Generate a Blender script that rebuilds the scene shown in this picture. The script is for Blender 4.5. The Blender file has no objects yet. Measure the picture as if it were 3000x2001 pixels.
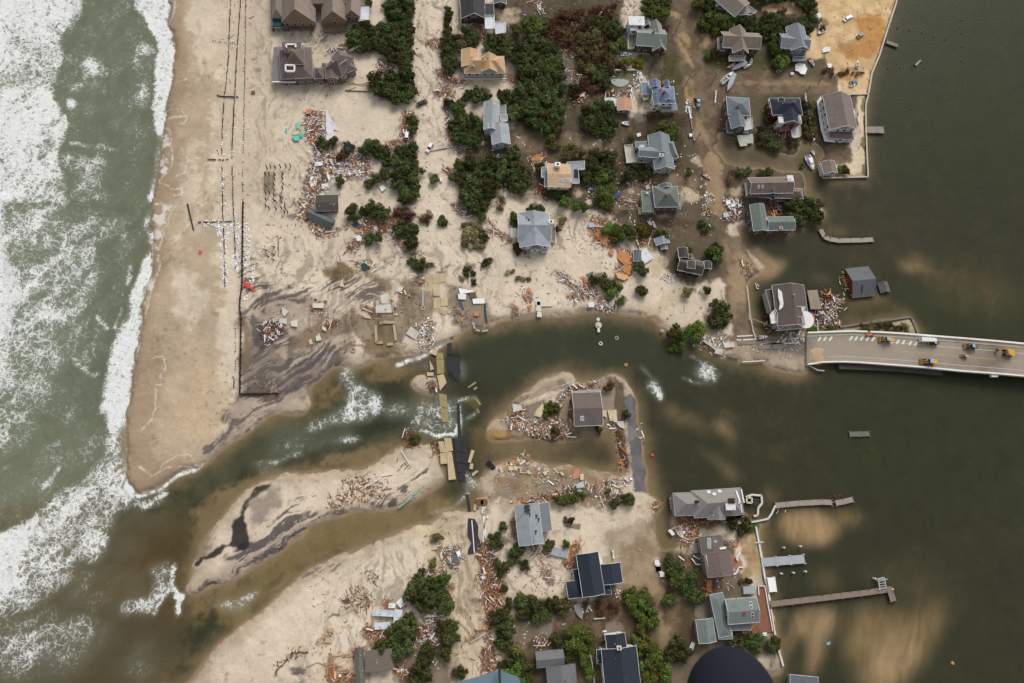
import bpy, bmesh, math, random
import numpy as np
from mathutils import Vector, Matrix

# ---- camera, sky, sun, exposure
SC = bpy.context.scene
CAMH = 285.0                      # metres above the water
FPX = 2000.0                      # 24 mm lens on 36 mm film, in pixels of the 3000 px photograph
NAD = (1300.0, 1500.0)            # pixel of the point straight below the camera
_d = Vector(((NAD[0]-1500)/FPX, -(NAD[1]-1000.5)/FPX, -1)).normalized()
_up = -_d
_x = (Vector((1, 0, 0)) - _up*_up.x).normalized()
_y = _up.cross(_x)
RW = Matrix((_x, _y, _up))        # camera axes -> world axes
cam_data = bpy.data.cameras.new("camera")
cam = bpy.data.objects.new("camera", cam_data)
SC.collection.objects.link(cam)
cam.matrix_world = Matrix.Translation((0, 0, CAMH)) @ RW.to_4x4()
cam_data.lens = 24.0
cam_data.sensor_width = 36.0
cam_data.clip_start = 0.05
cam_data.clip_end = 6000
cam_data.dof.use_dof = True
cam_data.dof.focus_distance = 300
cam_data.dof.aperture_fstop = 4.0
SC.camera = cam
W_ = bpy.data.worlds.new("World"); SC.world = W_; W_.use_nodes = True
nt = W_.node_tree; bg = nt.nodes["Background"]
sky = nt.nodes.new("ShaderNodeTexSky"); sky.sky_type = 'NISHITA'; sky.sun_disc = False
sky.sun_elevation = math.radians(42); sky.sun_rotation = math.radians(20)
sky.air_density = 1.0; sky.dust_density = 4.0; sky.ozone_density = 0.6
hs = nt.nodes.new("ShaderNodeHueSaturation"); hs.inputs["Saturation"].default_value = 0.35
nt.links.new(sky.outputs[0], hs.inputs["Color"]); nt.links.new(hs.outputs[0], bg.inputs[0])
bg.inputs[1].default_value = 0.15
sun_d = bpy.data.lights.new("sun", 'SUN'); sun_d.energy = 1.2; sun_d.angle = math.radians(24)
sun_d.color = (1.0, 0.965, 0.91)
sun = bpy.data.objects.new("sun", sun_d); SC.collection.objects.link(sun)
_az = math.radians(20); _el = math.radians(42)
_sv = Vector((math.sin(_az)*math.cos(_el), math.cos(_az)*math.cos(_el), math.sin(_el)))
sun.rotation_euler = _sv.to_track_quat('Z', 'Y').to_euler()
SC.view_settings.view_transform = 'Standard'; SC.view_settings.look = 'None'
SC.view_settings.exposure = 0.08; SC.view_settings.gamma = 1.0
SC.view_settings.use_curve_mapping = False

# ---- survey: photo tiles -> ground coordinates
TL = {'o': (0, 0, .78367), 'a': (700, 0, 3.918), 'b': (1200, 0, 3.918), 'c': (1700, 0, 3.918), 'd': (2100, 0, 3.918),
      'e': (700, 350, 3.918), 'f': (1200, 350, 3.918), 'g': (1700, 350, 3.918), 'h': (2050, 250, 3.918),
      'i': (700, 700, 3.918), 'j': (1200, 700, 3.918), 'k': (1700, 700, 3.918), 'l': (2200, 650, 2.939),
      'm': (1200, 1080, 3.918), 'n': (1800, 1080, 3.918), 'p': (1900, 1400, 2.939), 'q': (700, 1600, 3.91),
      'r': (1200, 1450, 4.702), 's': (1500, 1600, 3.91), 't': (0, 0, 2.612), 'u': (0, 600, 2.612),
      'v': (0, 1200, 2.612), 'w': (600, 1000, 2.612), 'x': (2100, 1400, 2.609), 'y': (1150, 1750, 5.877)}
RWN = np.array(RW)
def raw(s):
    return [tuple(float(v) for v in q.split(',')) for q in s.split()]
def SP(tile, pts):                                   # tile pixels -> photo pixels
    ox, oy, k = TL[tile]
    if isinstance(pts, str): pts = raw(pts)
    return [(ox+x/k, oy+y/k) for x, y in pts]
def U1(px, py, z=0.0):                               # photo pixel -> world point at height z
    d = RWN @ np.array(((px-1500)/FPX, -(py-1000.5)/FPX, -1.0))
    t = (z-CAMH)/d[2]
    return Vector((d[0]*t, d[1]*t, z))
def WP(tile, pts, z=0.0):
    return [U1(x, y, z) for x, y in SP(tile, pts)]
def W1(tile, x, y, z=0.0):
    return WP(tile, [(x, y)], z)[0]
ZL = 0.8                                             # level of the dry land
def lin(c):
    return tuple((v/255/12.92 if v/255 <= .04045 else ((v/255+.055)/1.055)**2.4) for v in c[:3])
rng = np.random.default_rng(7)
rnd = random.Random(11)

# ---- numpy noise and mask tools
_R = rng.random((256, 256)).astype(np.float32)
def vn(x, y, sd=0):
    x = x+sd*17.31; y = y+sd*9.77
    xi = np.floor(x); yi = np.floor(y); fx = (x-xi).astype(np.float32); fy = (y-yi).astype(np.float32)
    xi = xi.astype(np.int64) & 255; yi = yi.astype(np.int64) & 255
    fx = fx*fx*(3-2*fx); fy = fy*fy*(3-2*fy)
    x1 = (xi+1) & 255; y1 = (yi+1) & 255
    return (_R[yi, xi]*(1-fx)+_R[yi, x1]*fx)*(1-fy)+(_R[y1, xi]*(1-fx)+_R[y1, x1]*fx)*fy
def fbm(x, y, sc, oc=4, sd=0, g=.55):
    a = 1.0; s = 0; r = 0
    for o in range(oc):
        r = r+a*vn(x/sc*2**o, y/sc*2**o, sd+o*3); s += a; a *= g
    return r/s
def sst(a, b, x):
    t = np.clip((x-a)/(b-a), 0, 1); return t*t*(3-2*t)
_cs = [U1(*p) for p in ((-30, -30), (3030, -30), (3030, 2031), (-30, 2031))]
X0 = min(c.x for c in _cs)-22; X1 = max(c.x for c in _cs)+22
Y0 = min(c.y for c in _cs)-22; Y1 = max(c.y for c in _cs)+22
RES = 0.42
NX = int((X1-X0)/RES)+1; NY = int((Y1-Y0)/RES)+1
gx = X0+np.arange(NX)*RES; gy = Y0+np.arange(NY)*RES
GX, GY = np.meshgrid(gx, gy)
_wx = (fbm(GX, GY, 7, 4, 1)-.5); _wy = (fbm(GX, GY, 7, 4, 2)-.5)
_ix = np.arange(NX)[None, :]; _iy = np.arange(NY)[:, None]
def warp(m, amp):
    ix = np.clip((_ix+_wx*amp/RES).round().astype(int), 0, NX-1); iy = np.clip((_iy+_wy*amp/RES).round().astype(int), 0, NY-1)
    return m[iy, ix]
def fill(P):
    m = np.zeros((NY, NX), np.float32)
    p = [((v.x-X0)/RES, (v.y-Y0)/RES) for v in P]
    ys = [q[1] for q in p]
    n = len(p)
    for r in range(max(0, int(min(ys))), min(NY-1, int(max(ys))+1)+1):
        xs = []
        for i in range(n):
            (xa, ya), (xb, yb) = p[i], p[(i+1) % n]
            if (ya <= r) != (yb <= r):
                xs.append(xa+(r-ya)*(xb-xa)/(yb-ya))
        xs.sort()
        for a, b in zip(xs[::2], xs[1::2]):
            a = max(0, int(math.ceil(a))); b = min(NX-1, int(b))
            if b >= a: m[r, a:b+1] = 1
    return m
def stroke(P, w):                                    # band of width w metres along a line of points
    m = np.zeros((NY, NX), np.float32)
    for a, b in zip(P[:-1], P[1:]):
        x0, x1 = sorted((a.x, b.x)); y0, y1 = sorted((a.y, b.y))
        i0 = max(0, int((x0-w-X0)/RES)); i1 = min(NX, int((x1+w-X0)/RES)+2)
        j0 = max(0, int((y0-w-Y0)/RES)); j1 = min(NY, int((y1+w-Y0)/RES)+2)
        if i1 <= i0 or j1 <= j0: continue
        xx = GX[j0:j1, i0:i1]; yy = GY[j0:j1, i0:i1]
        dx, dy = b.x-a.x, b.y-a.y; L = dx*dx+dy*dy+1e-9
        t = np.clip(((xx-a.x)*dx+(yy-a.y)*dy)/L, 0, 1)
        d = np.hypot(xx-a.x-t*dx, yy-a.y-t*dy)
        m[j0:j1, i0:i1] = np.maximum(m[j0:j1, i0:i1], np.clip((w/2+RES*.5-d)/RES, 0, 1))
    return m
def blur(m, r):
    k = max(1, int(round(r/RES)))
    for _ in range(3):
        for ax in (0, 1):
            p = np.pad(m, [(k+1, k) if i == ax else (0, 0) for i in (0, 1)], mode='edge')
            c = np.cumsum(p, axis=ax, dtype=np.float64)
            n = m.shape[ax]
            hi = np.take(c, np.arange(2*k+1, 2*k+1+n), axis=ax); lo = np.take(c, np.arange(0, n), axis=ax)
            m = ((hi-lo)/(2*k+1)).astype(np.float32)
    return m
def M(spec, wp=3.0, bl=0.0):                         # "t:x,y x,y|u:..." -> union mask
    m = np.zeros((NY, NX), np.float32)
    for s in spec.split('|'):
        t, q = s.strip().split(':')
        m = np.maximum(m, fill(WP(t, q)))
    if wp: m = warp(m, wp)
    if bl: m = blur(m, bl)
    return m
def ST(spec, w, wp=1.5, bl=0.0):
    m = np.zeros((NY, NX), np.float32)
    for s in spec.split('|'):
        t, q = s.strip().split(':')
        m = np.maximum(m, stroke(WP(t, q), w))
    if wp: m = warp(m, wp)
    if bl: m = blur(m, bl)
    return m

# ---- where the land is
land = M(
 # northern land: beach, houses, bridge approach
 "t:1285,-120 1290,180 1320,270 1335,380 1320,500 1318,620 1290,780 1275,900 1240,1000 1245,1100 1225,1300 1200,1450 1180,1567 1200,1567 2351,1567 2351,-120"
 "|u:1170,-30 1160,100 1150,200 1165,330 1150,420 1140,540 1110,650 1090,800 1075,950 1050,1070 1025,1200 1010,1350 990,1450 965,1597 2362,1597 2362,-30"
 "|v:965,-40 960,100 975,300 980,400 965,480 975,560 1020,620 1028,660 1100,640 1200,600 1300,560 1350,510 1400,470 1510,455 1560,430 1640,350 1700,290 1800,220 1900,140 1990,60 2160,-20 2300,-60"
 "|w:-10,430 -10,880 40,900 130,820 250,745 360,670 450,590 520,530 620,495 720,430 760,370 880,280 960,210 1040,180 1090,190 1150,205 1250,185 1330,130 1400,60 1480,-100 -10,-100"
 "|o:560,-90 1560,-90 1650,-90 1650,200 1640,240 1625,330 1640,400 1660,420 1690,460 1680,700 1690,750 1640,780 1560,760 1530,745 1500,732 1460,722 1400,718 1360,712 1290,722 1180,733 1130,738 1070,752 1050,780 990,795 985,812 850,820 700,830 560,830"
 "|i:1300,1500 1360,1400 1480,1330 1560,1230 1600,1230 1800,1250 1900,1330 2060,1320 2200,1270 2220,900 1500,860 1000,1100"
 "|j:440,830 600,860 590,960 690,1030 900,1030 1000,950 1150,925 1290,900 1280,855 1460,872 1700,885 1900,865 2050,800 2110,790 2351,830 2351,300 440,300"
 "|k:-20,865 90,795 300,825 430,860 540,872 700,885 860,920 905,980 930,1040 1000,1085 1060,1135 1070,1185 1200,1155 1300,1175 1400,1205 1490,1255 1510,1325 1630,1352 1830,1382 1860,1412 2000,1402 2120,1392 2360,1400 2420,1180 2100,1150 2010,1150 1990,1120 1962,900 1925,700 1915,540 1990,430 2060,390 2130,330 2060,250 1990,200 1900,110 1830,95 1790,-40 -20,-40"
 "|l:-20,1000 -20,1190 120,1195 150,1265 300,1290 480,1305 500,1150 700,1140 700,960 480,950 300,1000"
 "|l:700,945 820,905 1380,818 1445,960 1440,985 700,960"
 # lots between the flooded streets
 "|g:1470,-200 1640,-200 1640,0 1600,200 1500,330 1620,400 1645,480 1640,540 1780,530 1850,560 2200,580 2330,600 2560,620 2570,930 2720,960 2830,1090 2760,1160 2480,1180 2470,1270 2150,1290 1970,1290 1940,1215 1800,1235 1810,1330 1845,1500 1400,1500 1400,300"
 "|d:-100,-200 2080,-200 2070,0 2060,30 1960,350 1870,640 1780,840 1740,1070 1700,1220 1705,1480 1730,2030 1210,2045 1175,1880 1240,1800 1230,1740 1150,1640 1050,1640 1000,1560 960,1560 900,1790 700,1740 500,1620 400,1660 150,1560 100,1200 -100,1180"
 "|c:950,-200 1900,-200 2400,-200 2400,900 2400,1100 2100,1110 2090,1400 1980,1500 1900,1560 1660,1540 1600,1180 1470,1567 900,1567"
 # island with the lone house, asphalt strip
 "|m:900,640 1000,560 1100,560 1170,400 1280,330 1400,210 1550,100 1800,50 1900,100 1960,180 2200,120 2290,60 2360,60 2480,120 2480,700 2380,640 2200,700 1950,820 1700,840 1500,800 1200,810 900,830"
 "|n:-20,80 90,180 160,190 240,330 250,400 252,560 276,700 318,860 345,1100 378,1410 270,1420 150,1260 60,1000 40,800 -20,650"
 # bars between the two cuts
 "|v:1400,1430 1480,1250 1450,1200 1520,1130 1600,1090 1700,1030 1770,940 1760,880 1820,790 1900,690 2000,600 2150,505 2180,520 2351,560 2351,960 2250,1000 2000,1170 1800,1290 1600,1370 1450,1425"
 "|w:583,1018 800,1005 1000,990 1230,965 1340,905 1430,835 1520,790 1700,790 1745,830 1790,850 1840,1040 1810,1100 1700,1160 1600,1220 1400,1290 1100,1310 1000,1350 800,1400 600,1500 450,1580 -100,1600 100,1400 250,1200 400,1090"
 "|w:1540,340 1640,270 1750,260 1800,330 1760,420 1650,380"
 # southern land
 "|m:760,1400 800,1290 900,1180 900,1100 1100,1050 1300,1010 1400,1050 1600,1120 1800,1130 2000,1160 2351,1210 2400,1700 700,1700 860,1500"
 "|n:-60,1220 150,1235 200,1300 270,1410 390,1430 470,1480 600,1570 -60,1570"
 "|s:-800,-420 800,-420 1500,-200 1560,100 1800,60 2300,100 2300,1800 -1200,1800 -1200,300"
 "|r:0,430 300,360 560,315 800,310 830,200 880,240 1000,250 1080,180 1130,60 2400,0 2400,1600 -600,1600 -600,700"
 "|q:-1000,1600 -590,1600 -200,1080 0,930 330,710 550,505 700,340 900,210 1100,135 1400,10 2400,-40 2400,1700 -1000,1700"
 "|p:-600,300 -20,150 60,170 130,230 45,330 60,500 90,640 230,620 280,570 190,400 200,300 620,380 930,385 1040,345 1100,240 1110,260 1060,330 1040,400 930,420 1000,850 1050,1090 1110,1380 1170,1700 -600,1700"
 , 2.0)
landb = blur(land, 1.3); landb = np.clip(landb+(fbm(GX, GY, 5, 6, 211, .65)-.5)*1.1*4*landb*(1-landb), 0, 1)
hgt = np.clip((landb-.5)*2, -1, 1)
hgt = np.where(hgt > 0, ZL*sst(0, 1, hgt)*1.0, -1.6*sst(0, 1, -hgt))
far = blur(land, 7)                                   # 1 deep inland, falls off over ~14 m
# ---- where rubble and trees are (photo tiles)
# rubble: outline | palette | pieces per square metre | heap height
RUB = '''e:730,80 780,-90 960,-90 1000,250 930,340 860,300 770,230|lw|.8|1.2
e:850,290 950,300 1080,420 1350,330 1520,450 1500,650 1130,700 1000,560 880,480|lw|.85|1.3
e:1060,540 1260,500 1480,560 1500,660 1130,690|w|.5|1.6
e:800,500 1050,480 1050,800 900,860 880,960 760,980 740,800|lw|.8|1.2
e:700,900 880,960 790,1100 900,1200 1050,1270 1250,1200 1200,1280 900,1370 800,1200 670,1120|cl|.9|.8
e:1860,0 1980,0 2000,280 1880,300 1620,330 1700,260 1880,230|l|.9|1.0
e:1430,1120 1800,1110 1790,1200 1700,1300 1500,1420 1350,1480 1250,1560 1250,1450 1380,1320|l|.8|1.1
e:1700,1280 1850,1340 2000,1420 2120,1560 1960,1560 1800,1420|lw|.8|1.0
a:1580,700 1700,720 1820,800 1800,890 1640,880 1600,800|lw|.9|1.2
a:1000,570 1120,560 1110,640 1010,640|lw|.7|.8
a:1140,520 1290,510 1260,600 1150,590|lw|.6|.8
a:1410,570 1640,580 1600,640 1560,610|lw|.5|.5
a:1490,960 1560,920 1540,1080 1500,1060|lw|.5|.5
a:1900,1280 2010,1300 1950,1567 1860,1567|l|.9|1
b:170,490 280,460 380,470 380,590 330,560 200,520|l|.8|.8
b:280,800 400,790 450,830 560,940 700,940 560,990 420,980 340,900|l|.85|1.0
b:270,1060 400,990 510,1040 480,1130 400,1110 290,1110|l|.85|.9
b:400,1130 500,1120 440,1300 560,1340 620,1390 540,1400 520,1500 440,1560 420,1400 400,1250|lw|.8|.8
b:680,290 790,280 860,400 980,420 960,480 860,510 760,430 700,350|l|.85|1.1
b:1050,900 1180,880 1270,950 1220,970 1100,930|l|.8|.8
b:1690,530 1760,540 1810,600 1720,590|l|.7|.7
b:1850,600 2040,540 2020,680 1900,660|lw|.4|.5
b:1870,1080 2000,1060 2020,1160 1920,1190|lw|.7|.7
b:1310,10 1500,0 1520,180 1480,170 1420,60|lw|.5|.5
b:1750,800 1950,830 1990,960 1880,920 1800,860|lw|.3|.5
b:1220,740 1280,760 1260,850 1210,800|w|.6|.6
f:430,0 520,60 500,200 560,290 700,320 520,330 430,180|lw|.8|.8
f:700,280 860,290 850,330 720,330|l|.5|.5
f:360,540 500,560 480,680 420,640|l|.6|.6
f:470,960 620,950 760,1080 700,1130 560,1080 480,1010|lw|.85|1
f:700,1060 850,1120 1000,1230 960,1250 800,1140|l|.45|.5
f:870,1250 1000,1270 1200,1390 1160,1470 1050,1350 880,1300|l|.6|.7
f:1370,430 1450,400 1560,450 1500,510 1380,500|l|.9|1
f:1430,760 1530,760 1560,860 1660,940 1540,920 1440,820|r|.9|1
f:2000,930 2060,920 2110,980 2040,1010|lw|.7|.8
f:500,330 640,360 660,450 560,420|lw|.5|.5
f:930,400 1150,440 1140,490 1000,460|w|.25|.4
f:1130,650 1190,660 1180,790 1140,790|w|.5|.5
f:2040,740 2200,780 2180,900 2060,860|w|.4|.5
f:1250,1450 1400,1520 1380,1567 1280,1560|lw|.6|.6
g:120,1120 330,1160 330,1250 450,1480 300,1480 150,1400 90,1240|lo|.7|1.0
g:510,700 700,650 850,700 840,740 700,790 560,740|lw|.7|.8
g:430,900 600,900 590,990 460,950|lw|.7|.8
g:1380,1000 1480,1020 1480,1130 1400,1090|lw|.5|.6
g:1650,930 1830,920 1850,1010 1700,1030|w|.7|1
g:1640,1040 1860,1050 1820,1150 1650,1170|lw|.6|.8
g:1410,880 1520,840 1530,960 1430,960|w|.35|.5
g:570,1340 840,1360 850,1480 620,1460|lo|.7|.9
g:2080,900 2300,960 2320,1100 2160,1100 2150,980|r|.7|.7
g:740,500 880,520 830,590 760,560|w|.3|.4
g:640,920 700,1000 700,1060 650,1000|r|.5|.5
k:440,120 600,150 620,300 580,420 500,500 400,440 400,370 450,250|lo|.7|.8
k:0,470 120,500 200,600 100,650 0,650|lw|.8|.8
k:200,660 440,680 440,790 220,800|cl|.8|.8
k:930,420 1080,430 1080,490 940,480|w|.3|.3
k:1200,1150 1700,1080 1660,1320 1500,1300 1400,1200|cw|.3|.5
k:1820,230 1950,300 1980,420 1900,450|d|.4|.5
j:1640,360 1800,400 1950,580 2150,600 2140,680 1780,700 1900,620 1760,520 1700,440|lw|.7|.9
j:2160,680 2351,680 2351,830 2180,800|cw|.8|.9
j:1180,740 1260,790 1240,900 1170,900|l|.5|.6
j:1250,600 1420,640 1400,740 1300,720|r|.25|.3
j:480,740 700,850 640,960 520,900|d|.15|.3
l:490,770 640,760 700,620 820,640 770,720 740,800 770,890 510,910|rw|.85|1.2
l:600,570 710,600 700,700 600,740|r|.6|.7
l:780,430 860,450 880,640 800,560|lo|.5|1
l:230,940 460,950 470,1030 300,1040|cw|.5|.6
l:110,800 160,850 180,980 130,960|r|.5|.4
m:1130,480 1330,440 1330,620 1180,700 1100,560|cl|.6|.8
m:1180,640 1400,600 1780,600 1830,760 1700,800 1350,740|cl|.8|.8
m:1700,320 1800,300 1740,520 1690,480|w|.5|.5
m:1800,310 1870,300 1880,680 1800,600|l|.7|.5
m:1750,250 1900,190 2200,130 2180,170 1950,240 1780,290|rw|.7|.6
m:1000,1130 1400,1050 1400,1200 1050,1200|cl|.3|.5
m:1430,1130 1700,1160 1680,1320 1450,1330|c|.35|.4
m:1230,990 1400,990 1400,1110 1230,1070|c|.4|.5
m:1300,1540 1640,1420 2351,1290 2351,1340 1800,1440 1400,1567|rw|.6|.6
m:2100,1450 2351,1420 2351,1567 2250,1567|cl|.5|.5
m:220,140 300,140 310,300 240,280|r|.6|.6
m:260,860 360,830 380,960 270,990|r|.6|.6
m:2200,640 2351,600 2351,700|w|.3|.3
i:250,960 500,950 510,1060 400,1180 290,1180 260,1050|rw|.55|.5
i:780,760 980,740 1060,980 1000,1050 860,840|cl|.3|.3
i:1000,950 1130,940 1110,1020 1020,1030|r|.5|.4
i:1780,560 2060,620 2100,700 1900,760|cl|.15|.3
i:1780,780 1900,800 1840,880|w|.3|.3
i:2000,430 2140,480 2100,560 2020,480|l|.5|.5
i:2050,940 2240,940 2240,1260 2050,1250 2060,1100|cw|.7|.8
i:1380,760 1640,860 1640,920 1500,900|l|.3|.3
i:1300,260 1500,210 1560,320 1450,360 1340,330|cl|.4|.3
i:1500,330 1700,310 1690,350 1530,370|c|.4|.3
w:1060,1020 1240,1040 1400,1130 1380,1210 1180,1220 960,1290 940,1220 1080,1140|s|.35|.4
w:1500,680 1620,700 1700,790 1540,830|r|.4|.5
w:1500,920 1620,940 1600,960 1500,970|s|.3|.3
w:300,300 580,310 580,400 300,400|s|.10|.2
r:960,700 1100,620 1250,680 1250,760 1120,800 1260,930 1240,1050 1260,1250 1290,1560 1050,1560 1000,1250 920,1150 1000,1050 940,880 930,760|l|.95|1.4
r:370,720 700,700 720,850 700,980 600,1030 420,880|lw|.7|1
r:150,1000 450,1080 440,1120 250,1100 130,1060|l|.6|.8
r:1380,300 1460,330 1500,740 1400,560|l|.6|.7
r:1120,620 1260,480 1220,640|lw|.6|.6
r:1660,700 1960,720 1960,820 1850,850 1680,770|lw|.8|.8
r:2190,700 2351,640 2351,700 2280,900 2290,1030 2080,960 2180,880|lo|.9|1
r:1440,120 1600,60 1900,0 1920,40 1620,120|r|.7|.5
r:500,1180 630,1280 560,1340|l|.6|.5
r:0,1180 100,1200 60,1320 0,1320|l|.6|.5
r:1780,1000 1980,1030 1980,1260 1880,1240|lw|.25|.3
r:980,180 1080,180 1060,260 1000,280|c|.6|.5
y:1580,0 1880,0 1870,120 1740,270 1700,640 1780,1000 1800,1290 1520,1320 1540,950 1650,760 1560,500 1620,300 1560,180|l|.95|1.4
y:560,260 880,240 860,350 700,460 580,440|lw|.9|1
y:380,520 700,560 690,760 540,850 420,680|rw|.9|.8
y:0,900 400,880 430,960 100,1010|lw|.8|.7
y:60,1170 260,1180 270,1350 100,1300|l|.7|.6
y:530,1080 700,1110 720,1200 600,1180|rw|.7|.6
y:1270,720 1480,560 1700,520 1500,640 1300,800|l|.5|.5
q:1460,900 1560,950 1740,980 1700,1070 1600,1080 1450,1050 1420,960|lo|.9|1.2
q:1940,420 2050,400 2000,520 1940,480|l|.6|.7
q:2100,580 2340,620 2340,760 2200,680|lw|.8|.8
q:1300,470 1500,500 1560,700 1330,760 1180,640|s|.4|.3
q:1400,260 1600,340 1580,420 1450,360|s|.5|.3
q:1010,1440 1350,1440 1340,1567 1020,1567|lo|.6|.6
q:1760,1370 1990,1380 1960,1500 1800,1440|lw|.5|.5
q:1310,1160 1430,1160 1440,1280 1340,1280|r|.5|.5
q:2060,900 2230,950 2300,1100 2150,1200 2080,1050|rw|.8|.8
q:1640,620 1730,600 1720,700 1660,710|lo|.7|.7
q:600,1180 800,1190 600,1240 450,1400 420,1400|s|.5|.6
q:880,1100 1050,950 1100,1000 1000,1200|cl|.2|.3
q:1020,1250 1100,1260 1110,1440 1000,1440|lo|.25|.3
p:230,330 420,320 620,370 560,420 420,430 420,560 300,600 230,440|lo|.95|1.2
p:230,430 400,400 400,540 300,560|w|.35|1.5
p:480,880 560,880 570,980 500,1040 470,1000|lo|.7|.7
p:590,870 700,900 660,960|cw|.5|.5
p:710,1330 890,1280 900,1330 700,1390|r|.8|.6
p:880,1250 940,1250 950,1320 880,1310|r|.6|.5
p:50,190 130,220 60,290 20,250|l|.5|.4
p:280,690 360,700 380,760 300,760|l|.4|.3
p:700,1440 870,1460 850,1510 720,1490|rw|.7|.6
p:1080,235 1210,255 1200,275 1090,262|rw|.5|.5
p:1570,190 1660,160 1700,200 1600,215|r|.8|.8
p:650,540 780,540 760,600 680,600|d|.3|.4
s:790,590 860,620 900,680 830,700|l|.6|.5
s:660,640 900,700 850,800 700,760|lw|.4|.5
s:270,1040 430,1050 440,1120 300,1160|lw|.7|.6
s:1950,130 2040,190 2000,230|l|.5|.4
s:1150,440 1260,470 1250,630 1180,560|cw|.3|.4
c:280,1060 590,1060 590,1125 290,1120|rw|.35|.4
c:620,900 690,880 690,1040 640,1040|w|.4|.5
c:1180,1120 1280,1200 1270,1350 1210,1260|w|.3|.4
c:170,1240 240,1250 230,1310 180,1290|lo|.6|.5
c:0,450 100,470 100,640 0,640|l|.4|.5
h:820,490 1050,520 1060,610 900,600|rw|.5|.5
h:600,560 690,560 690,640 620,640|lo|.3|.4
h:370,170 300,170 250,220 300,250|l|.4|.5
n:0,700 110,720 140,1150 60,1150|r|.35|.3
n:300,600 345,760 345,900 310,900|w|.25|.3
n:0,1230 210,1250 200,1330 0,1400|cw|.35|.4
n:0,1350 120,1450 120,1567 0,1567|l|.5|.4'''
RUB = [l.split('|') for l in RUB.split('\n')]
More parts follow.
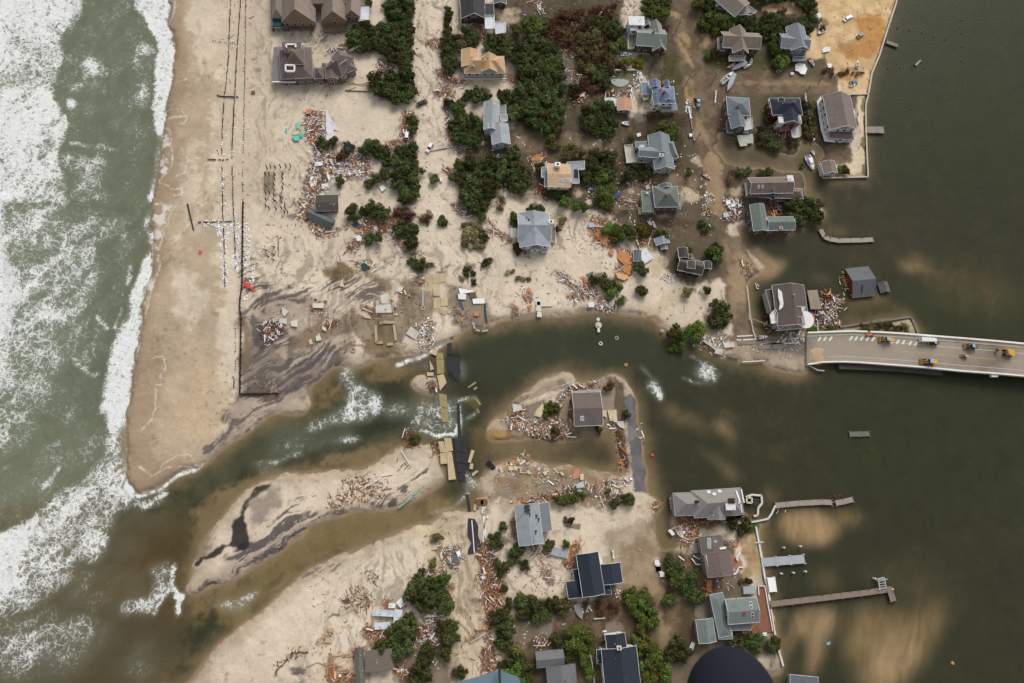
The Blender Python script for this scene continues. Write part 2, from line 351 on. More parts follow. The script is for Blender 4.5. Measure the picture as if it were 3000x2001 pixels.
# trees: outline | kind | crown radius | label of the stand
TREES = '''a:1700,-60 1980,-60 1985,330 1750,300 1700,150|e|2.6|dark evergreen in the tall windbreak right of the mansion
a:1600,300 1985,330 1985,620 1960,700 1830,720 1760,740 1660,580|e|2.6|dark evergreen in the windbreak above the sandy street bend
a:1400,-60 1510,-60 1515,60 1400,60|e|2.4|dark evergreen behind the flat white mansion roof
a:1270,380 1420,270 1560,330 1600,560 1340,560 1280,490|e|2.4|bushy evergreen between the mansion and the octagonal wing
a:1560,900 1850,880 1960,860 2000,1100 1700,1160 1560,1100|e|2.7|dense round evergreen in the block of trees at the lot corner
a:1830,760 1950,760 1960,850 1850,860|e|2.2|evergreen just above the square tree block
a:1960,1330 2040,1350 2030,1480 1950,1520|e|2.0|low green shrub beside the half buried white van
b:410,50 460,50 465,330 410,330|e|1.5|narrow hedge shrub in the strip left of the black roofed house
b:375,350 460,340 540,640 545,820 460,820 400,650|e|2.3|thick evergreen in the hedge between sandy street and tan roof
b:630,350 720,330 800,450 790,545 640,540|e|2.5|round evergreen above the tan roof
b:480,420 620,420 600,560 520,560|o|2.4|olive half bare shrub above the tan roof
b:850,540 1000,380 1100,400 1160,560 1080,640 900,590|e|2.5|dark evergreen right of the tan roof ridge
b:1260,260 1380,200 1460,260 1480,360 1330,390 1230,420|g|2.6|bright green tree beside the flooded drive
b:1480,210 1600,260 1600,360 1500,360|e|2.5|dark tree right of the bright green one
b:1180,600 1400,450 1690,530 1760,800 1740,1000 1560,1020 1290,980 1270,800|e|3.0|tall dark tree in the upper half of the big central grove
b:1240,1000 1560,1020 1740,1010 1680,1100 1740,1300 1720,1480 1400,1480 1330,1380 1120,1280 1050,1130|e|3.0|tall green tree in the lower half of the big central grove
b:580,1060 700,1060 700,1150 600,1150|e|2.2|lone evergreen on sand under the tan roof house
b:770,1030 920,1040 920,1160 770,1170|e|2.3|lone evergreen on sand above the long grey house
b:450,1170 600,1190 660,1290 560,1340 450,1290|e|2.5|evergreen left of the long grey house
b:530,1400 700,1370 830,1390 830,1620 560,1640 500,1540|e|2.7|green shrub in the round thicket left of the long grey house
b:1400,500 1700,120 2350,40 2350,480 2100,700 2040,500 1760,520|r|2.4|leafless rust brown shrub in the brown scrub
b:1960,680 2200,600 2351,560 2351,780 2000,820|o|2.5|olive green shrub at the edge of the brown scrub
b:2050,260 2351,220 2351,400 2200,440|e|2.4|green shrub in the brown scrub
b:1840,1020 1940,1000 1940,1100 1840,1110|e|2.2|dark bush beside the pinkish wreck
b:1950,830 2150,830 2200,1000 1950,1040|r|2.4|bare brown tree left of the walled pool garden
b:2060,1250 2351,1200 2351,1560 2050,1500 1990,1380|e|2.7|evergreen below the walled pool garden
c:200,250 330,220 480,300 480,400 260,380|e|2.3|bush around the pond left of the sage house
c:-20,420 190,400 260,640 200,760 0,760|o|2.4|olive shrub west of the small white dinghy
c:350,470 490,470 500,590 370,600|g|2.2|light green bush above the small white dinghy
c:180,640 430,650 430,760 220,780|r|2.2|rusty shrub below the small white dinghy
c:430,690 700,690 700,760 450,780|y|2.1|yellow green shrub below the dinghy
c:160,780 330,800 300,960 200,1000|e|2.2|bush at the upper left corner of the pool garden wall
c:730,-40 990,-40 1000,90 960,220 820,180 730,100|g|2.5|leafy tree above the sage green house
c:960,280 1060,300 1050,390 960,380|r|2.0|rusty shrub at the street corner by the sage house
c:1340,-40 1500,-40 1530,60 1700,130 1780,200 1800,300 1600,340 1440,370 1370,250|g|2.8|leafy tree in front of the angled grey house
c:1800,190 1960,210 2240,180 2280,280 2250,480 2090,450 2010,360 1860,310|e|2.8|dark leafy tree above and right of the taupe gable house
c:1420,570 1560,560 1570,650 1440,650|e|2.2|bush at the left corner of the taupe gable house
d:350,-60 500,-60 980,-60 1150,20 1140,120 1080,180 980,100 800,0 500,30|e|2.7|dark tree in the row above the sandy drive
d:650,560 780,560 860,620 860,730 720,760 620,640|g|2.6|bright green tree at the lawn beside the slate blue house
d:560,180 860,180 850,300 600,300|e|2.6|dark tree above the slate blue house
d:880,220 960,200 1080,300 1080,350 960,290|e|2.3|small dark tree right of the slate blue house
d:1170,210 1270,230 1260,320 1170,300|r|2.2|brown leafless shrub on the sandy bay lot
d:1240,770 1700,800 1700,840 1250,830|r|1.6|low brown shrub in the row across the sandy bay lot
d:640,90 800,90 800,130 660,120|r|1.8|low dark shrub in the middle of the sandy drive
d:1000,1160 1100,1160 1120,1560 1040,1560|o|1.8|shrub in the strip between navy and taupe roofs
e:950,260 1090,240 1170,280 1120,340 980,370|e|2.5|dark evergreen above the white and orange rubble
e:1160,280 1280,300 1270,350 1150,340|b|2.2|blue green shrub above the white and orange rubble
e:1080,370 1250,370 1240,440 1100,440|o|2.0|brownish shrub sunk in the white and orange rubble
e:1380,320 1560,250 1640,300 1630,440 1500,440 1400,370|e|2.5|evergreen at the middle of the hedge above the wrecked lots
e:1660,360 1900,290 2030,310 2020,520 1780,530 1690,500|e|2.6|evergreen at the right end of the hedge near the white van
e:1480,620 1700,580 1700,690 1500,710|e|2.3|dark shrub right of the white rubble
e:1140,660 1220,660 1220,710 1140,710|e|2.0|small dark bush below the white rubble
e:1800,560 2000,510 2050,620 2040,800 1850,780 1780,700|e|2.7|tall evergreen at the top of the windbreak left of the sandy street
e:1810,800 2040,810 2040,960 1900,980|e|2.7|tall evergreen at the foot of the windbreak left of the sandy street
e:1250,1010 1440,1000 1480,1130 1300,1190|e|2.6|round evergreen right of the brown cabin
e:1540,1010 1660,1000 1680,1120 1550,1130|e|2.5|round evergreen between the cabin and the windbreak
e:1800,1020 2030,1040 2030,1170 1820,1150|r|2.3|dark reddish shrub under the windbreak
e:1750,1220 2000,1200 2060,1300 1960,1340 1800,1310|e|2.4|evergreen at the lower rubble line
e:1460,1350 1560,1330 1670,1260 1680,1340 1540,1430|e|2.1|small evergreen beside the white triangular frame
e:2000,1350 2090,1390 2050,1500 1960,1500|e|2.3|dark evergreen at the sand edge below the lower rubble line
e:2150,620 2240,630 2300,700 2180,700|e|1.9|flattened bush on the sandy street beside the dark puddle
e:2060,1080 2200,1060 2160,1200 2080,1200|r|1.9|brown shrub at the edge of the sandy street
f:760,450 1100,470 1240,500 1240,760 1150,810 1040,770 880,690 770,560|e|2.7|evergreen in the middle thicket left of the cream house
f:1240,520 1380,620 1380,780 1290,850 1200,830 1240,700|e|2.7|evergreen at the right end of the thicket beside the cream house
f:1080,370 1240,340 1250,460 1150,450|e|2.4|evergreen at the top of the thicket left of the cream house
f:540,470 740,460 740,600 560,580|e|2.5|evergreen at the upper left of the thicket
f:500,620 600,640 760,720 960,800 980,880 860,1040 720,1030 600,860 530,700|e|2.7|evergreen in the lower left thicket by the sandy street
f:980,900 1100,880 1100,1000 1000,1000|r|2.1|brown bush above the grey sandlot house
f:1370,970 1560,970 1560,1050 1380,1050|e|2.3|shrub right behind the grey sandlot house
f:1175,1070 1240,1070 1230,1240 1175,1200|e|2.0|narrow shrub at the left wall of the grey sandlot house
f:1185,1390 1285,1370 1290,1500 1220,1520|e|2.2|dark shrub below the white pergola
f:1570,830 1860,830 1850,900 1600,900|e|2.3|dark shrub along the front of the cream house
f:1480,510 1540,500 1530,640 1490,640|e|2.0|dark shrub at the left side of the cream house
f:1770,970 1990,920 2010,1050 1790,1050|g|2.5|green bush between the cream house and the fan of boards
f:1590,120 1730,110 1750,240 1620,250|g|2.7|rounded green tree between the grove and the tan puddle
f:1650,270 1780,280 1760,340 1660,340|e|2.1|dark shrub below the rounded green tree
f:2060,400 2350,390 2350,620 2200,700 2100,600|e|2.5|evergreen in the row right of the cream house
f:2150,640 2300,660 2330,1040 2220,1010 2160,860|g|2.4|green shrub in the rubble strewn row right of the cream house
f:1950,560 2080,560 2060,720 1960,680|e|2.2|dark shrub touching the cream house deck
f:1800,300 2000,330 1980,420 1800,440|o|2.3|olive shrub in the muddy yard above the cream house
f:1530,290 1660,300 1640,370 1540,360|r|2.1|brown snapped shrub above the cream house
f:640,380 760,370 760,430 660,440|o|2.0|olive shrub beside the small blue roof scrap
f:620,1180 850,1200 830,1460 640,1460|d|1.5|pale dune shrub on the sand mound
f:750,1120 830,1110 830,1170 760,1170|e|1.8|small green bush above the dune shrubs
f:840,1320 900,1320 900,1380 840,1370|e|1.8|small green bush at the end of the dune shrubs
f:350,1130 420,1130 430,1240 370,1250|e|1.7|lone bush standing in the bare sandy street
f:1700,1160 1780,1160 1740,1280 1690,1280|o|1.9|olive bush right of the grey sandlot house
g:540,200 610,200 605,265 540,265|g|2.2|small round green bush beside the grey cross gable house
g:740,140 1000,50 1100,130 1100,230 1010,190 800,180|g|2.7|bright green tree behind the grey cross gable house
g:450,600 800,560 850,640 600,680|e|2.3|bent evergreen below the grey cross gable house
g:1150,500 1290,560 1280,640 1200,600|g|2.2|green shrub beside the street right of the cross gable house
g:320,1210 560,1220 600,1330 460,1400 340,1330|g|2.4|green shrub right of the big orange plywood
g:640,1230 800,1200 800,1330 660,1330|y|2.3|yellow green shrub below the sunken dinghies
g:900,1270 1010,1290 1000,1350 910,1340|g|2.2|green shrub above the torn blue grey roof
g:1400,1180 1560,1220 1540,1290 1420,1290|e|2.3|shrub at the flooded roadside
g:1500,1490 1600,1480 1610,1567 1480,1567|g|2.3|green tree right of the black brown cottage
g:1670,560 1850,560 1840,680 1700,690|r|2.5|dark red brown shrub at the road bend
g:1850,560 2200,580 2200,620 1950,610|e|2.0|low dark shrub above the long brown roof
g:0,600 130,500 150,700 30,700|e|2.3|dark shrub in the rubble left of the moss roof
g:230,780 340,780 350,1010 260,1000|g|2.3|green shrub left of the overturned blue boat
g:20,20 200,20 200,120 60,160|e|2.5|evergreen below the scrub beside the pool garden
g:1080,270 1130,270 1120,420 1090,420|y|1.5|yellow green hedge shrub at the cross gable house
h:700,470 800,560 900,690 760,690 660,580|e|2.3|dark shrub on the drowned lawn of the navy roofed house
h:1575,930 1690,940 1690,1020 1580,1020|g|2.2|spiky green bush beside the waterfront garage
h:430,970 560,960 560,1010 440,1010|g|1.8|small green shrub left of the long brown roof
h:1010,1350 1280,1330 1430,1480 1380,1560 1080,1560 1010,1420|e|2.7|dark evergreen in the waterside clump beside the green roof
h:1160,880 1240,890 1230,950 1170,950|e|1.7|dark shrub in the water left of the white cabin boat
h:770,150 800,200 790,400 760,400|e|1.8|dark shrub left of the navy roofed house
h:1000,600 1160,640 1140,690 1030,680|o|1.8|olive shrub below the navy roofed house
k:605,275 700,275 705,360 610,360|e|2.3|round dark bush at the white cracked roof slab
k:125,430 250,350 290,480 250,520 140,510|e|2.5|dark evergreen beside the half buried green dome
k:270,460 400,450 470,530 380,630 250,600|g|2.5|green tree below the half buried green dome
k:630,570 780,560 780,640 660,640|g|2.2|green shrub at the top of the sand flat
k:1390,540 1480,540 1480,610 1400,610|e|2.0|small dark bush on the flat left of the road
k:1210,580 1340,570 1340,610 1230,620|o|2.0|olive shrub on the flat left of the road
k:1430,130 1540,90 1620,230 1560,300 1440,220|g|2.4|leafy tree right of the black brown cottage roof
k:1240,110 1300,110 1300,170 1240,170|g|1.8|small leafy tree behind the black brown cottage
k:1530,760 1650,740 1700,850 1680,980 1570,1010 1520,900|e|2.8|big round tree at the broken road
k:1400,880 1510,880 1500,960 1420,940|o|2.1|olive shrub at the left of the big round tree
k:1110,1010 1250,980 1350,1020 1490,1060 1380,1130 1250,1130 1180,1250 1100,1280 1070,1150|g|2.6|leaning green tree over the lagoon bank
k:450,660 520,690 500,820 470,780|g|1.9|narrow green tree on the lagoon bank
l:530,900 760,895 760,925 530,930|g|1.8|green hedge shrub along the bridge parapet
l:950,905 1100,880 1350,880 1350,940 1000,940|o|1.8|low shrub on the triangular bridge embankment
m:2230,90 2340,80 2340,190 2250,190|o|2.4|brownish shrub at the upper right of the island
m:1660,1500 1900,1445 2300,1385 2351,1395 2340,1430 1900,1480 1720,1540|g|1.8|leafy shrub of the hedge between the sandy lots
m:50,780 210,790 210,870 60,860|e|2.2|dark shrub washed against the broken road
m:1600,630 1700,640 1690,730 1610,730|o|1.9|bristly shrub in the island rubble
m:2100,670 2200,670 2190,710 2110,710|e|1.7|green bush below the island house
m:1560,400 1690,380 1690,470 1560,560|g|1.4|green tuft of the patch left of the island house
n:40,480 130,480 130,530 40,540|e|2.1|green bush between the island house and the lone street
n:0,1440 80,1440 300,1540 0,1560|e|2.0|shrub beneath the end of the lone street
p:650,400 800,390 900,400 880,470 700,470|e|2.3|evergreen below the long villa
p:160,730 300,770 420,880 440,1000 300,960 200,880|e|2.6|evergreen in the southern riverside thicket
p:340,960 500,1040 520,1080 400,1090|e|2.4|dark evergreen above the sea green roof
p:140,990 230,990 210,1080 150,1080|e|2.0|shrub beside the sandy street left of the sea green roof
p:-20,1050 50,1090 60,1240 -20,1240|g|2.3|leafy tree at the left edge of the southern sandy street
p:190,1410 320,1420 320,1530 190,1550|e|2.4|round tree between the driveways
p:660,1395 830,1385 1110,1400 1105,1500 1060,1520 850,1440 680,1430|e|2.2|dark hedge tree at the bay seawall
p:800,880 980,880 970,900 810,900|o|1.3|low hedge shrub behind the brick terrace
r:1200,340 1350,330 1390,430 1290,470 1190,400|e|2.2|bristly evergreen left of the patched grey roof
r:1160,610 1330,600 1350,700 1230,680|e|2.1|small evergreen on the orange lumber heap
r:1270,770 1500,780 1530,860 1420,930 1290,870|e|2.3|glossy evergreen shrub below the lumber heap
r:1530,890 1600,890 1600,990 1530,990|e|1.9|small shrub on the sand right of the glossy one
r:1245,930 1300,930 1320,1200 1260,1200|e|1.6|clipped evergreen in the upper half of the long hedge
r:1270,1200 1330,1200 1370,1560 1300,1560|e|1.6|clipped evergreen in the lower half of the long hedge
r:1130,940 1230,930 1210,980 1140,990|e|1.8|small evergreen at the head of the long hedge
r:1500,1480 1650,1420 1640,1560 1450,1560|e|2.4|evergreen at the left of the southern clump
r:1720,1430 1850,1390 2100,1440 2200,1560 1720,1560|e|2.4|evergreen at the middle of the southern clump
r:280,560 430,560 440,640 300,680|o|1.9|reddish tangled shrub above the blue wreck
r:290,890 390,900 380,980 310,970|o|1.8|dune grass clump left of the blue wreck
r:150,980 190,980 190,1100 150,1100|e|1.6|thin shrub above the southern beach trees
r:60,1180 480,1150 520,1250 540,1500 120,1560 0,1400|e|2.6|dark evergreen in the southern beach thicket
r:1990,90 2330,30 2320,90 2060,160|g|1.7|green hedge shrub right of the patched grey roof
r:2070,345 2300,360 2280,400 2080,390|o|1.4|low hedge shrub across the rippled lots
r:1860,665 1960,680 1930,740|e|1.7|small shrub under the patched grey roof
r:2000,670 2200,640 2200,700 2050,700|e|1.6|shrub above the fallen grey roof
q:1460,1100 1640,1100 1620,1180 1470,1180|e|2.3|evergreen above the flat brown grey roof
q:1680,1050 1800,850 2000,830 2060,1000 2040,1180 1800,1210|e|2.6|evergreen below the folded white roof
q:2070,1190 2280,1120 2280,1290 2090,1300|e|2.4|evergreen right of the flat brown grey roof
q:1960,1350 2100,1320 2210,1440 2200,1560 1960,1560|e|2.4|evergreen at the bottom of the rubble yards
q:1950,500 2060,370 2340,370 2340,620 2180,720 2000,660|e|2.6|dark evergreen above the folded white roof
y:890,20 990,20 970,110 900,130|e|2.2|evergreen at the corner of the sandy track
y:820,440 1080,440 1085,690 1040,880 900,980 790,800|e|2.5|evergreen left of the sandy track
y:480,950 560,860 800,840 840,940 520,1090|e|2.3|evergreen in the lower rubble yard
y:970,1190 1150,1160 1230,1330 990,1380|e|2.3|evergreen at the foot of the sandy track
y:1750,250 1980,200 2070,700 1980,950 1800,900|e|2.4|evergreen right of the lowest lumber heap
y:1830,1080 2150,1020 2290,1150 2330,1380 2210,1420 1850,1230|e|2.4|evergreen at the bottom edge beside the lumber heap
s:30,660 160,600 240,650 380,570 420,620 400,800 90,850|e|2.5|evergreen of the clump left of the tilted grey boat shed
s:430,620 630,620 640,730 430,800|o|2.4|olive tree at the right end of the southern clump
s:1270,530 1430,510 1600,610 1640,760 1450,760 1320,700|g|2.6|tree left of the southern sandy street
s:1340,770 1640,780 1600,980 1400,950|g|2.6|leafy tree beside the dark lot left of the street
s:660,960 900,930 960,1080 880,1250 700,1230|g|2.7|leafy tree between grey and charcoal roofs
s:720,1260 880,1260 900,1500 780,1440|g|2.6|leafy tree left of the bottom charcoal roof
s:1410,1040 1560,1070 1700,1200 1560,1300 1430,1250|g|2.7|tall tree right of the bottom charcoal roof
s:1440,1300 1700,1230 1740,1480 1500,1540|g|2.7|tall tree at the bottom right of the charcoal roof
s:450,950 600,950 590,1060 460,1060|e|2.3|dark tree above the grey two part roof
s:0,1310 180,1390 290,1560 0,1560|g|2.5|tree at the bottom left of the grey two part roof
s:0,1150 130,1170 110,1280 0,1270|o|2.2|olive tree in the rubble yard
s:1730,540 1870,540 1860,630 1740,630|e|2.0|shrub on the bank right of the street
s:615,1230 700,1230 690,1310 620,1310|e|2.1|small dark tree in the corner of the grey roof
s:820,620 900,660 880,740 820,720|r|1.8|brown shrub below the charcoal cross roof
s:950,680 1250,640 1260,780 1050,800|r|2.0|dark brown scrub below the charcoal cross roof
i:1990,280 2110,270 2140,400 2080,430 2010,360|e|2.2|dark evergreen beside the exposed road slabs
i:2120,250 2220,250 2210,310 2140,310|r|1.8|leafless shrub beside the exposed road slabs
i:1920,215 2060,215 2050,240 1930,240|e|1.4|flattened shrub above the exposed road slabs
j:600,310 780,270 760,320 620,350|e|1.6|flattened shrub lying on the sand flat
j:610,380 780,360 770,395 620,405|e|1.4|second flattened shrub from the top on the sand flat
j:650,450 770,440 770,480 680,490|e|1.5|lowest flattened shrub on the sand flat
j:830,250 970,220 950,270 840,290|e|1.5|flattened shrub to the right on the sand flat
j:1080,350 1280,340 1290,370 1100,370|d|1.3|small dune grass tuft on the sand flat
j:1200,430 1440,430 1440,450 1210,455|d|1.2|row of tiny shrubs on the sand flat'''
TREES = [l.split('|') for l in TREES.split('\n')]
# ---- materials
MATS = {}
def nmat(name):
    m = bpy.data.materials.new(name); m.use_nodes = True
    return m, m.node_tree, m.node_tree.nodes["Principled BSDF"]
def node(t, ty, **kw):
    n = t.nodes.new(ty)
    for k, v in kw.items():
        if k in n.inputs: n.inputs[k].default_value = v
        else: setattr(n, k, v)
    return n
def link(t, a, b): t.links.new(a, b)
def mixc(t, fac, a, b, mode='MIX'):
    n = t.nodes.new("ShaderNodeMix"); n.data_type = 'RGBA'; n.blend_type = mode
    for i, v in ((0, fac), (6, a), (7, b)):
        if isinstance(v, (int, float)): n.inputs[i].default_value = v
        elif isinstance(v, tuple): n.inputs[i].default_value = (*v, 1)
        else: t.links.new(v, n.inputs[i])
    return n.outputs[2]
def mth(t, op, a, b=0.0, c=None, clamp=False):
    n = t.nodes.new("ShaderNodeMath"); n.operation = op; n.use_clamp = clamp
    for i, v in enumerate((a, b) if c is None else (a, b, c)):
        if isinstance(v, (int, float)): n.inputs[i].default_value = v
        else: t.links.new(v, n.inputs[i])
    return n.outputs[0]
def mat(name, col, rough=.8, var=.25, scale=1.2, kind='plain', metal=0.0, col2=None, bump=.15, coord='Object', stripe=None):
    if name in MATS: return MATS[name]
    m, t, b = nmat(name)
    c = lin(col)
    tc = node(t, "ShaderNodeTexCoord"); co = tc.outputs[coord]
    n = node(t, "ShaderNodeTexNoise", Scale=scale, Detail=5.0, Roughness=.65); link(t, co, n.inputs['Vector'])
    n2 = node(t, "ShaderNodeTexNoise", Scale=scale*.18, Detail=3.0); link(t, co, n2.inputs['Vector'])
    lo = tuple(v*(1-var) for v in c); hi = tuple(min(1, v*(1+var)) for v in c)
    base = mixc(t, n.outputs[0], lo, hi)
    c2 = lin(col2) if col2 else tuple(v*.7 for v in c)
    f = mth(t, 'MULTIPLY', mth(t, 'SUBTRACT', n2.outputs[0], .5), 3.0, clamp=True)
    base = mixc(t, f, base, c2) if kind != 'clean' else base
    if stripe:                                       # planks / shingle courses: dark joints
        wv = node(t, "ShaderNodeTexWave", Scale=stripe[1], Distortion=.6, Detail=2.0)
        wv.bands_direction = stripe[0]
        wv.inputs['Detail Scale'].default_value = 3
        link(t, co, wv.inputs['Vector'])
        base = mixc(t, mth(t, 'MULTIPLY', wv.outputs[0], stripe[2]), base, tuple(v*.45 for v in c))
    link(t, base, b.inputs['Base Color'])
    b.inputs['Roughness'].default_value = rough; b.inputs['Metallic'].default_value = metal
    b.inputs['Specular IOR Level'].default_value = .3
    if bump:
        bp = node(t, "ShaderNodeBump", Strength=bump, Distance=.15); link(t, n.outputs[0], bp.inputs['Height'])
        link(t, bp.outputs[0], b.inputs['Normal'])
    MATS[name] = m
    return m

# ---- paint the ground sheet
def C3(c): return np.array(lin(c), np.float32)
n1 = fbm(GX, GY, 28, 4, 5); n2 = fbm(GX, GY, 4, 4, 6); n3 = fbm(GX, GY, 1.3, 3, 8)
_bx = fbm(GX, GY, 26, 3, 201)-.5; _by = fbm(GX, GY, 26, 3, 202)-.5
def rot_fbm(ang, sx, sy, oc=4, sd=0, wob=3.0):
    c, s = math.cos(ang), math.sin(ang)
    u = (GX*c+GY*s)+_wx*wob+_bx*22; v = (-GX*s+GY*c)+_wy*wob+_by*22
    a = 1.0; t = 0; r = 0
    for o in range(oc):
        r = r+a*vn(u/sx*2**o, v/sy*2**o, sd+o*5); t += a; a *= .6
    return r/t
col = np.empty((NY, NX, 3), np.float32)
dry = C3((210, 196, 175)); dry2 = C3((195, 179, 157))
col[:] = dry[None, None]*(1-n1[..., None])+dry2[None, None]*n1[..., None]
wet = np.zeros((NY, NX), np.float32)
nr = fbm(GX, GY, 6, 6, 15, .68)
nr = np.clip((nr-.5)*2.2+.5, 0, 1)
def ragged(m, k=1.0):
    e = 4*m*(1-m)
    return sst(.2, .8, m+(nr-.5)*k*e)
def paint(c, m, op=1.0, c2=None, w=None):
    global col, wet
    m = ragged(m)
    c = C3(c)[None, None]
    if c2 is not None:
        k = sst(.35, .65, n2)[..., None]; c = c*(1-k)+C3(c2)[None, None]*k
    a = (m*op)[..., None]
    col = col*(1-a)+c*a
    if w is not None: wet = wet*(1-m)+w*m
# the beach
paint((172, 154, 130), M("t:1200,-120 1640,-120 1640,300 1640,1567 1200,1567|u:900,-30 1650,-30 1700,700 1720,1000 1700,1597 900,1597|v:900,-30 1600,-30 1700,150 1600,420 900,700", 6, 4), 1.0, None, .35)
paint((154, 134, 110), M("t:1200,-120 1420,-120 1440,600 1400,1000 1350,1567 1150,1567|u:900,-30 1330,-30 1230,500 1130,900 1300,1250 1200,1597 900,1597|v:900,-30 1180,-30 1150,200 1200,400 1500,350 1600,350 1400,700 900,700", 5, 3), .85, None, .75)
paint((200, 186, 164), M("t:1450,-120 1630,-120 1680,250 1640,480 1570,640 1510,620 1470,400|u:1370,-30 1480,-30 1490,150 1450,350 1400,370 1350,250|u:1370,500 1450,480 1560,620 1550,820 1500,960 1430,990 1370,850 1340,650|t:1450,1150 1540,1050 1560,1567 1400,1567", 4, 3), .85, None, .1)
paint((184, 164, 136), M("u:1320,1250 1700,1150 1820,1440 1800,1567 1300,1567|v:1300,-20 1900,-20 1700,200 1400,360 1250,250", 5, 4), .8)
paint((188, 172, 148), M("t:1650,-120 2100,-120 2100,1567 1650,1567", 3, 3), .6)
# wheel tracks
tr = ST("t:1500,0 1540,420 1570,560|t:1515,0 1560,420 1590,560|u:1410,0 1420,300 1440,600 1470,780 1540,850|u:1425,0 1440,300|t:1990,1000 1980,1180|a:215,300 230,700 210,1300|a:195,300 200,900|e:230,100 210,500 240,900 240,1300|e:250,100 225,500 255,1200", .5, 1, .25)
paint((150, 132, 108), tr, .45)
ww = (sst(.97, .6, blur(land, 4)+(nr-.5)*.2)*.6*(1-blur(M('a:0,-100 3000,-100 3000,1500 0,1500|c:1000,-100 3000,-100 3000,2600 1000,2600', 0), 3)))[..., None]
col = col*(1-ww)+C3((146, 128, 106))[None, None]*ww
# dark heavy-mineral streaks
st1 = rot_fbm(math.radians(30), 22, 2.0, 4, 11, 3)
st2 = rot_fbm(math.radians(30), 10, 1.2, 5, 31, 4)
dz = M("i:150,600 700,580 1000,700 1500,900 1300,1100 1320,1460 1100,1567 20,1567 20,850|w:270,-20 1000,-20 1150,190 960,220 760,370 560,500 400,600 250,745 0,920 -60,850 150,640 190,480 270,410|w:400,620 620,520 760,440 920,300 1040,200 1150,215 1090,60 700,60 300,400|v:1850,1000 2351,880 2351,960 2200,1010 2000,1160 1760,1290 1560,1370 1450,1420 1480,1260 1700,1200", 5, 2.5)
paint((142, 126, 112), dz, .75, (160, 146, 130))
paint((104, 90, 82), M("i:100,820 320,840 300,1200 560,1340 500,1567 60,1567|w:300,60 560,120 560,330 440,420 290,400|w:700,180 1040,180 900,260 640,420 480,470|w:250,640 500,500 640,470 400,600 150,740 0,900 0,840", 6, 2), .6, (92, 80, 76))
mz = M("i:40,440 600,560 900,420 1200,400 1600,480 1700,620 1650,700 1350,700 1000,640 700,760 500,1100 500,1567 20,1567|w:270,-20 1000,-20 1150,190 960,220 760,370 560,500 400,600 250,745 0,900 -60,800 200,600 270,410", 5, 2)
paint((96, 88, 84), mz*sst(.42, .60, st1*.5+st2*.5), .92)
paint((86, 78, 80), M("i:0,180 180,200 200,560 40,560|i:700,1300 1300,1150 1520,1090 1500,1240 1000,1420 900,1567 400,1567|w:600,380 1000,200 1040,180 760,400 450,590 420,520|w:420,600 600,520 780,420 900,290 760,300 520,430", 4, 2)*sst(.40, .58, st2), .75)
paint((70, 66, 68), M("i:120,800 200,830 230,1080 300,1100 330,1300 170,1200 110,950|i:200,940 480,950 520,1150 300,1280 250,1100|i:520,1340 680,1020 640,1250 540,1420|i:640,1290 850,1270 700,1380 500,1450|u:1620,780 1700,850 1690,880 1640,870|u:1590,980 1650,960 1640,1000|u:1680,940 1750,930 1740,980", 3, .8), .65)
paint((80, 74, 76), M("v:1850,1000 2351,900 2351,960 2200,1010 2000,1160 1760,1290 1560,1370 1450,1420 1480,1260 1700,1200|v:2060,760 2351,620 2351,700 2130,840|w:350,1430 700,1330 1200,1240 1560,1140 1600,1200 1300,1290 1000,1340 700,1400 450,1560|w:1650,1000 1750,900 1770,960 1560,1130 1400,1180", 4, 1.5)*sst(.44, .58, st2), .9)
paint((92, 84, 84), M("w:1560,1380 1880,1340 2010,1420 1980,1500 1700,1440|w:1560,1430 1200,1567 1000,1567 1400,1420|q:700,330 1100,130 1400,20 1100,300 700,420|q:1070,780 1260,700 1100,900 900,1120 950,950|q:560,1400 800,1340 780,1560 640,1560|r:250,450 560,330 800,500 820,640 500,560", 5, 1)*sst(.46, .6, st2), .8)
paint((92, 84, 84), M("j:260,330 620,300 600,400 250,400|v:1140,180 1220,220 1320,390 1250,380|v:1580,290 1850,180 1700,310 1500,370|u:1840,540 1930,500 1950,640 1860,600|a:740,440 1100,440 960,520 800,540|e:600,900 700,900 640,1200 560,1200|e:640,480 760,500 740,600 660,580|v:1700,40 1950,60 1800,200 1750,180|w:20,500 130,520 130,560 40,540|w:130,560 260,560 200,720 150,700", 4, 1.2)*sst(.4, .56, st2), .75)
# exposed peat (black marsh mud) on the bar
paint((40, 38, 38), M("v:2150,490 2060,570 1960,610 1900,700 1850,800 1790,860 1760,900 1775,960 1770,1010 1660,1050 1520,1130 1455,1195 1480,1200 1560,1140 1650,1110 1760,1060 1880,1070 1920,1040 1900,930 1880,860 1890,780 1930,690 2050,600", 4.5, .4), .95)
paint((120, 108, 98), M("v:1930,700 2100,600 2200,560 2150,700 1990,900 1900,960 1880,850", 4, 2), .75)
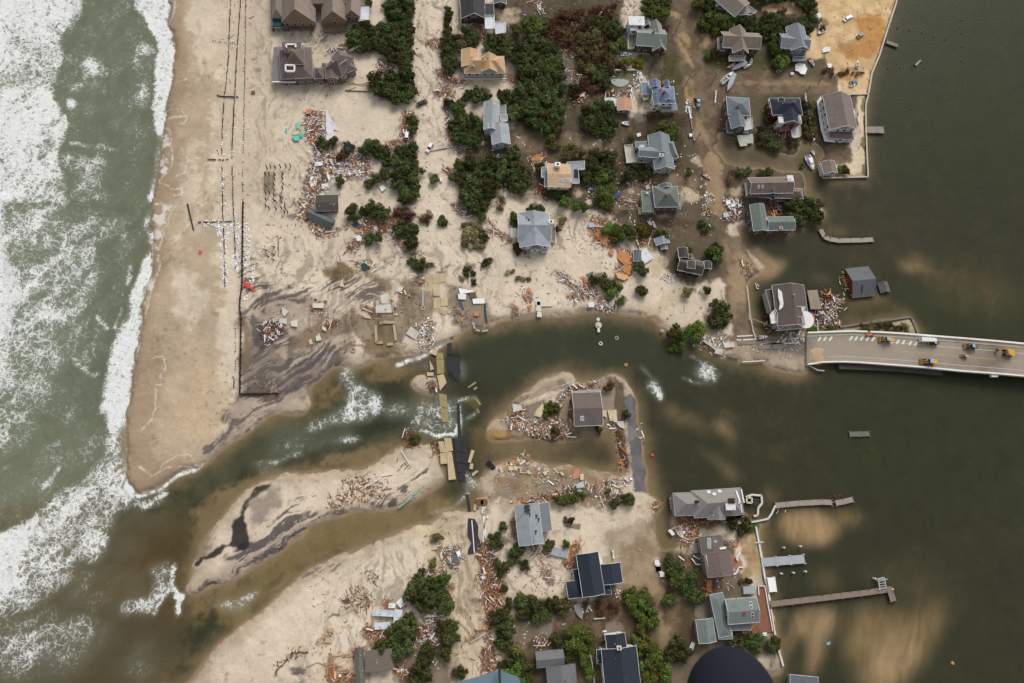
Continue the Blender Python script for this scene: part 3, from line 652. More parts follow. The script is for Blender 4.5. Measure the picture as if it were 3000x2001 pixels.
# wet brown flats and drains
paint((128, 110, 88), M("i:960,280 1100,300 1450,370 1700,470 1800,640 1640,640 1500,440 1150,440 1000,500 940,420|i:600,560 950,520 860,590 420,620 250,780 200,740 420,620|i:660,1080 1080,920 1500,880 1560,900 1520,1240 1300,1100 1050,1090 800,1240 520,1400 620,1200|i:1500,850 2240,650 2240,1100 1900,1130 1850,1250 1550,1230|i:20,850 120,900 150,1200 120,1567 20,1567|i:1860,480 2050,500 2250,640 2240,900 1900,860 1800,740", 4, 1.2), .8, (112, 96, 76), .6)
paint((112, 96, 66), M("i:960,310 1300,330 1600,420 1800,560 1600,500 1200,420 1000,490|i:1500,1200 1330,1460 1500,1360 1800,1330 2100,1180 1900,1200|i:1560,960 1800,960 1800,1220 1560,1220", 3, 1.5), .85, None, .9)
paint((118, 104, 86), M("j:440,500 560,480 640,620 900,800 980,960 900,1030 560,1010 440,800", 4, 2), .8, (96, 86, 74), .5)
# scrub soils and the built-up back land
soil = (72, 58, 42); soil2 = (62, 52, 38)
paint((76, 63, 47), M("c:900,-200 2400,-200 2400,1600 1300,1600 900,1000|d:-100,-200 1100,-200 1240,600 1360,860 1400,1100 1650,1100 1640,1400 1560,1700 1200,2100 0,2100|g:900,-100 1500,-100 1700,1600 1000,1600 300,1100 500,300|h:100,950 700,960 1300,1150 1450,1500 700,1600 200,1600|k:900,-50 1700,-50 1700,600 1500,520 1000,420", 8, 2.5), .92, (68, 60, 40), .3)
paint((88, 74, 56), M("s:1150,500 1750,500 2400,-100 2400,1700 0,1700 200,1000 650,800|p:40,560 700,560 800,900 1000,1100 1150,1600 0,1600", 8, 2.5), .88, (66, 58, 40), .3)
paint(soil, M("b:1350,-200 2500,-200 2400,500 2400,1567 1900,1700 1350,1567 1150,1300 1280,900 1250,600 950,500 950,60|f:1150,60 2400,-100 2400,900 1950,1000 1500,900 1000,850 600,300|g:-100,-100 1200,-100 1200,500 900,700 700,1050 0,1050", 8, 2.5), .92, soil2, .3)
paint((128, 112, 90), M("f:1150,170 1700,180 1900,150 2351,260 2400,330 1900,350 1600,340 1200,350|f:850,100 900,100 930,300 840,300|f:1130,870 1350,860 1700,880 1700,980 1500,960 1200,950|b:1600,600 1750,600 1900,900 1850,1000 1750,1000|b:950,200 1400,160 1450,200 1000,260|g:560,700 900,640 1340,640 1400,950 700,1050 300,1000", 5, 1.6), .85, (108, 92, 72), .4)
paint((186, 168, 140), M("f:1330,780 1420,520 1480,520 1440,700|f:780,650 1100,820 1050,870 800,740|b:970,90 1250,90 1330,150 1000,200|b:1050,200 1250,210 1250,300 1100,330|f:1180,160 1380,150 1200,240|f:1880,780 2040,830 1870,920|g:520,880 560,770 650,780 560,900|g:1150,800 1420,880 1400,960 1160,1010|g:860,1130 1100,1060 1170,1080 900,1160|g:1240,480 1380,380 1380,600|g:1680,830 1830,750 1840,860 1700,880|k:780,330 1010,180 960,360 850,470|k:850,700 1220,560 1200,700 960,810 860,780|k:640,780 780,770 940,850 900,900 700,880|f:1580,1060 1800,1080 1700,1160 1600,1140", 4, 1.2), .85)
# streets
road = (116, 99, 78)
paint(road, M("c:1040,-200 1290,-200 1300,100 1370,400 1420,700 1500,820 2400,830 2400,1080 1550,1090 1560,1300 1650,1567 1290,1567 1180,1000 1110,700 1060,300|d:-100,840 1350,850 1400,1080 -100,1080|g:1280,-20 1540,-20 1640,500 1640,700 1620,1000 1600,1200 1830,1480 1610,1567 1500,1000 1400,600|k:1600,-20 1830,-20 1900,110 1990,220 2050,380 1920,540 1925,700 1962,900 1990,1130 1760,1150 1720,900 1640,600|k:1760,1100 2400,1160 2400,1300 1900,1300 1400,1180|l:-20,1040 500,1040 500,1200 -20,1190", 3, 1), .92, (96, 80, 62), .5)
paint((156, 132, 102), M("g:1480,350 1580,370 1640,480 1600,680 1640,880 1620,1080 1560,1250 1640,1480 1600,1500 1500,1100 1440,900 1390,800 1400,500|k:1850,150 2000,200 2050,330 1940,440 1880,640 1960,900 1900,900 1850,700 1700,640 1660,450 1760,200|k:1200,980 1500,990 1700,1150 1900,1250 2350,1220 2350,1330 1850,1380 1640,1340 1510,1310|s:1150,-50 1560,-50 1700,300 1640,600 1850,800 2080,1060 2000,1130 1860,960 1790,1250 1680,1200 1650,900 1560,550 1300,400|n:-10,1500 500,1567 0,1600|p:-20,250 40,330 60,600 130,800 240,1100 200,1300 160,1570 90,1570 60,1100 -20,900", 5, 2), .8)
paint((176, 146, 106), ST("c:1100,470 1200,600 1290,800|c:1165,410 1230,480 1260,560|c:1120,180 1000,150|c:1200,1030 1230,1150|c:1400,430 1470,430 1440,520 1400,540", 3.0, 3, 1), .6)
paint((150, 128, 100), ST("g:1330,-20 1400,160 1480,350 1560,560|c:1240,900 1300,1100 1350,1567|s:1420,0 1540,300 1640,620 1700,900|k:1640,0 1700,300 1740,700 1760,900|d:0,950 700,960 1300,960", 2.2, 2, .9), .6)
paint((110, 96, 80), ST("c:1040,0 1100,500 1170,900 1230,1200 1300,1567|c:1330,100 1390,500 1420,640|k:1590,0 1640,250 1600,620 1650,800", .8, 1, .3), .7)
# asphalt of the bridge approach and of the isolated street
paint((166, 150, 128), M("k:1500,1280 1700,1180 2360,1150 2400,1400 1860,1410 1640,1350|l:-20,1080 500,1060 490,1290 300,1280 120,1190 -20,1190", 3, 1), .85, (148, 132, 112), .2)
paint((104, 100, 98), M("l:-20,1020 500,1020 500,1060 -20,1060|l:100,1060 490,1080 480,1130 120,1130", 2, .8), .8)
paint((98, 96, 98), M("n:95,330 180,260 262,350 270,560 292,700 336,860 362,1100 400,1420 215,1420 195,1180 165,900 140,660 110,480", 1.2, .3), 1.0, (108, 106, 106), .2)
paint((140, 132, 120), M("n:140,660 190,640 250,690 240,760 280,800 160,820", 4, 1), .5)
# lawns, flooded gardens, and the orange washed-over lot by the bay
paint((64, 66, 34), M("c:620,600 1120,600 1160,800 1100,1200 700,900|c:1400,580 1700,600 1720,760 1600,790 1420,760|c:1950,560 2400,560 2400,800 1950,800|d:0,560 870,560 860,800 0,800|d:480,1090 700,1100 1100,1100 1160,1500 1000,1700 560,1600|c:250,840 650,830 650,980 560,1080 400,1100 280,1000", 4, 1.5), .85, (78, 70, 40), .4)
paint((66, 86, 34), M("m:1540,400 1700,370 1700,480 1640,600 1500,600|p:800,380 930,380 930,480 800,470", 3, .8), .9)
paint((60, 46, 24), M("c:690,1250 1050,1260 1040,1390 850,1420 740,1390|c:720,790 900,780 1100,860 900,900 740,880|h:1300,640 1380,660 1420,800 1330,780|h:200,480 400,560 380,660 300,660|g:860,1180 1150,1130 1400,1160 1350,1220 1000,1260", 3, 1.5), .75, None, 1.0)
paint((112, 108, 100), M("c:560,1300 690,1260 740,1400 640,1440|b:1720,620 1860,700 1890,950 1820,1060 1750,1000|b:1800,1130 1880,1250 1830,1240|c:330,240 480,230 500,430 330,420", 3, 1), .8, None, .8)
paint((204, 176, 134), M("d:1150,-200 2080,-200 2060,60 1960,350 1870,640 1780,840 1740,1070 1400,1085 1350,860 1250,800 1240,640 1180,400 1130,120|d:480,100 780,20 1000,100 1130,300 1200,620 1210,680 1030,700 1060,420 900,200 600,180", 4, 1), 1.0, (188, 158, 116))
paint((160, 104, 44), M("d:1640,160 1760,210 1960,230 1950,360 1900,560 1830,720 1600,720 1400,640 1330,560 1500,480 1620,440 1570,300|d:1360,860 1560,840 1500,980 1380,960", 7, 2.0), .75, (176, 124, 62))
paint((206, 188, 158), M("h:1830,120 1905,100 1895,230 1905,500 1925,1045 1700,1050 1580,960 1750,780 1830,720 1830,560 1790,300|h:1560,880 1720,1040 1410,1060 1400,900", 3, .8), .95)
paint((120, 104, 84), M("h:1350,660 1700,690 1760,800 1740,890 1560,900 1400,780", 3, 1), .9, (98, 82, 64))
paint((104, 90, 40), M("h:1850,150 1900,130 1890,380 1840,300|h:1840,600 1905,580 1905,780 1830,700|h:1860,930 1920,920 1925,1040 1850,1030", 2, .6), .85)
paint((150, 136, 110), M("d:1440,480 1560,420 1700,560 1330,600", 6, 1.5), .35)
# the southern yards
paint((104, 88, 68), M("s:0,600 700,600 1300,450 1650,600 1700,1300 1750,1700 -200,1700|p:60,640 450,600 520,1000 640,1380 700,1567 200,1567 160,1200|y:0,400 900,400 1200,1500 0,1500", 8, 2.5), .82, (78, 64, 46), .2)
paint((190, 172, 144), M("y:850,0 1700,0 1600,400 1500,1400 1150,1400 950,800|r:0,450 560,330 800,500 980,720 1250,1200 1300,1566 500,1566 300,900|q:1300,1150 1450,1150 1480,1567 800,1567", 4, 1.5), .8)
paint((126, 116, 106), M("s:300,990 440,870 470,900 440,1060|s:1050,850 1260,860 1270,990 1080,1000|p:100,1050 520,1000 560,1210 400,1200 380,1050", 2, .5), .8)
paint((176, 150, 108), M("p:680,480 920,480 980,850 800,880 860,700 760,520", 4, 1.2), .9, (150, 126, 90))
paint((150, 100, 82), M("p:700,660 800,700 820,780 730,800", 1.5, .3), .9)
paint((146, 128, 104), M('s:1000,-150 1650,-350 1700,300 1400,600 1100,480|m:1900,1420 2351,1400 2351,1567 1900,1567', 6, 2), .6, (120, 104, 84))
# the island
paint((150, 132, 112), M("m:1100,560 1170,400 1280,330 1400,210 1800,60 1800,240 1560,380 1400,560 1200,700", 4, 1.5)*sst(.3, .6, st1), .8, (110, 96, 84))
paint((160, 126, 76), M("m:920,650 1160,700 1180,780 1100,820 940,810|m:1050,1060 1300,1060 1200,1130 1050,1130|m:1700,1130 1960,1150 1900,1260 1760,1200", 3, .8), .9)
paint((100, 78, 54), M("m:1350,560 1900,660 1950,800 1700,850 1350,800|m:900,1180 1400,1180 1300,1400 900,1400|m:1700,1180 1860,1220 1860,1340 1690,1300|n:0,650 130,700 160,1100 0,1250|m:1350,1500 1800,1400 2351,1300 2351,1567 1350,1567", 6, 1.5), .6, (84, 66, 44))
paint((124, 108, 88), M("m:1000,1200 1700,1130 2351,1220 2351,1400 1200,1567 860,1567 900,1250", 6, 2), .85, (140, 118, 90))
paint((168, 152, 130), M("r:1100,100 1440,100 1450,300 1250,380 1050,330|m:930,1567 1000,1400 1300,1480 1280,1567", 4, 1.5)*sst(.3, .7, n2), .7)
# trodden splinters and leaf litter under rubble and trees
paint((112, 84, 62), M("|".join(r[0] for r in RUB if r[1][0] in 'lr'), 2.5, .5), .68, (84, 62, 48))
paint((146, 130, 112), M("|".join(r[0] for r in RUB if r[1][0] in 'cw'), 2.5, .5), .5, (112, 98, 84))
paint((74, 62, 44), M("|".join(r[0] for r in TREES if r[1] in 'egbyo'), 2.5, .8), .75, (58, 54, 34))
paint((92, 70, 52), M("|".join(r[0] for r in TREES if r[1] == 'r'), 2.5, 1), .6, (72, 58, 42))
paint((112, 96, 76), M("m:1080,500 1300,420 1560,380 1870,220 2290,60 2480,120 2480,700 1950,820 1200,810 1000,640", 4, 2), .6, (88, 74, 56))
paint((94, 76, 56), M('n:-20,80 100,180 120,700 150,1150 40,1200 0,650', 2, .6), .75, (74, 62, 48))
# peppering of small wrack and clods over all dry ground
sp = sst(.66, .76, fbm(GX, GY, 2.2, 3, 41))*sst(.4, .62, fbm(GX, GY, 16, 3, 44))
paint((120, 104, 86), sp, .4)
# erosion ripples on the bare lots
rp = M("f:1580,1100 2100,1100 2050,1567 1650,1500|r:1330,900 2100,950 2150,1400 1350,1400|r:1960,120 2351,120 2351,340 1980,340|b:0,0 560,0 560,560 0,700|e:1200,700 1800,700 1800,950 1200,900|s:0,150 600,150 600,560 0,500|j:1000,850 1300,850 1200,920|y:900,0 1600,0 1500,900 1000,800", 6, 3)
rf = rot_fbm(math.radians(118), 9, 1.0, 3, 61, 7)
paint((128, 112, 94), rp*sst(.52, .66, rf), .6)
col *= (0.93+0.14*n3[..., None])
mk = rot_fbm(math.radians(100), 7, 1.3, 4, 131, 6)
inl = blur(M("t:1950,-150 2500,-150 2500,1600 1950,1600|b:0,-150 3000,-150 3000,1600 0,1600|i:100,0 3000,0 3000,1100 100,1100|q:500,1600 1000,700 1500,100 3000,-300 3000,1700 500,1700", 0), 3)
col *= (1-(.38*inl*sst(.50, .66, mk)*(1-sst(.5, .7, n1)*.6))[..., None])
col *= (1+.16*(fbm(GX, GY, 9, 4, 141)-.5)*2)[..., None]
# wet, darker band just above every waterline
wb = sst(.95, .45, landb+(nr-.5)*.25)*(landb > .3)
col = col*(1-.22*wb[..., None]*np.array([.9, 1, 1.12], np.float32))
wet = np.maximum(wet, wb*.9)
# old swash lines and foam left lying on the wet beach
sw = ST("t:1285,10 1340,30 1390,0|t:1335,30 1330,100 1290,190|t:1280,860 1340,840 1400,840 1430,900 1300,910|t:1445,905 1420,950 1380,955|t:1250,980 1300,1010 1320,1090 1325,1200 1300,1310 1230,1380|t:1390,1150 1440,1220 1430,1330 1360,1350|t:1230,1390 1330,1450 1390,1440 1380,1480 1340,1490|u:1300,10 1355,5 1310,60 1290,160 1240,195 1260,240 1250,290 1220,360 1215,430 1240,450 1190,560 1160,680 1130,800 1090,920 1075,960 1065,1060 1040,1160|u:1170,1180 1260,1170 1280,1250 1240,1310 1250,1390 1190,1390 1190,1500 1200,1567|v:1190,0 1180,60 1080,160|v:1080,440 1160,510 1220,490 1260,420 1360,365 1450,350 1480,370 1490,400|v:1210,500 1330,440 1500,450 1520,460|v:1500,430 1560,405 1575,440 1540,500|u:1160,310 1165,480 1140,540|t:1440,610 1350,640", .5, 2.5, 0)
paint((226, 222, 212), sw*sst(.3, .5, n3+.1), .42)
sw2 = M("t:1250,1000 1320,1100 1320,1220 1290,1320 1230,1380 1240,1100|u:1170,-30 1340,10 1290,160 1240,190 1200,130 1160,110|u:1170,200 1250,220 1220,340 1180,340|u:1140,560 1190,560 1130,760 1090,880|v:900,100 960,110 980,420 960,480 880,460|v:1040,640 1200,600 1350,510 1300,590 1260,660 1100,760 1010,700|v:1500,420 1570,410 1570,470 1510,490", 3, .8)
paint((214, 210, 200), sw2*sst(.48, .58, fbm(GX, GY, 3.2, 4, 71)), .75)

# ---- water colours, foam, sandbars under water
wc = np.empty((NY, NX, 3), np.float32); wc[:] = C3((56, 57, 42))
def wpaint(c, m, op=1.0):
    global wc
    m = ragged(m, .7)
    a = (m*op)[..., None]; wc = wc*(1-a)+C3(c)[None, None]*a
wpaint((82, 88, 70), M("t:-300,-200 1340,-200 1340,1567 -300,1567|u:-300,-50 1250,-50 1050,1200 980,1597 -300,1597|v:-300,-50 980,-50 1000,560 700,560 320,720 -300,950", 4, 6), 1)
wpaint((92, 95, 74), M("v:-300,300 900,100 900,600 500,700 -300,1100", 4, 10), .6)
wpaint((84, 76, 54), M("v:-300,900 400,700 1000,700 1300,700 1700,500 1500,1500 1300,2300 -300,2400", 6, 8), .85)
wpaint((86, 70, 42), M("v:500,1250 1100,1150 1400,1100 1450,1400 1400,1567 600,1567|v:1100,900 1500,850 1700,900 1400,1100 1100,1100|v:1280,560 1380,490 1540,470 1500,620 1350,640", 8, 5), .7)
wpaint((72, 74, 54), M("v:1700,330 2100,60 2351,-20 2351,350 2000,500 1800,560 1500,760 1000,800 1300,720|w:450,600 700,530 1150,480 1950,440 1980,760 1300,830 800,880 0,1150 0,900", 4, 4), .9)
wpaint((46, 50, 36), M("w:1130,690 1200,640 1330,550 1700,540 1920,560 1900,640 1500,660 1220,720 1150,720|w:820,800 1250,770 1200,830 900,870|w:1860,20 1960,120 1940,300 1860,280", 3, 2), .8)
wpaint((128, 110, 78), M("w:620,960 1230,830 1340,800 1420,800 1340,890 1200,950 800,1000 600,1000|v:1450,750 1700,620 2150,440 2351,430 2351,560 2000,590 1850,740 1700,1000 1450,1050|w:720,460 1000,330 1180,330 1180,400 900,490 720,520|w:1190,180 1500,150 1700,90 1700,160 1500,200 1480,330 1400,330 1250,300", 6, 3), .8)
wpaint((122, 106, 70), M("v:1450,1430 1800,1300 2100,1130 2351,990 2351,1200 2100,1500 1900,1567 1380,1567|w:0,1567 600,1500 1100,1320 1600,1230 1850,1110 1900,1250 1870,1330 1600,1410 1200,1567|q:-500,1500 0,500 600,0 1400,-60 1300,40 900,200 550,500 0,950 -400,1300", 5, 4), .85)
wpaint((76, 72, 44), M("v:1850,1567 2100,1380 2351,1150 2351,1260 2150,1500 2000,1567|w:800,1480 1400,1340 1880,1200 1900,1280 1500,1400 1100,1480|q:0,350 500,60 650,30 400,330 200,500 0,600", 6, 4)*sst(.35, .65, st1), .8)
wpaint((58, 62, 46), M("j:560,1030 1000,1000 1500,900 2351,900 2351,1600 500,1600|k:0,900 800,950 1000,1150 2351,1450 2351,1600 0,1600|m:420,200 900,200 1500,150 2351,0 2351,-60 420,-60", 5, 5), .9)
wpaint((86, 76, 50), M("j:640,1010 900,950 1200,960 1100,1060 800,1090|m:700,700 900,640 1000,820 1700,850 1500,900 1000,900 850,1150 700,1100|k:560,900 880,920 880,1000 650,980", 6, 3), .75)
# bay
wpaint((54, 58, 38), M("d:1700,-300 4000,-300 4000,2200 1700,2200|x:900,-1600 2600,-1600 2600,200 900,200", 3, 15), .8)
wpaint((80, 70, 50), M("g:1480,350 1640,100 1700,300 2400,350 2800,500 2700,900 2300,560 1700,560|h:0,300 160,300 300,600 800,720 1150,820 1250,1000 700,1000 400,800 200,760|g:1500,0 1640,0 1680,250 1500,250", 5, 3), .7)
wpaint((66, 60, 42), M("h:1200,1200 1900,1150 2200,1400 2300,1800 1400,1900 1000,1600|l:500,0 1700,250 2351,500 2351,800 1500,600 700,300|n:600,200 2351,900 2351,1500 900,1000", 10, 18), .75)
wc = wc*(.87+.41*blur(M('t:-300,-200 1300,-200 1250,1567 -300,1567|u:-300,-50 1250,-50 950,1200 900,1597 -300,1597|v:-300,-50 950,-50 900,560 500,1200 -300,1700', 0), 12))[..., None]
def bar(spec, op, bl, c=(132, 112, 80), wpv=5):
    global wc
    a = (M(spec, wpv, bl*.75)*op*(.55+.9*rot_fbm(math.radians(70), 18, 3, 3, 401, 3)))[..., None]; wc = wc*(1-a)+C3(c)[None, None]*a
wpaint((40, 40, 40), M("j:440,760 520,820 520,1100 600,1400 560,1567 430,1567 400,1300 460,1100|w:1850,100 1950,120 1960,320 1860,300|w:1900,740 1970,750 2010,940 2000,1100 2060,1330 2010,1340 1960,1060 1925,900|w:1928,470 1958,470 1968,745 1935,745", 2, .6), .85)
wpaint((104, 92, 62), M("w:1770,40 1830,40 1850,250 1780,250|w:1600,590 1720,590 1720,650 1620,640|w:1860,450 1990,420 2100,440 2080,540 1960,480", 3, 1.2), .55)
bar("k:2050,300 2300,240 2351,270 2300,330 2150,440 2060,420|l:0,230 100,280 290,360 180,460 60,470 0,400", .85, 1.6, (142, 120, 90))
bar("l:1260,320 1400,340 1620,440 1700,470 1560,460 1350,400", .7, 2.5); bar("l:1350,280 1520,310 1600,340 1400,320|l:520,450 640,450 700,490 560,480|l:640,30 850,60 800,100 650,90", .45, 2.5)
bar("l:770,790 850,790 910,840 830,860|l:760,680 1150,620 1200,680 900,740", .5, 3)
bar("l:100,1240 300,1290 480,1300 480,1330 300,1340 80,1280", .6, 2)
bar("l:1400,400 2300,600 2200,750 1500,500", .35, 9)
bar("n:500,380 700,470 900,560 1100,700 1080,730 850,640 650,560", .6, 3); bar("n:1150,600 1300,640 1380,760 1330,800 1180,680", .75, 2)
bar("n:1000,400 1320,500 1460,590 1200,500|n:900,930 1200,1050 1400,1200 1420,1300 1360,1290 1200,1100|n:1750,930 1900,980 1850,1010|n:380,1000 440,1050 450,1400 410,1400", .5, 2.4)
bar("x:470,330 560,240 700,250 860,290 950,390 900,460 800,500 660,510 520,450", .95, 2.2, (146, 122, 90), 3)
bar("x:870,300 1000,270 1150,280 1080,340 950,350|x:380,80 430,80 430,200 380,190", .7, 3); bar("x:720,760 900,740 920,800 830,860 740,820|x:1100,720 1200,690 1170,760|x:1260,680 1400,800 1330,810", .4, 4)
bar("x:620,1060 680,1010 800,990 930,1000 880,1150 820,1320 760,1500 690,1500 700,1300 680,1180 620,1180 560,1290 520,1370 540,1250", .85, 2.4, (140, 118, 88), 3)
bar("x:1000,1100 1100,1000 1300,1040 1500,1060 1750,950 1720,1100 1650,1220 1500,1400 1380,1600 1080,1600 1180,1450 1250,1330 1150,1400 1000,1400 950,1330", .75, 4, (128, 108, 76), 5)
bar("x:1250,1260 1500,1220 1560,1300 1400,1567 1100,1567 1180,1450", .8, 4, (152, 128, 96), 3)
bar("x:1300,760 1700,800 1850,900 1750,1000 1500,1000", .25, 9)
# shallow rim along the shores, so that the bottom shows through
inn = 1-blur(M('t:-300,-200 1400,-200 1250,1567 -300,1567|u:-300,-50 1300,-50 950,1597 -300,1597|d:1700,-300 4000,-300 4000,2200 1700,2200', 0), 6)
shal = sst(.0, .5, blur(land, 4.5)+(nr-.5)*.12)*(.25+.6*inn)
sh2 = sst(.2, .5, blur(land, 1.8))*inn*.6
wc = wc*(1-.8*shal[..., None])+C3((126, 108, 80))[None, None]*(.8*shal[..., None])
wc = wc*(1-sh2[..., None])+C3((146, 128, 104))[None, None]*sh2[..., None]
wc = wc*(.95+.1*n1[..., None])
wc *= (.93+.14*rot_fbm(math.radians(20), 30, 8, 4, 91, 5)[..., None])

foam = .23*blur(M('t:-300,-200 1300,-200 1250,1567 -300,1567|u:-300,-50 1250,-50 950,1200 900,1597 -300,1597|v:-300,-50 950,-50 900,560 500,900 -300,1200', 0), 5)
def fo(spec, d, wp=5, bl=1.2):
    global foam
    foam = np.maximum(foam, M(spec, wp, bl)*d)
def fs(spec, w, d, wp=4, bl=.5):
    global foam
    foam = np.maximum(foam, ST(spec, w, wp, bl)*d)
fo("t:-300,-200 620,-200 645,130 560,190 470,250 470,480 440,600 400,640 440,800 530,900 520,1000 480,1120 450,1250 500,1350 520,1567 -300,1567", .72)
fo("t:-300,250 60,300 50,700 80,1567 -300,1567|t:0,60 350,30 560,100 400,160 200,180", .95, 5, 4)
fo("t:620,-100 645,130 610,160 560,0|t:440,340 475,350 475,500 430,560|t:480,880 530,900 520,1000 480,1120 455,1250 490,1120", .9, 2, .8)
fo("t:470,220 690,300 620,430 620,600 400,650 480,400", .36, 5, 3)
fo("t:600,430 700,420 840,500 860,600 780,600 680,560 660,640 620,690 500,730 480,680 620,600", .62, 4, 1.5)
fo("t:700,540 880,540 860,660 900,690 760,620", .34, 4, 2); fo("t:500,720 600,770 600,800 540,850 500,830", .7, 3, .7)
fo("t:1010,-100 1285,-100 1290,180 1320,270 1340,380 1320,500 1325,620 1290,780 1280,900 1245,1000 1240,1100 1225,1300 1200,1450 1180,1567 1120,1567 1190,1300 1210,1100 1180,900 1170,650 1200,450 1190,300 1110,150 1020,60", .86, 3, 1)
fo("t:1020,320 1120,330 1210,400 1150,440 1010,430 1100,470 990,500|t:1000,570 1100,600 1160,800 1110,900 1030,840 1060,750 1000,760 1060,680|t:1090,280 1170,180 1100,130|t:1110,1000 1190,980 1190,1060|t:1100,1130 1200,1160 1190,1200|t:1070,1400 1150,1420 1150,1560 1080,1500", .55, 6, 1.5)
fo("t:820,920 870,900 880,990 820,990|t:1020,980 1070,1000 1050,1040|t:600,250 1050,180 1080,230 750,240|t:560,1080 700,1090 760,1130 640,1130", .33, 6, 2)
fs("t:560,1090 700,1120 900,1150|t:760,1100 900,1150|u:490,1100 560,1200 700,1300 770,1310|u:740,850 820,950|u:990,480 975,600|u:930,800 880,950|v:0,480 60,440|v:450,450 400,520 340,600", 2.6, .5)
fo("t:450,1130 650,1150 820,1200 850,1260 760,1300 800,1380 880,1480 960,1567 520,1567 500,1400", .44, 6, 2)
fo("u:-300,-40 560,-40 620,60 940,60 1010,150 990,330 700,300 800,500 780,650 640,720 800,900 600,1000 760,1280 640,1300 480,1100 500,1300 420,1420 400,1597 -300,1597", .52, 9, 4)
fo("u:-300,-40 60,-40 80,350 170,480 190,600 130,880 100,1000 -300,1250", .9, 4, 1.5); fo("u:420,1000 520,1100 720,1290 640,1290 480,1150", .62, 4, 1.5)
fo("u:70,-40 380,-40 380,160 280,330 100,350", .62, 5, 2)
fo("u:1165,-30 1160,100 1120,200 1095,170 1140,40|u:1225,170 1190,330 1160,430 1150,540 1110,650 1090,800 1078,950 1050,1070 1025,1200 1010,1350 965,1597 740,1597 800,1400 830,1220 860,1060 960,850 1020,620 1085,420 1140,330 1120,230", .93, 3, .8)
fo("v:760,-40 965,-40 960,100 975,300 980,400 965,480 975,560 1028,650 1000,730 850,770 880,860 740,960 830,955 830,1020 740,1170 530,1180 590,1300 430,1450 40,1597 -300,1700 -300,1000 130,900 200,870 340,720 430,640 620,540 720,490 830,300 800,150", .58, 6, 1.6)
fo("v:800,-40 965,-40 960,100 880,200 820,180|v:-300,1000 130,900 200,880 350,720 320,850 240,1000 180,1180 90,1380 0,1540 -300,1700|v:730,990 830,955 830,1020 770,1090|v:960,500 1030,640 1010,690 940,600", .93, 3, 1)
fo("v:-300,-30 300,10 350,100 220,350 150,300 60,380 -300,480", .46, 6, 2); fo("v:350,560 420,510 400,590 340,610|v:0,900 120,870 60,940", .6, 3, 1)
fo("v:1100,1230 1320,1180 1290,1380 1180,1540 900,1567 880,1480 1140,1420 1180,1330", .5, 5, 1.2); fo("v:1180,1380 1290,1350 1240,1420|v:1600,1500 1880,1440 2020,1360 1950,1440 1800,1560", .62, 4, .8)
fo("v:1000,650 1100,690 1260,640 1270,660 1230,720 1090,765 1010,730", .5, 3, .8)
fs("v:1020,660 1120,650 1230,620 1300,560 1380,500 1510,460|v:1270,650 1190,680 1090,760", 1.6, .8, 2, .4); fs("v:1180,1550 1240,1440 1300,1360 1330,1200|v:1365,1567 1360,1500 1390,1420 1340,1440 1330,1370", 1.8, .8, 2, .4)
fo("v:850,900 1050,1050 1040,1130 880,1120|v:700,1020 900,1100", .22, 6, 3); fo("v:960,800 1250,760 1250,860 1000,900", .16, 5, 3)
# rapids through the cut
fo("w:1075,190 1150,190 1160,310 1330,400 1345,530 1250,610 1000,650 700,690 900,600 1050,470 1130,390 1030,330", .62, 5, 1.2)
fo("w:1110,300 1180,330 1330,410 1330,530 1240,590 1100,600 1180,480 1200,390", .62, 3, 1)
fo("w:650,800 900,760 1180,730 1215,740 1100,780 850,790 660,830|w:360,960 620,880 740,840 760,880 560,920 400,970|w:380,1000 610,970 600,990 400,1010", .62, 4, .9)
fo("w:1330,480 1600,470 1920,430 1940,740 1880,700 1600,680 1580,580 1350,560", .46, 6, 2); fo("w:700,650 1130,700 1100,800 500,900 500,800", .3, 8, 3)
fo("w:1590,670 1700,665 1870,715 1950,705 1945,745 1880,735 1760,740 1700,700|w:1910,600 1950,700 1900,700|w:1590,640 1690,620 1600,650", .8, 3, .6)
fo("w:1990,990 2040,1030 2100,1080 2150,1115 2060,1130 2010,1180 1990,1080", .74, 3, .8); fs("w:2000,1180 1920,1250 1740,1320|w:2090,540 2000,600|w:1930,450 2070,430|w:1780,400 1780,510", 1.2, .5, 2, .4)
fo("w:1940,140 1990,180 2000,280 1950,310|w:1560,200 1720,150 1730,220|w:1560,1040 1500,1060", .42, 3, 1); fs("w:1710,80 1790,40 1860,8|w:1570,150 1720,75|w:1540,150 1470,180", 2.0, .75, 2, .4)
fo("n:380,160 440,110 500,150 560,260 565,340 510,370 400,220", .62, 2, .8); fo("n:450,260 560,260 565,340 510,365", .8, 2, .5); fs("n:330,0 400,80 500,150", 1, .5, 2, .3)
fo("n:920,0 1000,-100 1150,-20 1195,80 1170,150 1090,155 920,110", .5, 3, 1.2); fo("n:1080,60 1160,20 1195,80 1170,150 1090,155", .72, 2, .8); fs("n:790,100 900,150 1100,155|k:1270,1340 1400,1420 1560,1500 1600,1560|k:700,1470 800,1567", 1.2, .5, 2, .4)
fo("k:2000,90 2080,90 2080,150 2000,160", .3, 2, 1)
fo("v:560,1180 1100,1230 1150,1560 500,1567", .2, 6, 3)
fs("w:1945,480 1950,730|w:1990,1000 2010,1180", 1.6, .6, 2, .4)
fo("v:-300,1600 300,1500 600,1560 900,1700 500,2092 -300,2092|v:1100,1780 1170,1750 1190,1900 1150,2092 950,2000", .42, 6, 3)
fo("v:560,1150 760,1180 700,1500 450,1540", .34, 6, 3)
sf = rot_fbm(math.radians(62), 16, 5, 5, 301, 9)
foam = foam*np.where(foam > .84, 1, .8+.55*sst(.3, .7, sf))
foam = foam*(1-sst(.5, .9, landb)*1.0)

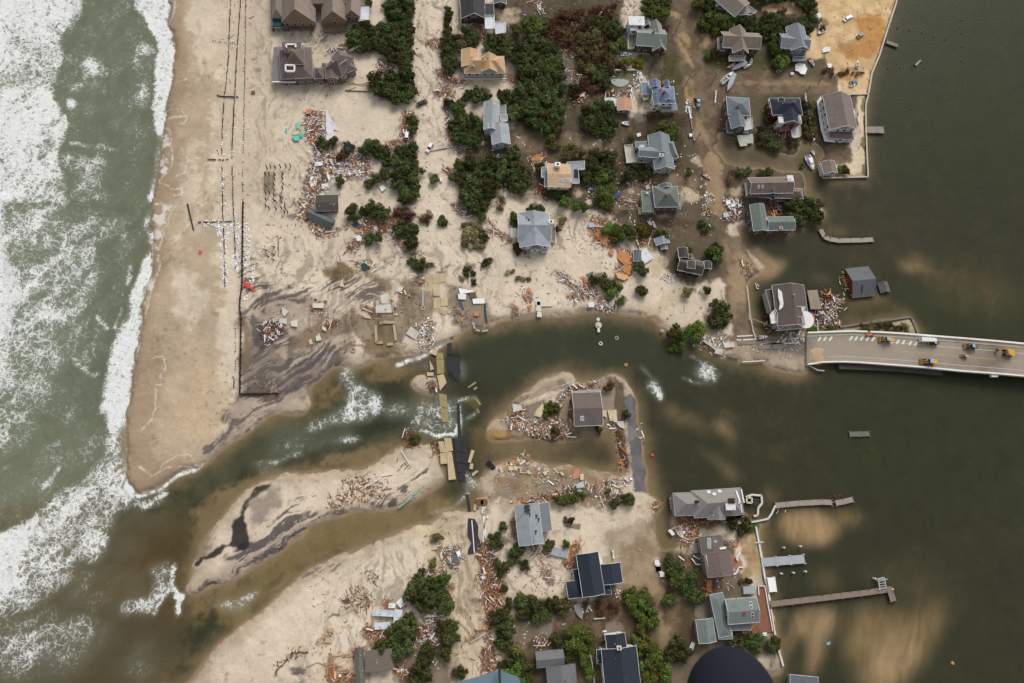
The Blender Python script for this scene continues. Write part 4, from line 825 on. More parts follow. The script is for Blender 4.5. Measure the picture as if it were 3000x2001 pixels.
def sheet(name, zz, attrs, res_step=1):
    """one continuous sheet: fine inside the surveyed rectangle, coarse out to the horizon"""
    ext = np.array([60, 200, 600, 1600, 4000.])
    xs = np.concatenate([X0-ext[::-1], gx[::res_step], X1+ext]); ys = np.concatenate([Y0-ext[::-1], gy[::res_step], Y1+ext])
    ii = np.clip(((xs-X0)/RES).round().astype(int), 0, NX-1); jj = np.clip(((ys-Y0)/RES).round().astype(int), 0, NY-1)
    nx, ny = len(xs), len(ys)
    XX, YY = np.meshgrid(xs, ys)
    Z = zz[np.ix_(jj, ii)]
    co = np.stack([XX, YY, Z], -1).reshape(-1, 3).astype(np.float32)
    idx = np.arange(nx*ny).reshape(ny, nx)
    q = np.stack([idx[:-1, :-1], idx[:-1, 1:], idx[1:, 1:], idx[1:, :-1]], -1).reshape(-1, 4).astype(np.int32)
    me = bpy.data.meshes.new(name)
    me.vertices.add(len(co)); me.vertices.foreach_set("co", co.ravel())
    me.loops.add(q.size); me.loops.foreach_set("vertex_index", q.ravel())
    me.polygons.add(len(q)); me.polygons.foreach_set("loop_start", np.arange(0, q.size, 4, dtype=np.int32))
    me.polygons.foreach_set("use_smooth", np.ones(len(q), bool))
    me.update(calc_edges=True)
    for an, a in attrs.items():
        v = a[np.ix_(jj, ii)]
        if v.ndim == 3:
            at = me.color_attributes.new(an, 'FLOAT_COLOR', 'POINT')
            at.data.foreach_set("color", np.concatenate([v, np.ones(v.shape[:2]+(1,), np.float32)], -1).astype(np.float32).ravel())
        else:
            at = me.attributes.new(an, 'FLOAT', 'POINT'); at.data.foreach_set("value", v.astype(np.float32).ravel())
    o = bpy.data.objects.new(name, me); SC.collection.objects.link(o); o['kind'] = 'structure'
    return o
zz = hgt+(landb > .5)*((n2-.5)*.35+(n3-.5)*.12)*sst(.5, 1, landb)
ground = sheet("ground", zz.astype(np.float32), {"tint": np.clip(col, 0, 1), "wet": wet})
m, t, b = nmat("sand_and_soil")
a = node(t, "ShaderNodeAttribute"); a.attribute_name = "tint"; aw = node(t, "ShaderNodeAttribute"); aw.attribute_name = "wet"
tc = node(t, "ShaderNodeTexCoord")
nn = node(t, "ShaderNodeTexNoise", Scale=1.1, Detail=6.0, Roughness=.7); link(t, tc.outputs['Object'], nn.inputs['Vector'])
ng = node(t, "ShaderNodeTexNoise", Scale=.28, Detail=5.0, Roughness=.6); link(t, tc.outputs['Object'], ng.inputs['Vector'])
k1 = mth(t, 'MULTIPLY_ADD', nn.outputs[0], .5, .75); k2 = mth(t, 'MULTIPLY_ADD', ng.outputs[0], .24, .88)
k = mth(t, 'MULTIPLY', k1, k2)
vm = node(t, "ShaderNodeVectorMath"); vm.operation = 'SCALE'; link(t, a.outputs['Color'], vm.inputs[0]); link(t, k, vm.inputs['Scale'])
link(t, vm.outputs[0], b.inputs['Base Color'])
link(t, mth(t, 'MULTIPLY_ADD', aw.outputs['Fac'], -.38, .92), b.inputs['Roughness'])
b.inputs['Specular IOR Level'].default_value = .10
bp = node(t, "ShaderNodeBump", Strength=.45, Distance=.25); link(t, nn.outputs[0], bp.inputs['Height']); link(t, bp.outputs[0], b.inputs['Normal'])
ground.data.materials.append(m)

wz = np.zeros((NY, NX), np.float32)
oce = M("t:-300,-200 1260,-200 1250,1567 -300,1567|u:-300,-50 1150,-50 950,1200 900,1597 -300,1597|v:-300,-50 900,-50 900,560 700,660 500,1200 300,1700 -300,1700", 0, 5)
wz += oce*(.55*(rot_fbm(math.radians(5), 6, 14, 3, 101, 3)-.5))
wz += ST("v:350,700 260,960 180,1150 80,1400 -20,1580|t:640,-60 640,140|u:60,-40 60,350 160,480 180,620 110,900|u:1160,40 1120,180|u:1110,420 1010,700 900,1000 830,1300", 4.5, 3, 1.6)*.9*oce
wz += foam*.12*(n3-.3)
water = sheet("water", wz.astype(np.float32), {"tint": np.clip(wc, 0, 1), "foam": foam})
m, t, b = nmat("turbid_water")
a = node(t, "ShaderNodeAttribute"); a.attribute_name = "tint"; af = node(t, "ShaderNodeAttribute"); af.attribute_name = "foam"
tc = node(t, "ShaderNodeTexCoord"); P = tc.outputs['Object']
dn = node(t, "ShaderNodeTexNoise", Scale=.22, Detail=4.0); link(t, P, dn.inputs['Vector'])
vs = node(t, "ShaderNodeVectorMath"); vs.operation = 'MULTIPLY_ADD'
link(t, dn.outputs['Color'], vs.inputs[0]); vs.inputs[1].default_value = (5, 5, 0); link(t, P, vs.inputs[2])
vo = node(t, "ShaderNodeTexVoronoi", Scale=.36); vo.feature = 'DISTANCE_TO_EDGE'; link(t, vs.outputs[0], vo.inputs['Vector'])
vo2 = node(t, "ShaderNodeTexVoronoi", Scale=.95); vo2.feature = 'DISTANCE_TO_EDGE'; link(t, vs.outputs[0], vo2.inputs['Vector'])
fn = node(t, "ShaderNodeTexNoise", Scale=.75, Detail=7.0, Roughness=.72); link(t, vs.outputs[0], fn.inputs['Vector'])
fn2 = node(t, "ShaderNodeTexNoise", Scale=.12, Detail=5.0, Roughness=.6); link(t, P, fn2.inputs['Vector'])
web = mth(t, 'SUBTRACT', 1.0, mth(t, 'MULTIPLY', vo.outputs['Distance'], 2.4, clamp=True), clamp=True)
web2 = mth(t, 'SUBTRACT', 1.0, mth(t, 'MULTIPLY', vo2.outputs['Distance'], 3.2, clamp=True), clamp=True)
pat = mth(t, 'ADD', mth(t, 'MULTIPLY', web, .34), mth(t, 'MULTIPLY', web2, .34))
pat = mth(t, 'ADD', pat, mth(t, 'MULTIPLY', fn.outputs[0], .62))
pat = mth(t, 'ADD', pat, mth(t, 'MULTIPLY', mth(t, 'SUBTRACT', fn2.outputs[0], .5), .8))
mr = node(t, "ShaderNodeMapRange"); mr.interpolation_type = 'SMOOTHSTEP'
thr = mth(t, 'SUBTRACT', 1.17, af.outputs['Fac'])
link(t, mth(t, 'SUBTRACT', pat, thr), mr.inputs['Value']); mr.inputs['From Min'].default_value = -.04; mr.inputs['From Max'].default_value = .46
fm = mth(t, 'MULTIPLY', mr.outputs[0], mth(t, 'MULTIPLY', af.outputs['Fac'], 8.0, clamp=True))
# milky bubbles under the foam
wk = mth(t, 'MULTIPLY_ADD', fn2.outputs[0], .5, mth(t, 'MULTIPLY_ADD', fn.outputs[0], .35, .6))
vq = node(t, "ShaderNodeVectorMath"); vq.operation = 'SCALE'; link(t, a.outputs['Color'], vq.inputs[0]); link(t, wk, vq.inputs['Scale'])
milk = mth(t, 'MULTIPLY', af.outputs['Fac'], .42)
base = mixc(t, milk, vq.outputs[0], lin((176, 180, 164)))
foamc = mixc(t, fn.outputs[0], lin((170, 174, 168)), lin((250, 250, 248)))
base = mixc(t, fm, base, foamc)
link(t, base, b.inputs['Base Color'])
link(t, mth(t, 'MULTIPLY_ADD', fm, .6, .28), b.inputs['Roughness'])
b.inputs['IOR'].default_value = 1.33; b.inputs['Specular IOR Level'].default_value = .12
wn = node(t, "ShaderNodeTexNoise", Scale=.9, Detail=5.0, Roughness=.6); link(t, P, wn.inputs['Vector'])
hh = mth(t, 'ADD', mth(t, 'MULTIPLY', wn.outputs[0], .5), mth(t, 'MULTIPLY', fm, .5))
bp = node(t, "ShaderNodeBump", Strength=.6, Distance=.4); link(t, hh, bp.inputs['Height']); link(t, bp.outputs[0], b.inputs['Normal'])
water.data.materials.append(m)
# ---- object helpers
def tag(o, label=None, cat=None, group=None, kind=None):
    if label: o['label'] = label
    if cat: o['category'] = cat
    if group: o['group'] = group
    if kind or cat: o['kind'] = kind or 'thing'
    return o
def empty(name, loc, label, cat, group=None, rz=0.0):
    o = bpy.data.objects.new(name, None); SC.collection.objects.link(o)
    o.location = loc; o.rotation_euler = (0, 0, rz); o.empty_display_size = .5
    return tag(o, label, cat, group)
class MB:
    """collects faces in world coordinates and links them as one mesh"""
    def __init__(s): s.v = []; s.f = []; s.m = []
    def poly(s, pts, mi=0):
        n = len(s.v); s.v += [tuple(p) for p in pts]; s.f.append(tuple(range(n, n+len(pts)))); s.m.append(mi)
    def hexa(s, c, mi=0):                            # 8 corners: bottom loop, top loop
        n = len(s.v); s.v += [tuple(p) for p in c]
        for q in ((3, 2, 1, 0), (4, 5, 6, 7), (0, 1, 5, 4), (1, 2, 6, 5), (2, 3, 7, 6), (3, 0, 4, 7)):
            s.f.append(tuple(n+i for i in q)); s.m.append(mi)
    def box(s, c, u, v, w, mi=0):                    # centre and three half vectors
        c, u, v, w = Vector(c), Vector(u), Vector(v), Vector(w)
        s.hexa([c-u-v-w, c+u-v-w, c+u+v-w, c-u+v-w, c-u-v+w, c+u-v+w, c+u+v+w, c-u+v+w], mi)
    def bar(s, a, b, w, h=None, mi=0):               # beam from a to b
        a, b = Vector(a), Vector(b); h = h or w
        d = b-a
        if d.length < 1e-6: return
        side = d.cross(Vector((0, 0, 1)))
        side = Vector((1, 0, 0)) if side.length < 1e-4 else side.normalized()
        upv = side.cross(d).normalized()
        s.box((a+b)/2, d/2, side*w/2, upv*h/2, mi)
    def prism(s, P, z0, z1, mi=0):                   # outline extruded upwards
        P = [Vector((p[0], p[1], 0)) for p in P]
        ar = sum(P[i].x*P[(i+1) % len(P)].y-P[(i+1) % len(P)].x*P[i].y for i in range(len(P)))
        if ar < 0: P = P[::-1]
        n = len(P); k = len(s.v)
        s.v += [(p.x, p.y, z0) for p in P]+[(p.x, p.y, z1) for p in P]
        s.f.append(tuple(range(k+n-1, k-1, -1))); s.m.append(mi)
        s.f.append(tuple(range(k+n, k+2*n))); s.m.append(mi)
        for i in range(n):
            j = (i+1) % n; s.f.append((k+i, k+j, k+n+j, k+n+i)); s.m.append(mi)
    def cyl(s, a, b, r0, r1=None, n=8, mi=0):
        a, b = Vector(a), Vector(b); r1 = r0 if r1 is None else r1
        d = (b-a).normalized(); x = d.orthogonal().normalized(); y = d.cross(x)
        k = len(s.v)
        for c, r in ((a, r0), (b, r1)):
            for i in range(n):
                t = 2*math.pi*i/n; s.v.append(tuple(c+(x*math.cos(t)+y*math.sin(t))*r))
        s.f.append(tuple(range(k+n-1, k-1, -1))); s.f.append(tuple(range(k+n, k+2*n))); s.m += [mi, mi]
        for i in range(n):
            j = (i+1) % n; s.f.append((k+i, k+j, k+n+j, k+n+i)); s.m.append(mi)
    def build(s, name, mats, parent=None, origin=None, smooth=False):
        if origin is None: origin = ROOTLOC.get(parent.name, Vector((0, 0, 0))) if parent else Vector((0, 0, 0))
        me = bpy.data.meshes.new(name)
        me.from_pydata([(x-origin.x, y-origin.y, z-origin.z) for x, y, z in s.v], [], s.f)
        if not isinstance(mats, (list, tuple)): mats = [mats]
        for q in mats: me.materials.append(q)
        if len(mats) > 1: me.polygons.foreach_set("material_index", s.m)
        if smooth: me.polygons.foreach_set("use_smooth", [True]*len(s.f))
        me.update()
        o = bpy.data.objects.new(name, me); SC.collection.objects.link(o)
        if parent is None: o.location = origin
        else:
            o.parent = parent; ROOTLOC[o.name] = origin
        return o
ROOTLOC = {}
def root(name, loc, label, cat, group=None):
    o = empty(name, loc, label, cat, group); ROOTLOC[o.name] = Vector(loc); return o
def copy_tree(o, parent=None):
    c = o.copy(); SC.collection.objects.link(c); c.parent = parent
    for ch in o.children: copy_tree(ch, c)
    return c
def mlib(c, kind='p', **kw):
    key = f"{kind}_{c[0]}_{c[1]}_{c[2]}"
    if kind == 'roof': return mat("shingle_"+key, c, .85, .16, 1.6, stripe=('Z', 1.6, .35), **kw)
    if kind == 'wall': return mat("siding_"+key, c, .8, .10, 1.0, stripe=('Z', 2.2, .22), **kw)
    if kind == 'plank': return mat("planks_"+key, c, .85, .2, 1.5, stripe=('X', 1.2, .3), **kw)
    if kind == 'paint': return mat("paint_"+key, c, .5, .07, .8, kind='plain', col2=tuple(int(v*.93) for v in c), bump=.05)
    return mat("stuff_"+key, c, .8, .2, 1.5, **kw)
WHITE = (226, 226, 222)
GLASS, _t, _b = nmat("window_glass"); _b.inputs['Base Color'].default_value = (.02, .024, .028, 1); _b.inputs['Roughness'].default_value = .12
SKYL, _t, _b = nmat("skylight_glass"); _b.inputs['Base Color'].default_value = (.28, .36, .40, 1); _b.inputs['Roughness'].default_value = .15

# ---- houses
class Blk: pass
def rect(P):
    c = (P[0]+P[1]+P[2]+P[3])/4
    u = (P[1]-P[0])+(P[2]-P[3]); v = (P[2]-P[1])+(P[3]-P[0])
    a, b = u.length/4, v.length/4
    ua = u.normalized(); va = v.normalized()
    # make them square to one another, sharing the error
    if ua.x*va.y-ua.y*va.x < 0: ua = -ua
    pu = Vector((-ua.y, ua.x, 0)); va2 = (va+pu).normalized(); ua2 = Vector((va2.y, -va2.x, 0))
    return c, ua2, va2, a, b
def block(h, tile, pts, ze, zr, kind='gable', roof=None, wall=None, zb=None, ov=.45, win=True, trim=None, walls=True, part='wall', winc=None):
    zb = h.zb if zb is None else zb
    P = [Vector(p) for p in WP(tile, pts, ze)]
    c, u, v, a, b = rect(P); c.z = 0
    Z = Vector((0, 0, 1))
    rm = mlib(roof or h.roof, 'roof'); wm = mlib(wall or h.wall, 'wall'); tm = mlib(trim or h.trim, 'paint')
    q = Blk(); q.planes = []; q.c, q.u, q.v, q.a, q.b, q.ze, q.zr = c, u, v, a, b, ze, zr
    def pt(x, y, z): return c+u*x+v*y+Z*z
    r = MB(); th = .22
    if kind == 'gable':
        for s in (-1, 1):
            A, B, Cc, D = pt(s*a, -b, ze), pt(s*a, b, ze), pt(0, b, zr), pt(0, -b, zr)
            L = [A, B, Cc, D] if s > 0 else [D, Cc, B, A]
            r.hexa([p-Z*th for p in L]+L)
            n = (L[1]-L[0]).cross(L[2]-L[0]).normalized(); q.planes.append((A, n if n.z > 0 else -n, s))
    elif kind in ('hip', 'pyr'):
        k = max(0.0, b-a) if b >= a else 0.0; kx = 0.0 if b >= a else a-b
        R = [pt(-kx, -k, zr), pt(kx, -k, zr), pt(kx, k, zr), pt(-kx, k, zr)]
        E = [pt(-a, -b, ze), pt(a, -b, ze), pt(a, b, ze), pt(-a, b, ze)]
        for i in range(4):
            j = (i+1) % 4
            L = [E[i], E[j], R[j], R[i]]
            if (R[j]-R[i]).length < 1e-4: L = [E[i], E[j], R[i]]
            r.poly(L)
            r.poly([E[i]-Z*th, E[j]-Z*th, E[j], E[i]])
            n = (L[1]-L[0]).cross(L[2]-L[0]).normalized(); q.planes.append((E[i], n if n.z > 0 else -n, i))
        r.poly([e-Z*th for e in E[::-1]])
    else:
        r.box(pt(0, 0, ze), u*a, v*b, Z*.16); q.planes.append((pt(0, 0, ze+.16), Z, 0))
    ro = r.build('roof', rm, h.o)
    # light fascia boards along the edges
    t = MB()
    if kind == 'gable':
        for s in (-1, 1):
            t.bar(pt(s*(a+.07), -b, ze-.02), pt(s*(a+.07), b, ze-.02), .10, .2)
            for e in (-1, 1):
                t.bar(pt(s*(a+.05), e*(b+.08), ze), pt(0, e*(b+.08), zr+.02), .10, .2)
    else:
        zz = ze-.02
        t.bar(pt(-a-.14, -b-.07, zz), pt(a+.14, -b-.07, zz), .10, .2); t.bar(pt(-a-.14, b+.07, zz), pt(a+.14, b+.07, zz), .10, .2)
        t.bar(pt(-a-.07, -b, zz), pt(-a-.07, b, zz), .10, .2); t.bar(pt(a+.07, -b, zz), pt(a+.07, b, zz), .10, .2)
    t.build('fascia', tm, ro)
    if walls:
        w = MB(); ai, bi = a-ov, b-ov
        if kind == 'gable':
            sl = (zr-ze)/a; z1 = ze+ov*sl-th-.02; z2 = zr-th-.05
            prof = [(-ai, zb), (ai, zb), (ai, z1), (0, z2), (-ai, z1)]
            k = len(w.v)
            for y in (-bi, bi):
                w.v += [tuple(pt(x, y, z)) for x, z in prof]
            w.f += [(k, k+1, k+2, k+3, k+4), (k+9, k+8, k+7, k+6, k+5)]
            for i in range(5):
                j = (i+1) % 5; w.f.append((k+j, k+i, k+5+i, k+5+j))
            w.m += [0]*7
        else:
            w.box(pt(0, 0, (zb+ze-th-.02)/2), u*ai, v*bi, Z*(ze-th-.02-zb)/2)
        wo = w.build(part, wm, h.o)
        if win:
            zt = ze-.5
            st = []
            zf = zt-1.0
            while zf-.6 > zb and len(st) < 3: st.append(zf); zf -= 2.8
            for nrm, along, hl, off in ((-v, u, ai, bi), (v, u, ai, bi), (-u, v, bi, ai), (u, v, bi, ai)):
                wc_ = c+nrm*off
                if wc_.x*nrm.x+wc_.y*nrm.y > -8: continue      # faces turned away from the aircraft stay plain
                n = max(1, int(2*hl/3.1))
                for zf in st:
                    for i in range(n):
                        if rnd.random() < .16: continue
                        x = -hl+(i+.5)*2*hl/n+rnd.uniform(-.2, .2)
                        window(h, wc_+along*x+Z*zf, along, nrm, .55, .72, winc)
                if kind == 'gable' and abs(nrm.dot(v)) > .5 and zr-ze > 2.2:
                    for x in ((-.9, .9) if a > 3.5 else (0,)):
                        window(h, wc_+along*x+Z*(ze+.7), along, nrm, .45, .6, winc)
    # plumbing vents
    for _ in range(rnd.choice((1, 2, 3))):
        x = rnd.uniform(-.7, .7)*a; y = rnd.uniform(-.8, .8)*b
        z = ze+.16 if kind == 'flat' else (zr-(zr-ze)*abs(x)/a if kind == 'gable' else None)
        if z is None: continue
        g = MB(); g.cyl(pt(x, y, z-.1), pt(x, y, z+.35), .16, .14, 6)
        g.build('vent', mlib(rnd.choice(((210, 210, 205), (120, 120, 118), (70, 70, 70)))), ro)
    h.blocks.append(q); q.roof = ro; q.pt = pt
    return q
def window(h, p, along, nrm, hw, hh, fc=None):
    f = MB(); f.box(p+nrm*.03, along*(hw+.13), nrm*.05, Vector((0, 0, hh+.13)))
    fo_ = f.build('window', mlib(fc or h.winf, 'paint'), h.o)
    g = MB(); g.box(p+nrm*.07, along*hw, nrm*.035, Vector((0, 0, hh)))
    g.build('pane', GLASS, fo_)
def hit(q, tile, x, y):
    sx, sy = SP(tile, [(x, y)])[0]
    d = Vector((RWN @ np.array(((sx-1500)/FPX, -(sy-1000.5)/FPX, -1.0))).tolist()); o = Vector((0, 0, CAMH))
    best = None
    for p, n, s in q.planes:
        t = (p-o).dot(n)/d.dot(n); P = o+d*t
        if best is None or P.z < best[0].z: best = (P, n)
    return best
def skylight(q, tile, x, y, w=.6, l=.8, m=None):
    P, n = hit(q, tile, x, y)
    al = q.v-n*q.v.dot(n); al.normalize(); cr = n.cross(al)
    g = MB(); g.box(P+n*.08, al*w, cr*l, n*.1)
    o = g.build('skylight', mlib(WHITE, 'paint'), q.roof)
    g = MB(); g.box(P+n*.14, al*(w-.12), cr*(l-.12), n*.07); g.build('pane', m or SKYL, q.roof)
def chimney(h, tile, x, y, z, col=(150, 70, 52), s=.5, hh=2.0):
    P = W1(tile, x, y, z); g = MB()
    g.box(P-Vector((0, 0, hh/2)), (s, 0, 0), (0, s*.8, 0), (0, 0, hh/2)); g.box(P+Vector((0, 0, .06)), (s*1.15, 0, 0), (0, s*.95, 0), (0, 0, .1))
    o = g.build('chimney', mlib(col), h.o)
    g = MB(); g.box(P+Vector((0, 0, .2)), (s*.4, 0, 0), (0, s*.4, 0), (0, 0, .12)); g.build('flue', mlib((50, 46, 44)), o)
def deck(h, tile, pts, z, c=(150, 146, 140), rail=True, railc=None, zb=None, th=.25, name='deck'):
    P = WP(tile, pts, z); g = MB(); g.prism(P, z-th, z)
    zb = h.zb if zb is None else zb
    d = g.build(name, mlib(c, 'plank'), h.o)
    if z-zb > .8:
        cx = sum((p for p in P), Vector())/len(P)
        for p in P:
            k = MB(); e = p+(cx-p)*.06; k.cyl((e.x, e.y, -.5), (e.x, e.y, z-th-.01), .16, .16, 6); k.build('post', mlib((92, 80, 68)), d)
    if rail:
        k = MB(); n = len(P)
        for i in range(n):
            a_, b_ = P[i], P[(i+1) % n]; L = (b_-a_).length; up = Vector((0, 0, 1))
            k.bar(a_+up*1.0, b_+up*1.0, .12, .1); k.bar(a_+up*.3, b_+up*.3, .06, .06)
            m_ = max(1, int(L/1.6))
            for j in range(m_):
                p = a_+(b_-a_)*(j/m_); k.bar(p+up*.003, p+up*.95, .1, .1)
        k.build('railing', mlib(railc or h.trim, 'paint'), d)
    return d
def strip(h, tile, pts, z, c, w=.35, name='parapet', hh=.8):
    g = MB(); P = WP(tile, pts, z)
    for i in range(len(P)-1): g.bar(P[i], P[i+1], w, hh)
    g.build(name, mlib(c, 'paint'), h.o)
def house(name, label, tile, cxy, roofc, wallc, trim=WHITE, cat='house', group=None, zb=ZL-.4, winf=WHITE):
    h = Blk(); p = W1(tile, *cxy, 0); h.o = root(name, (p.x, p.y, ZL), label, cat, group)
    h.roof, h.wall, h.trim, h.zb, h.blocks, h.winf = roofc, wallc, trim, zb, [], winf
    return h
B = block
GR = None
# H1
h = house('shingle_mansion', 'huge cedar shingle mansion with three steep gables standing on stilts at the beach edge', 'a', (900, 150), (148, 133, 122), (150, 128, 108), (120, 106, 96), zb=2.2, winf=(210, 212, 208))
B(h, 'a', '480,262 885,262 872,-260 500,-260', 5.4, 14.5); B(h, 'a', '942,242 1245,242 1235,-260 955,-260', 5.6, 12.2); B(h, 'a', '1212,190 1395,200 1390,-260 1212,-260', 6, 10.5)
B(h, 'a', '382,205 500,205 500,-260 375,-260', 5.4, 8.5, 'hip', win=False); B(h, 'a', '700,40 1300,40 1300,-260 700,-260', 7, 11, 'hip', win=False)
deck(h, 'a', '375,300 560,305 560,322 372,320', 3.6, (120, 112, 98), False); deck(h, 'a', '368,-100 392,-100 385,300 368,300', 3.8, (130, 124, 112), True, (150, 146, 140))
deck(h, 'a', '1365,75 1503,75 1505,248 1365,240', 4.5, (214, 218, 224), True, (90, 90, 88)); deck(h, 'a', '950,262 1230,275 1220,350 965,370', 2.8, (128, 110, 92), False, th=.4)
deck(h, 'a', '490,275 870,275 860,330 500,330', 2.6, (118, 96, 80), False, th=.5)
g = MB(); P = WP('a', '388,212 497,212 497,298 388,298', 4.0); g.prism(P, 3.7, 4.0); g.build('awning', mlib((40, 74, 86)), h.o)
for x in (400, 450, 520, 700, 840, 1000, 1190): 
    k = MB(); p = W1('a', x, 345, 1.6); k.cyl((p.x, p.y, -.5), (p.x, p.y, 2.4), .2, .2, 6); k.build('stilt', mlib((84, 74, 62)), h.o)
q = h.blocks[0]
# H2
h = house('oceanfront_house', 'sprawling brown shingle house with square roof terraces and an octagonal wing beside the beach', 'a', (700, 760), (112, 98, 92), (128, 110, 98), (170, 164, 158))
deck(h, 'a', '397,540 835,540 835,780 960,790 900,880 650,935 383,935', 4.4, (128, 122, 122), False, th=.5)
strip(h, 'a', [(383, 940), (655, 942)], 4.3, WHITE, .5, 'fascia', .4)
B(h, 'a', '470,900 470,560 800,560 880,900', 6.2, 9.8, 'hip'); B(h, 'a', '545,740 750,740 745,560 540,560', 9.2, 12.5, 'hip', win=False)
B(h, 'a', '495,570 718,570 718,485 495,485', 9.4, 9.4, 'flat', win=False)
B(h, 'a', '860,900 980,900 960,780 880,780', 5.6, 7.4, 'hip'); B(h, 'a', '960,880 1180,880 1290,740 930,740', 5.2, 7.0, 'hip')
B(h, 'a', '975,800 1140,570 1330,670 1180,880', 6.4, 10.6, 'pyr'); B(h, 'a', '985,905 1150,905 1130,770 1000,770', 6.2, 7.6, winc=WHITE)
B(h, 'a', '1160,890 1330,780 1300,700 1130,800', 5.6, 7.0, 'hip')
strip(h, 'a', [(548, 550), (542, 512), (652, 512), (650, 545)], 10.0, WHITE, .6); strip(h, 'a', [(535, 748), (640, 752), (637, 820), (538, 818), (535, 748)], 9.0, WHITE, .6)
strip(h, 'a', [(720, 535), (722, 512), (758, 514)], 9.0, WHITE, .5); strip(h, 'a', [(1050, 680), (1140, 755), (1240, 680)], 9.0, (150, 146, 142), .4, 'flashing', .3)
chimney(h, 'a', 552, 590, 12, (96, 88, 74), .9, 3)
g = MB(); g.box(W1('a', 1295, 815, 3.5), (2.2, 1.3, 0), (.1, -.1, 0), (0, 0, 1.1)); g.build('door', mlib((176, 96, 50)), h.o)
# collapsed bit of roof behind it
g = MB(); P = WP('a', '1230,560 1285,520 1392,548 1290,612', 2.4); g.poly([P[0], P[1], P[2]+Vector((0, 0, 1.5)), P[3]+Vector((0, 0, 1))][::-1]); P2 = [Vector(p)-Vector((0, 0, .3)) for p in g.v]; g.poly(P2[::-1])
tag(g.build('roof_fragment', mlib((120, 108, 104), 'roof')), 'triangular brown roof piece torn off behind the octagonal wing', 'roof fragment')
# H3, H3b
h = house('dark_gabled_house', 'dark brown house with black roof and seven white windows in its gable, at the top', 'b', (720, 140), (64, 64, 66), (74, 60, 50))
B(h, 'b', '583,222 866,205 862,-200 575,-200', 4.8, 8.6); B(h, 'b', '866,185 968,185 965,45 866,40', 5.2, 5.2, 'flat', win=False)
deck(h, 'b', '862,190 972,190 974,328 866,330', 5.0, (214, 216, 222), True); deck(h, 'b', '974,262 1098,258 1105,374 985,392', 3.2, (206, 206, 210), True)
h = house('garden_cottage', 'small grey roofed cottage at the very top, right of the black roofed house', 'b', (1035, 10), (104, 104, 106), (70, 62, 54))
B(h, 'b', '962,42 1112,46 1108,-60 965,-60', 4, 5.4)
# H4
h = house('tan_roof_house', 'low tan roofed house with many gables and a pale green wall', 'b', (860, 760), (194, 160, 120), (172, 176, 162))
B(h, 'b', '600,765 775,765 800,572 590,572', 5.6, 7.2, win=False); B(h, 'b', '1115,845 1062,640 640,655 612,835', 5.2, 8.4, 'hip', winc=WHITE)
B(h, 'b', '812,822 1012,822 985,640 830,640', 6.2, 9.0, win=False); B(h, 'b', '662,775 780,772 765,670 680,670', 6.2, 7.6, win=False)
chimney(h, 'b', 845, 655, 9, (200, 196, 186), .4, 1.2)
strip(h, 'b', [(618, 908), (1110, 905)], 1.0, WHITE, .5, 'base_trim', .4)
# H5
h = house('long_grey_house', 'long pale grey two part house between the green shrubs right of the sandy street', 'b', (990, 1400), (160, 164, 168), (186, 188, 190))
B(h, 'b', '835,1490 1030,1495 1022,1180 870,1170', 6.2, 8.4); B(h, 'f', '943,285 1142,285 1142,30 930,80', 6.0, 8.0)
B(h, 'b', '1030,1320 1108,1320 1104,1205 1028,1205', 4.4, 4.4, 'flat', (136, 138, 140), win=False); deck(h, 'b', '1040,1330 1120,1325 1122,1395 1045,1395', 4.4, (170, 172, 174))
skylight(h.blocks[0], 'b', 892, 1430); skylight(h.blocks[0], 'b', 890, 1468); skylight(h.blocks[0], 'b', 975, 1195, .4, .4)
# H6
h = house('cream_house', 'cream walled house with flat tan roof, three skylights and broad grey railed decks', 'f', (1720, 650), (198, 166, 130), (228, 220, 196))
B(h, 'f', '1858,775 1830,512 1590,510 1575,775', 7.0, 8.2); deck(h, 'f', '1510,560 1555,555 1555,510 1600,512 1590,780 1545,780 1545,670 1510,670', 4.2, (150, 156, 162))
deck(h, 'f', '1800,500 2003,488 2006,578 1930,582 1945,738 1862,738', 4.4, (152, 158, 164)); q = h.blocks[0]
skylight(q, 'f', 1735, 700, .9, .8); skylight(q, 'f', 1812, 700, .9, .8); skylight(q, 'f', 1735, 750, .8, .5); chimney(h, 'f', 1700, 515, 9.4, (226, 222, 214), 1.1, 2.5)
g = MB(); g.box(W1('f', 1912, 620, 4.6), (.9, 0, 0), (0, 1.9, 0), (0, 0, .3)); g.build('hot_tub', mlib((40, 40, 42)), h.o)
# H7
h = house('grey_sandlot_house', 'light grey house on bare sand with a glazed white south porch and a lattice pergola', 'f', (1430, 1280), (150, 156, 162), (206, 208, 208))
B(h, 'f', '1618,1420 1588,1080 1238,1062 1245,1400', 5.6, 8.4); B(h, 'f', '1262,1488 1612,1440 1588,1085 1240,1070', 5.4, 8.3, winc=WHITE)
B(h, 'f', '1382,1500 1510,1500 1502,1430 1385,1430', 4.6, 6.0, (138, 142, 146) and 'gable'); deck(h, 'f', '1620,1160 1662,1160 1672,1410 1622,1410', 2.4, (140, 128, 114))
deck(h, 'f', '1508,1490 1600,1465 1570,1530 1510,1535', 2.0, (210, 208, 204)); chimney(h, 'f', 1625, 1172, 8.5, (222, 220, 216), 1.0, 4)
g = MB()
P = WP('f', '1160,1250 1252,1255 1254,1352 1166,1350', 3.2)
for i in range(8):
    t_ = i/7; g.bar(P[0].lerp(P[1], t_), P[3].lerp(P[2], t_), .16, .14); g.bar(P[0].lerp(P[3], t_)+Vector((0, 0, .15)), P[1].lerp(P[2], t_)+Vector((0, 0, .15)), .16, .14)
for p in P: g.bar((p.x, p.y, ZL-.3), p, .2, .2)
g.build('pergola', mlib(WHITE, 'paint'), h.o)
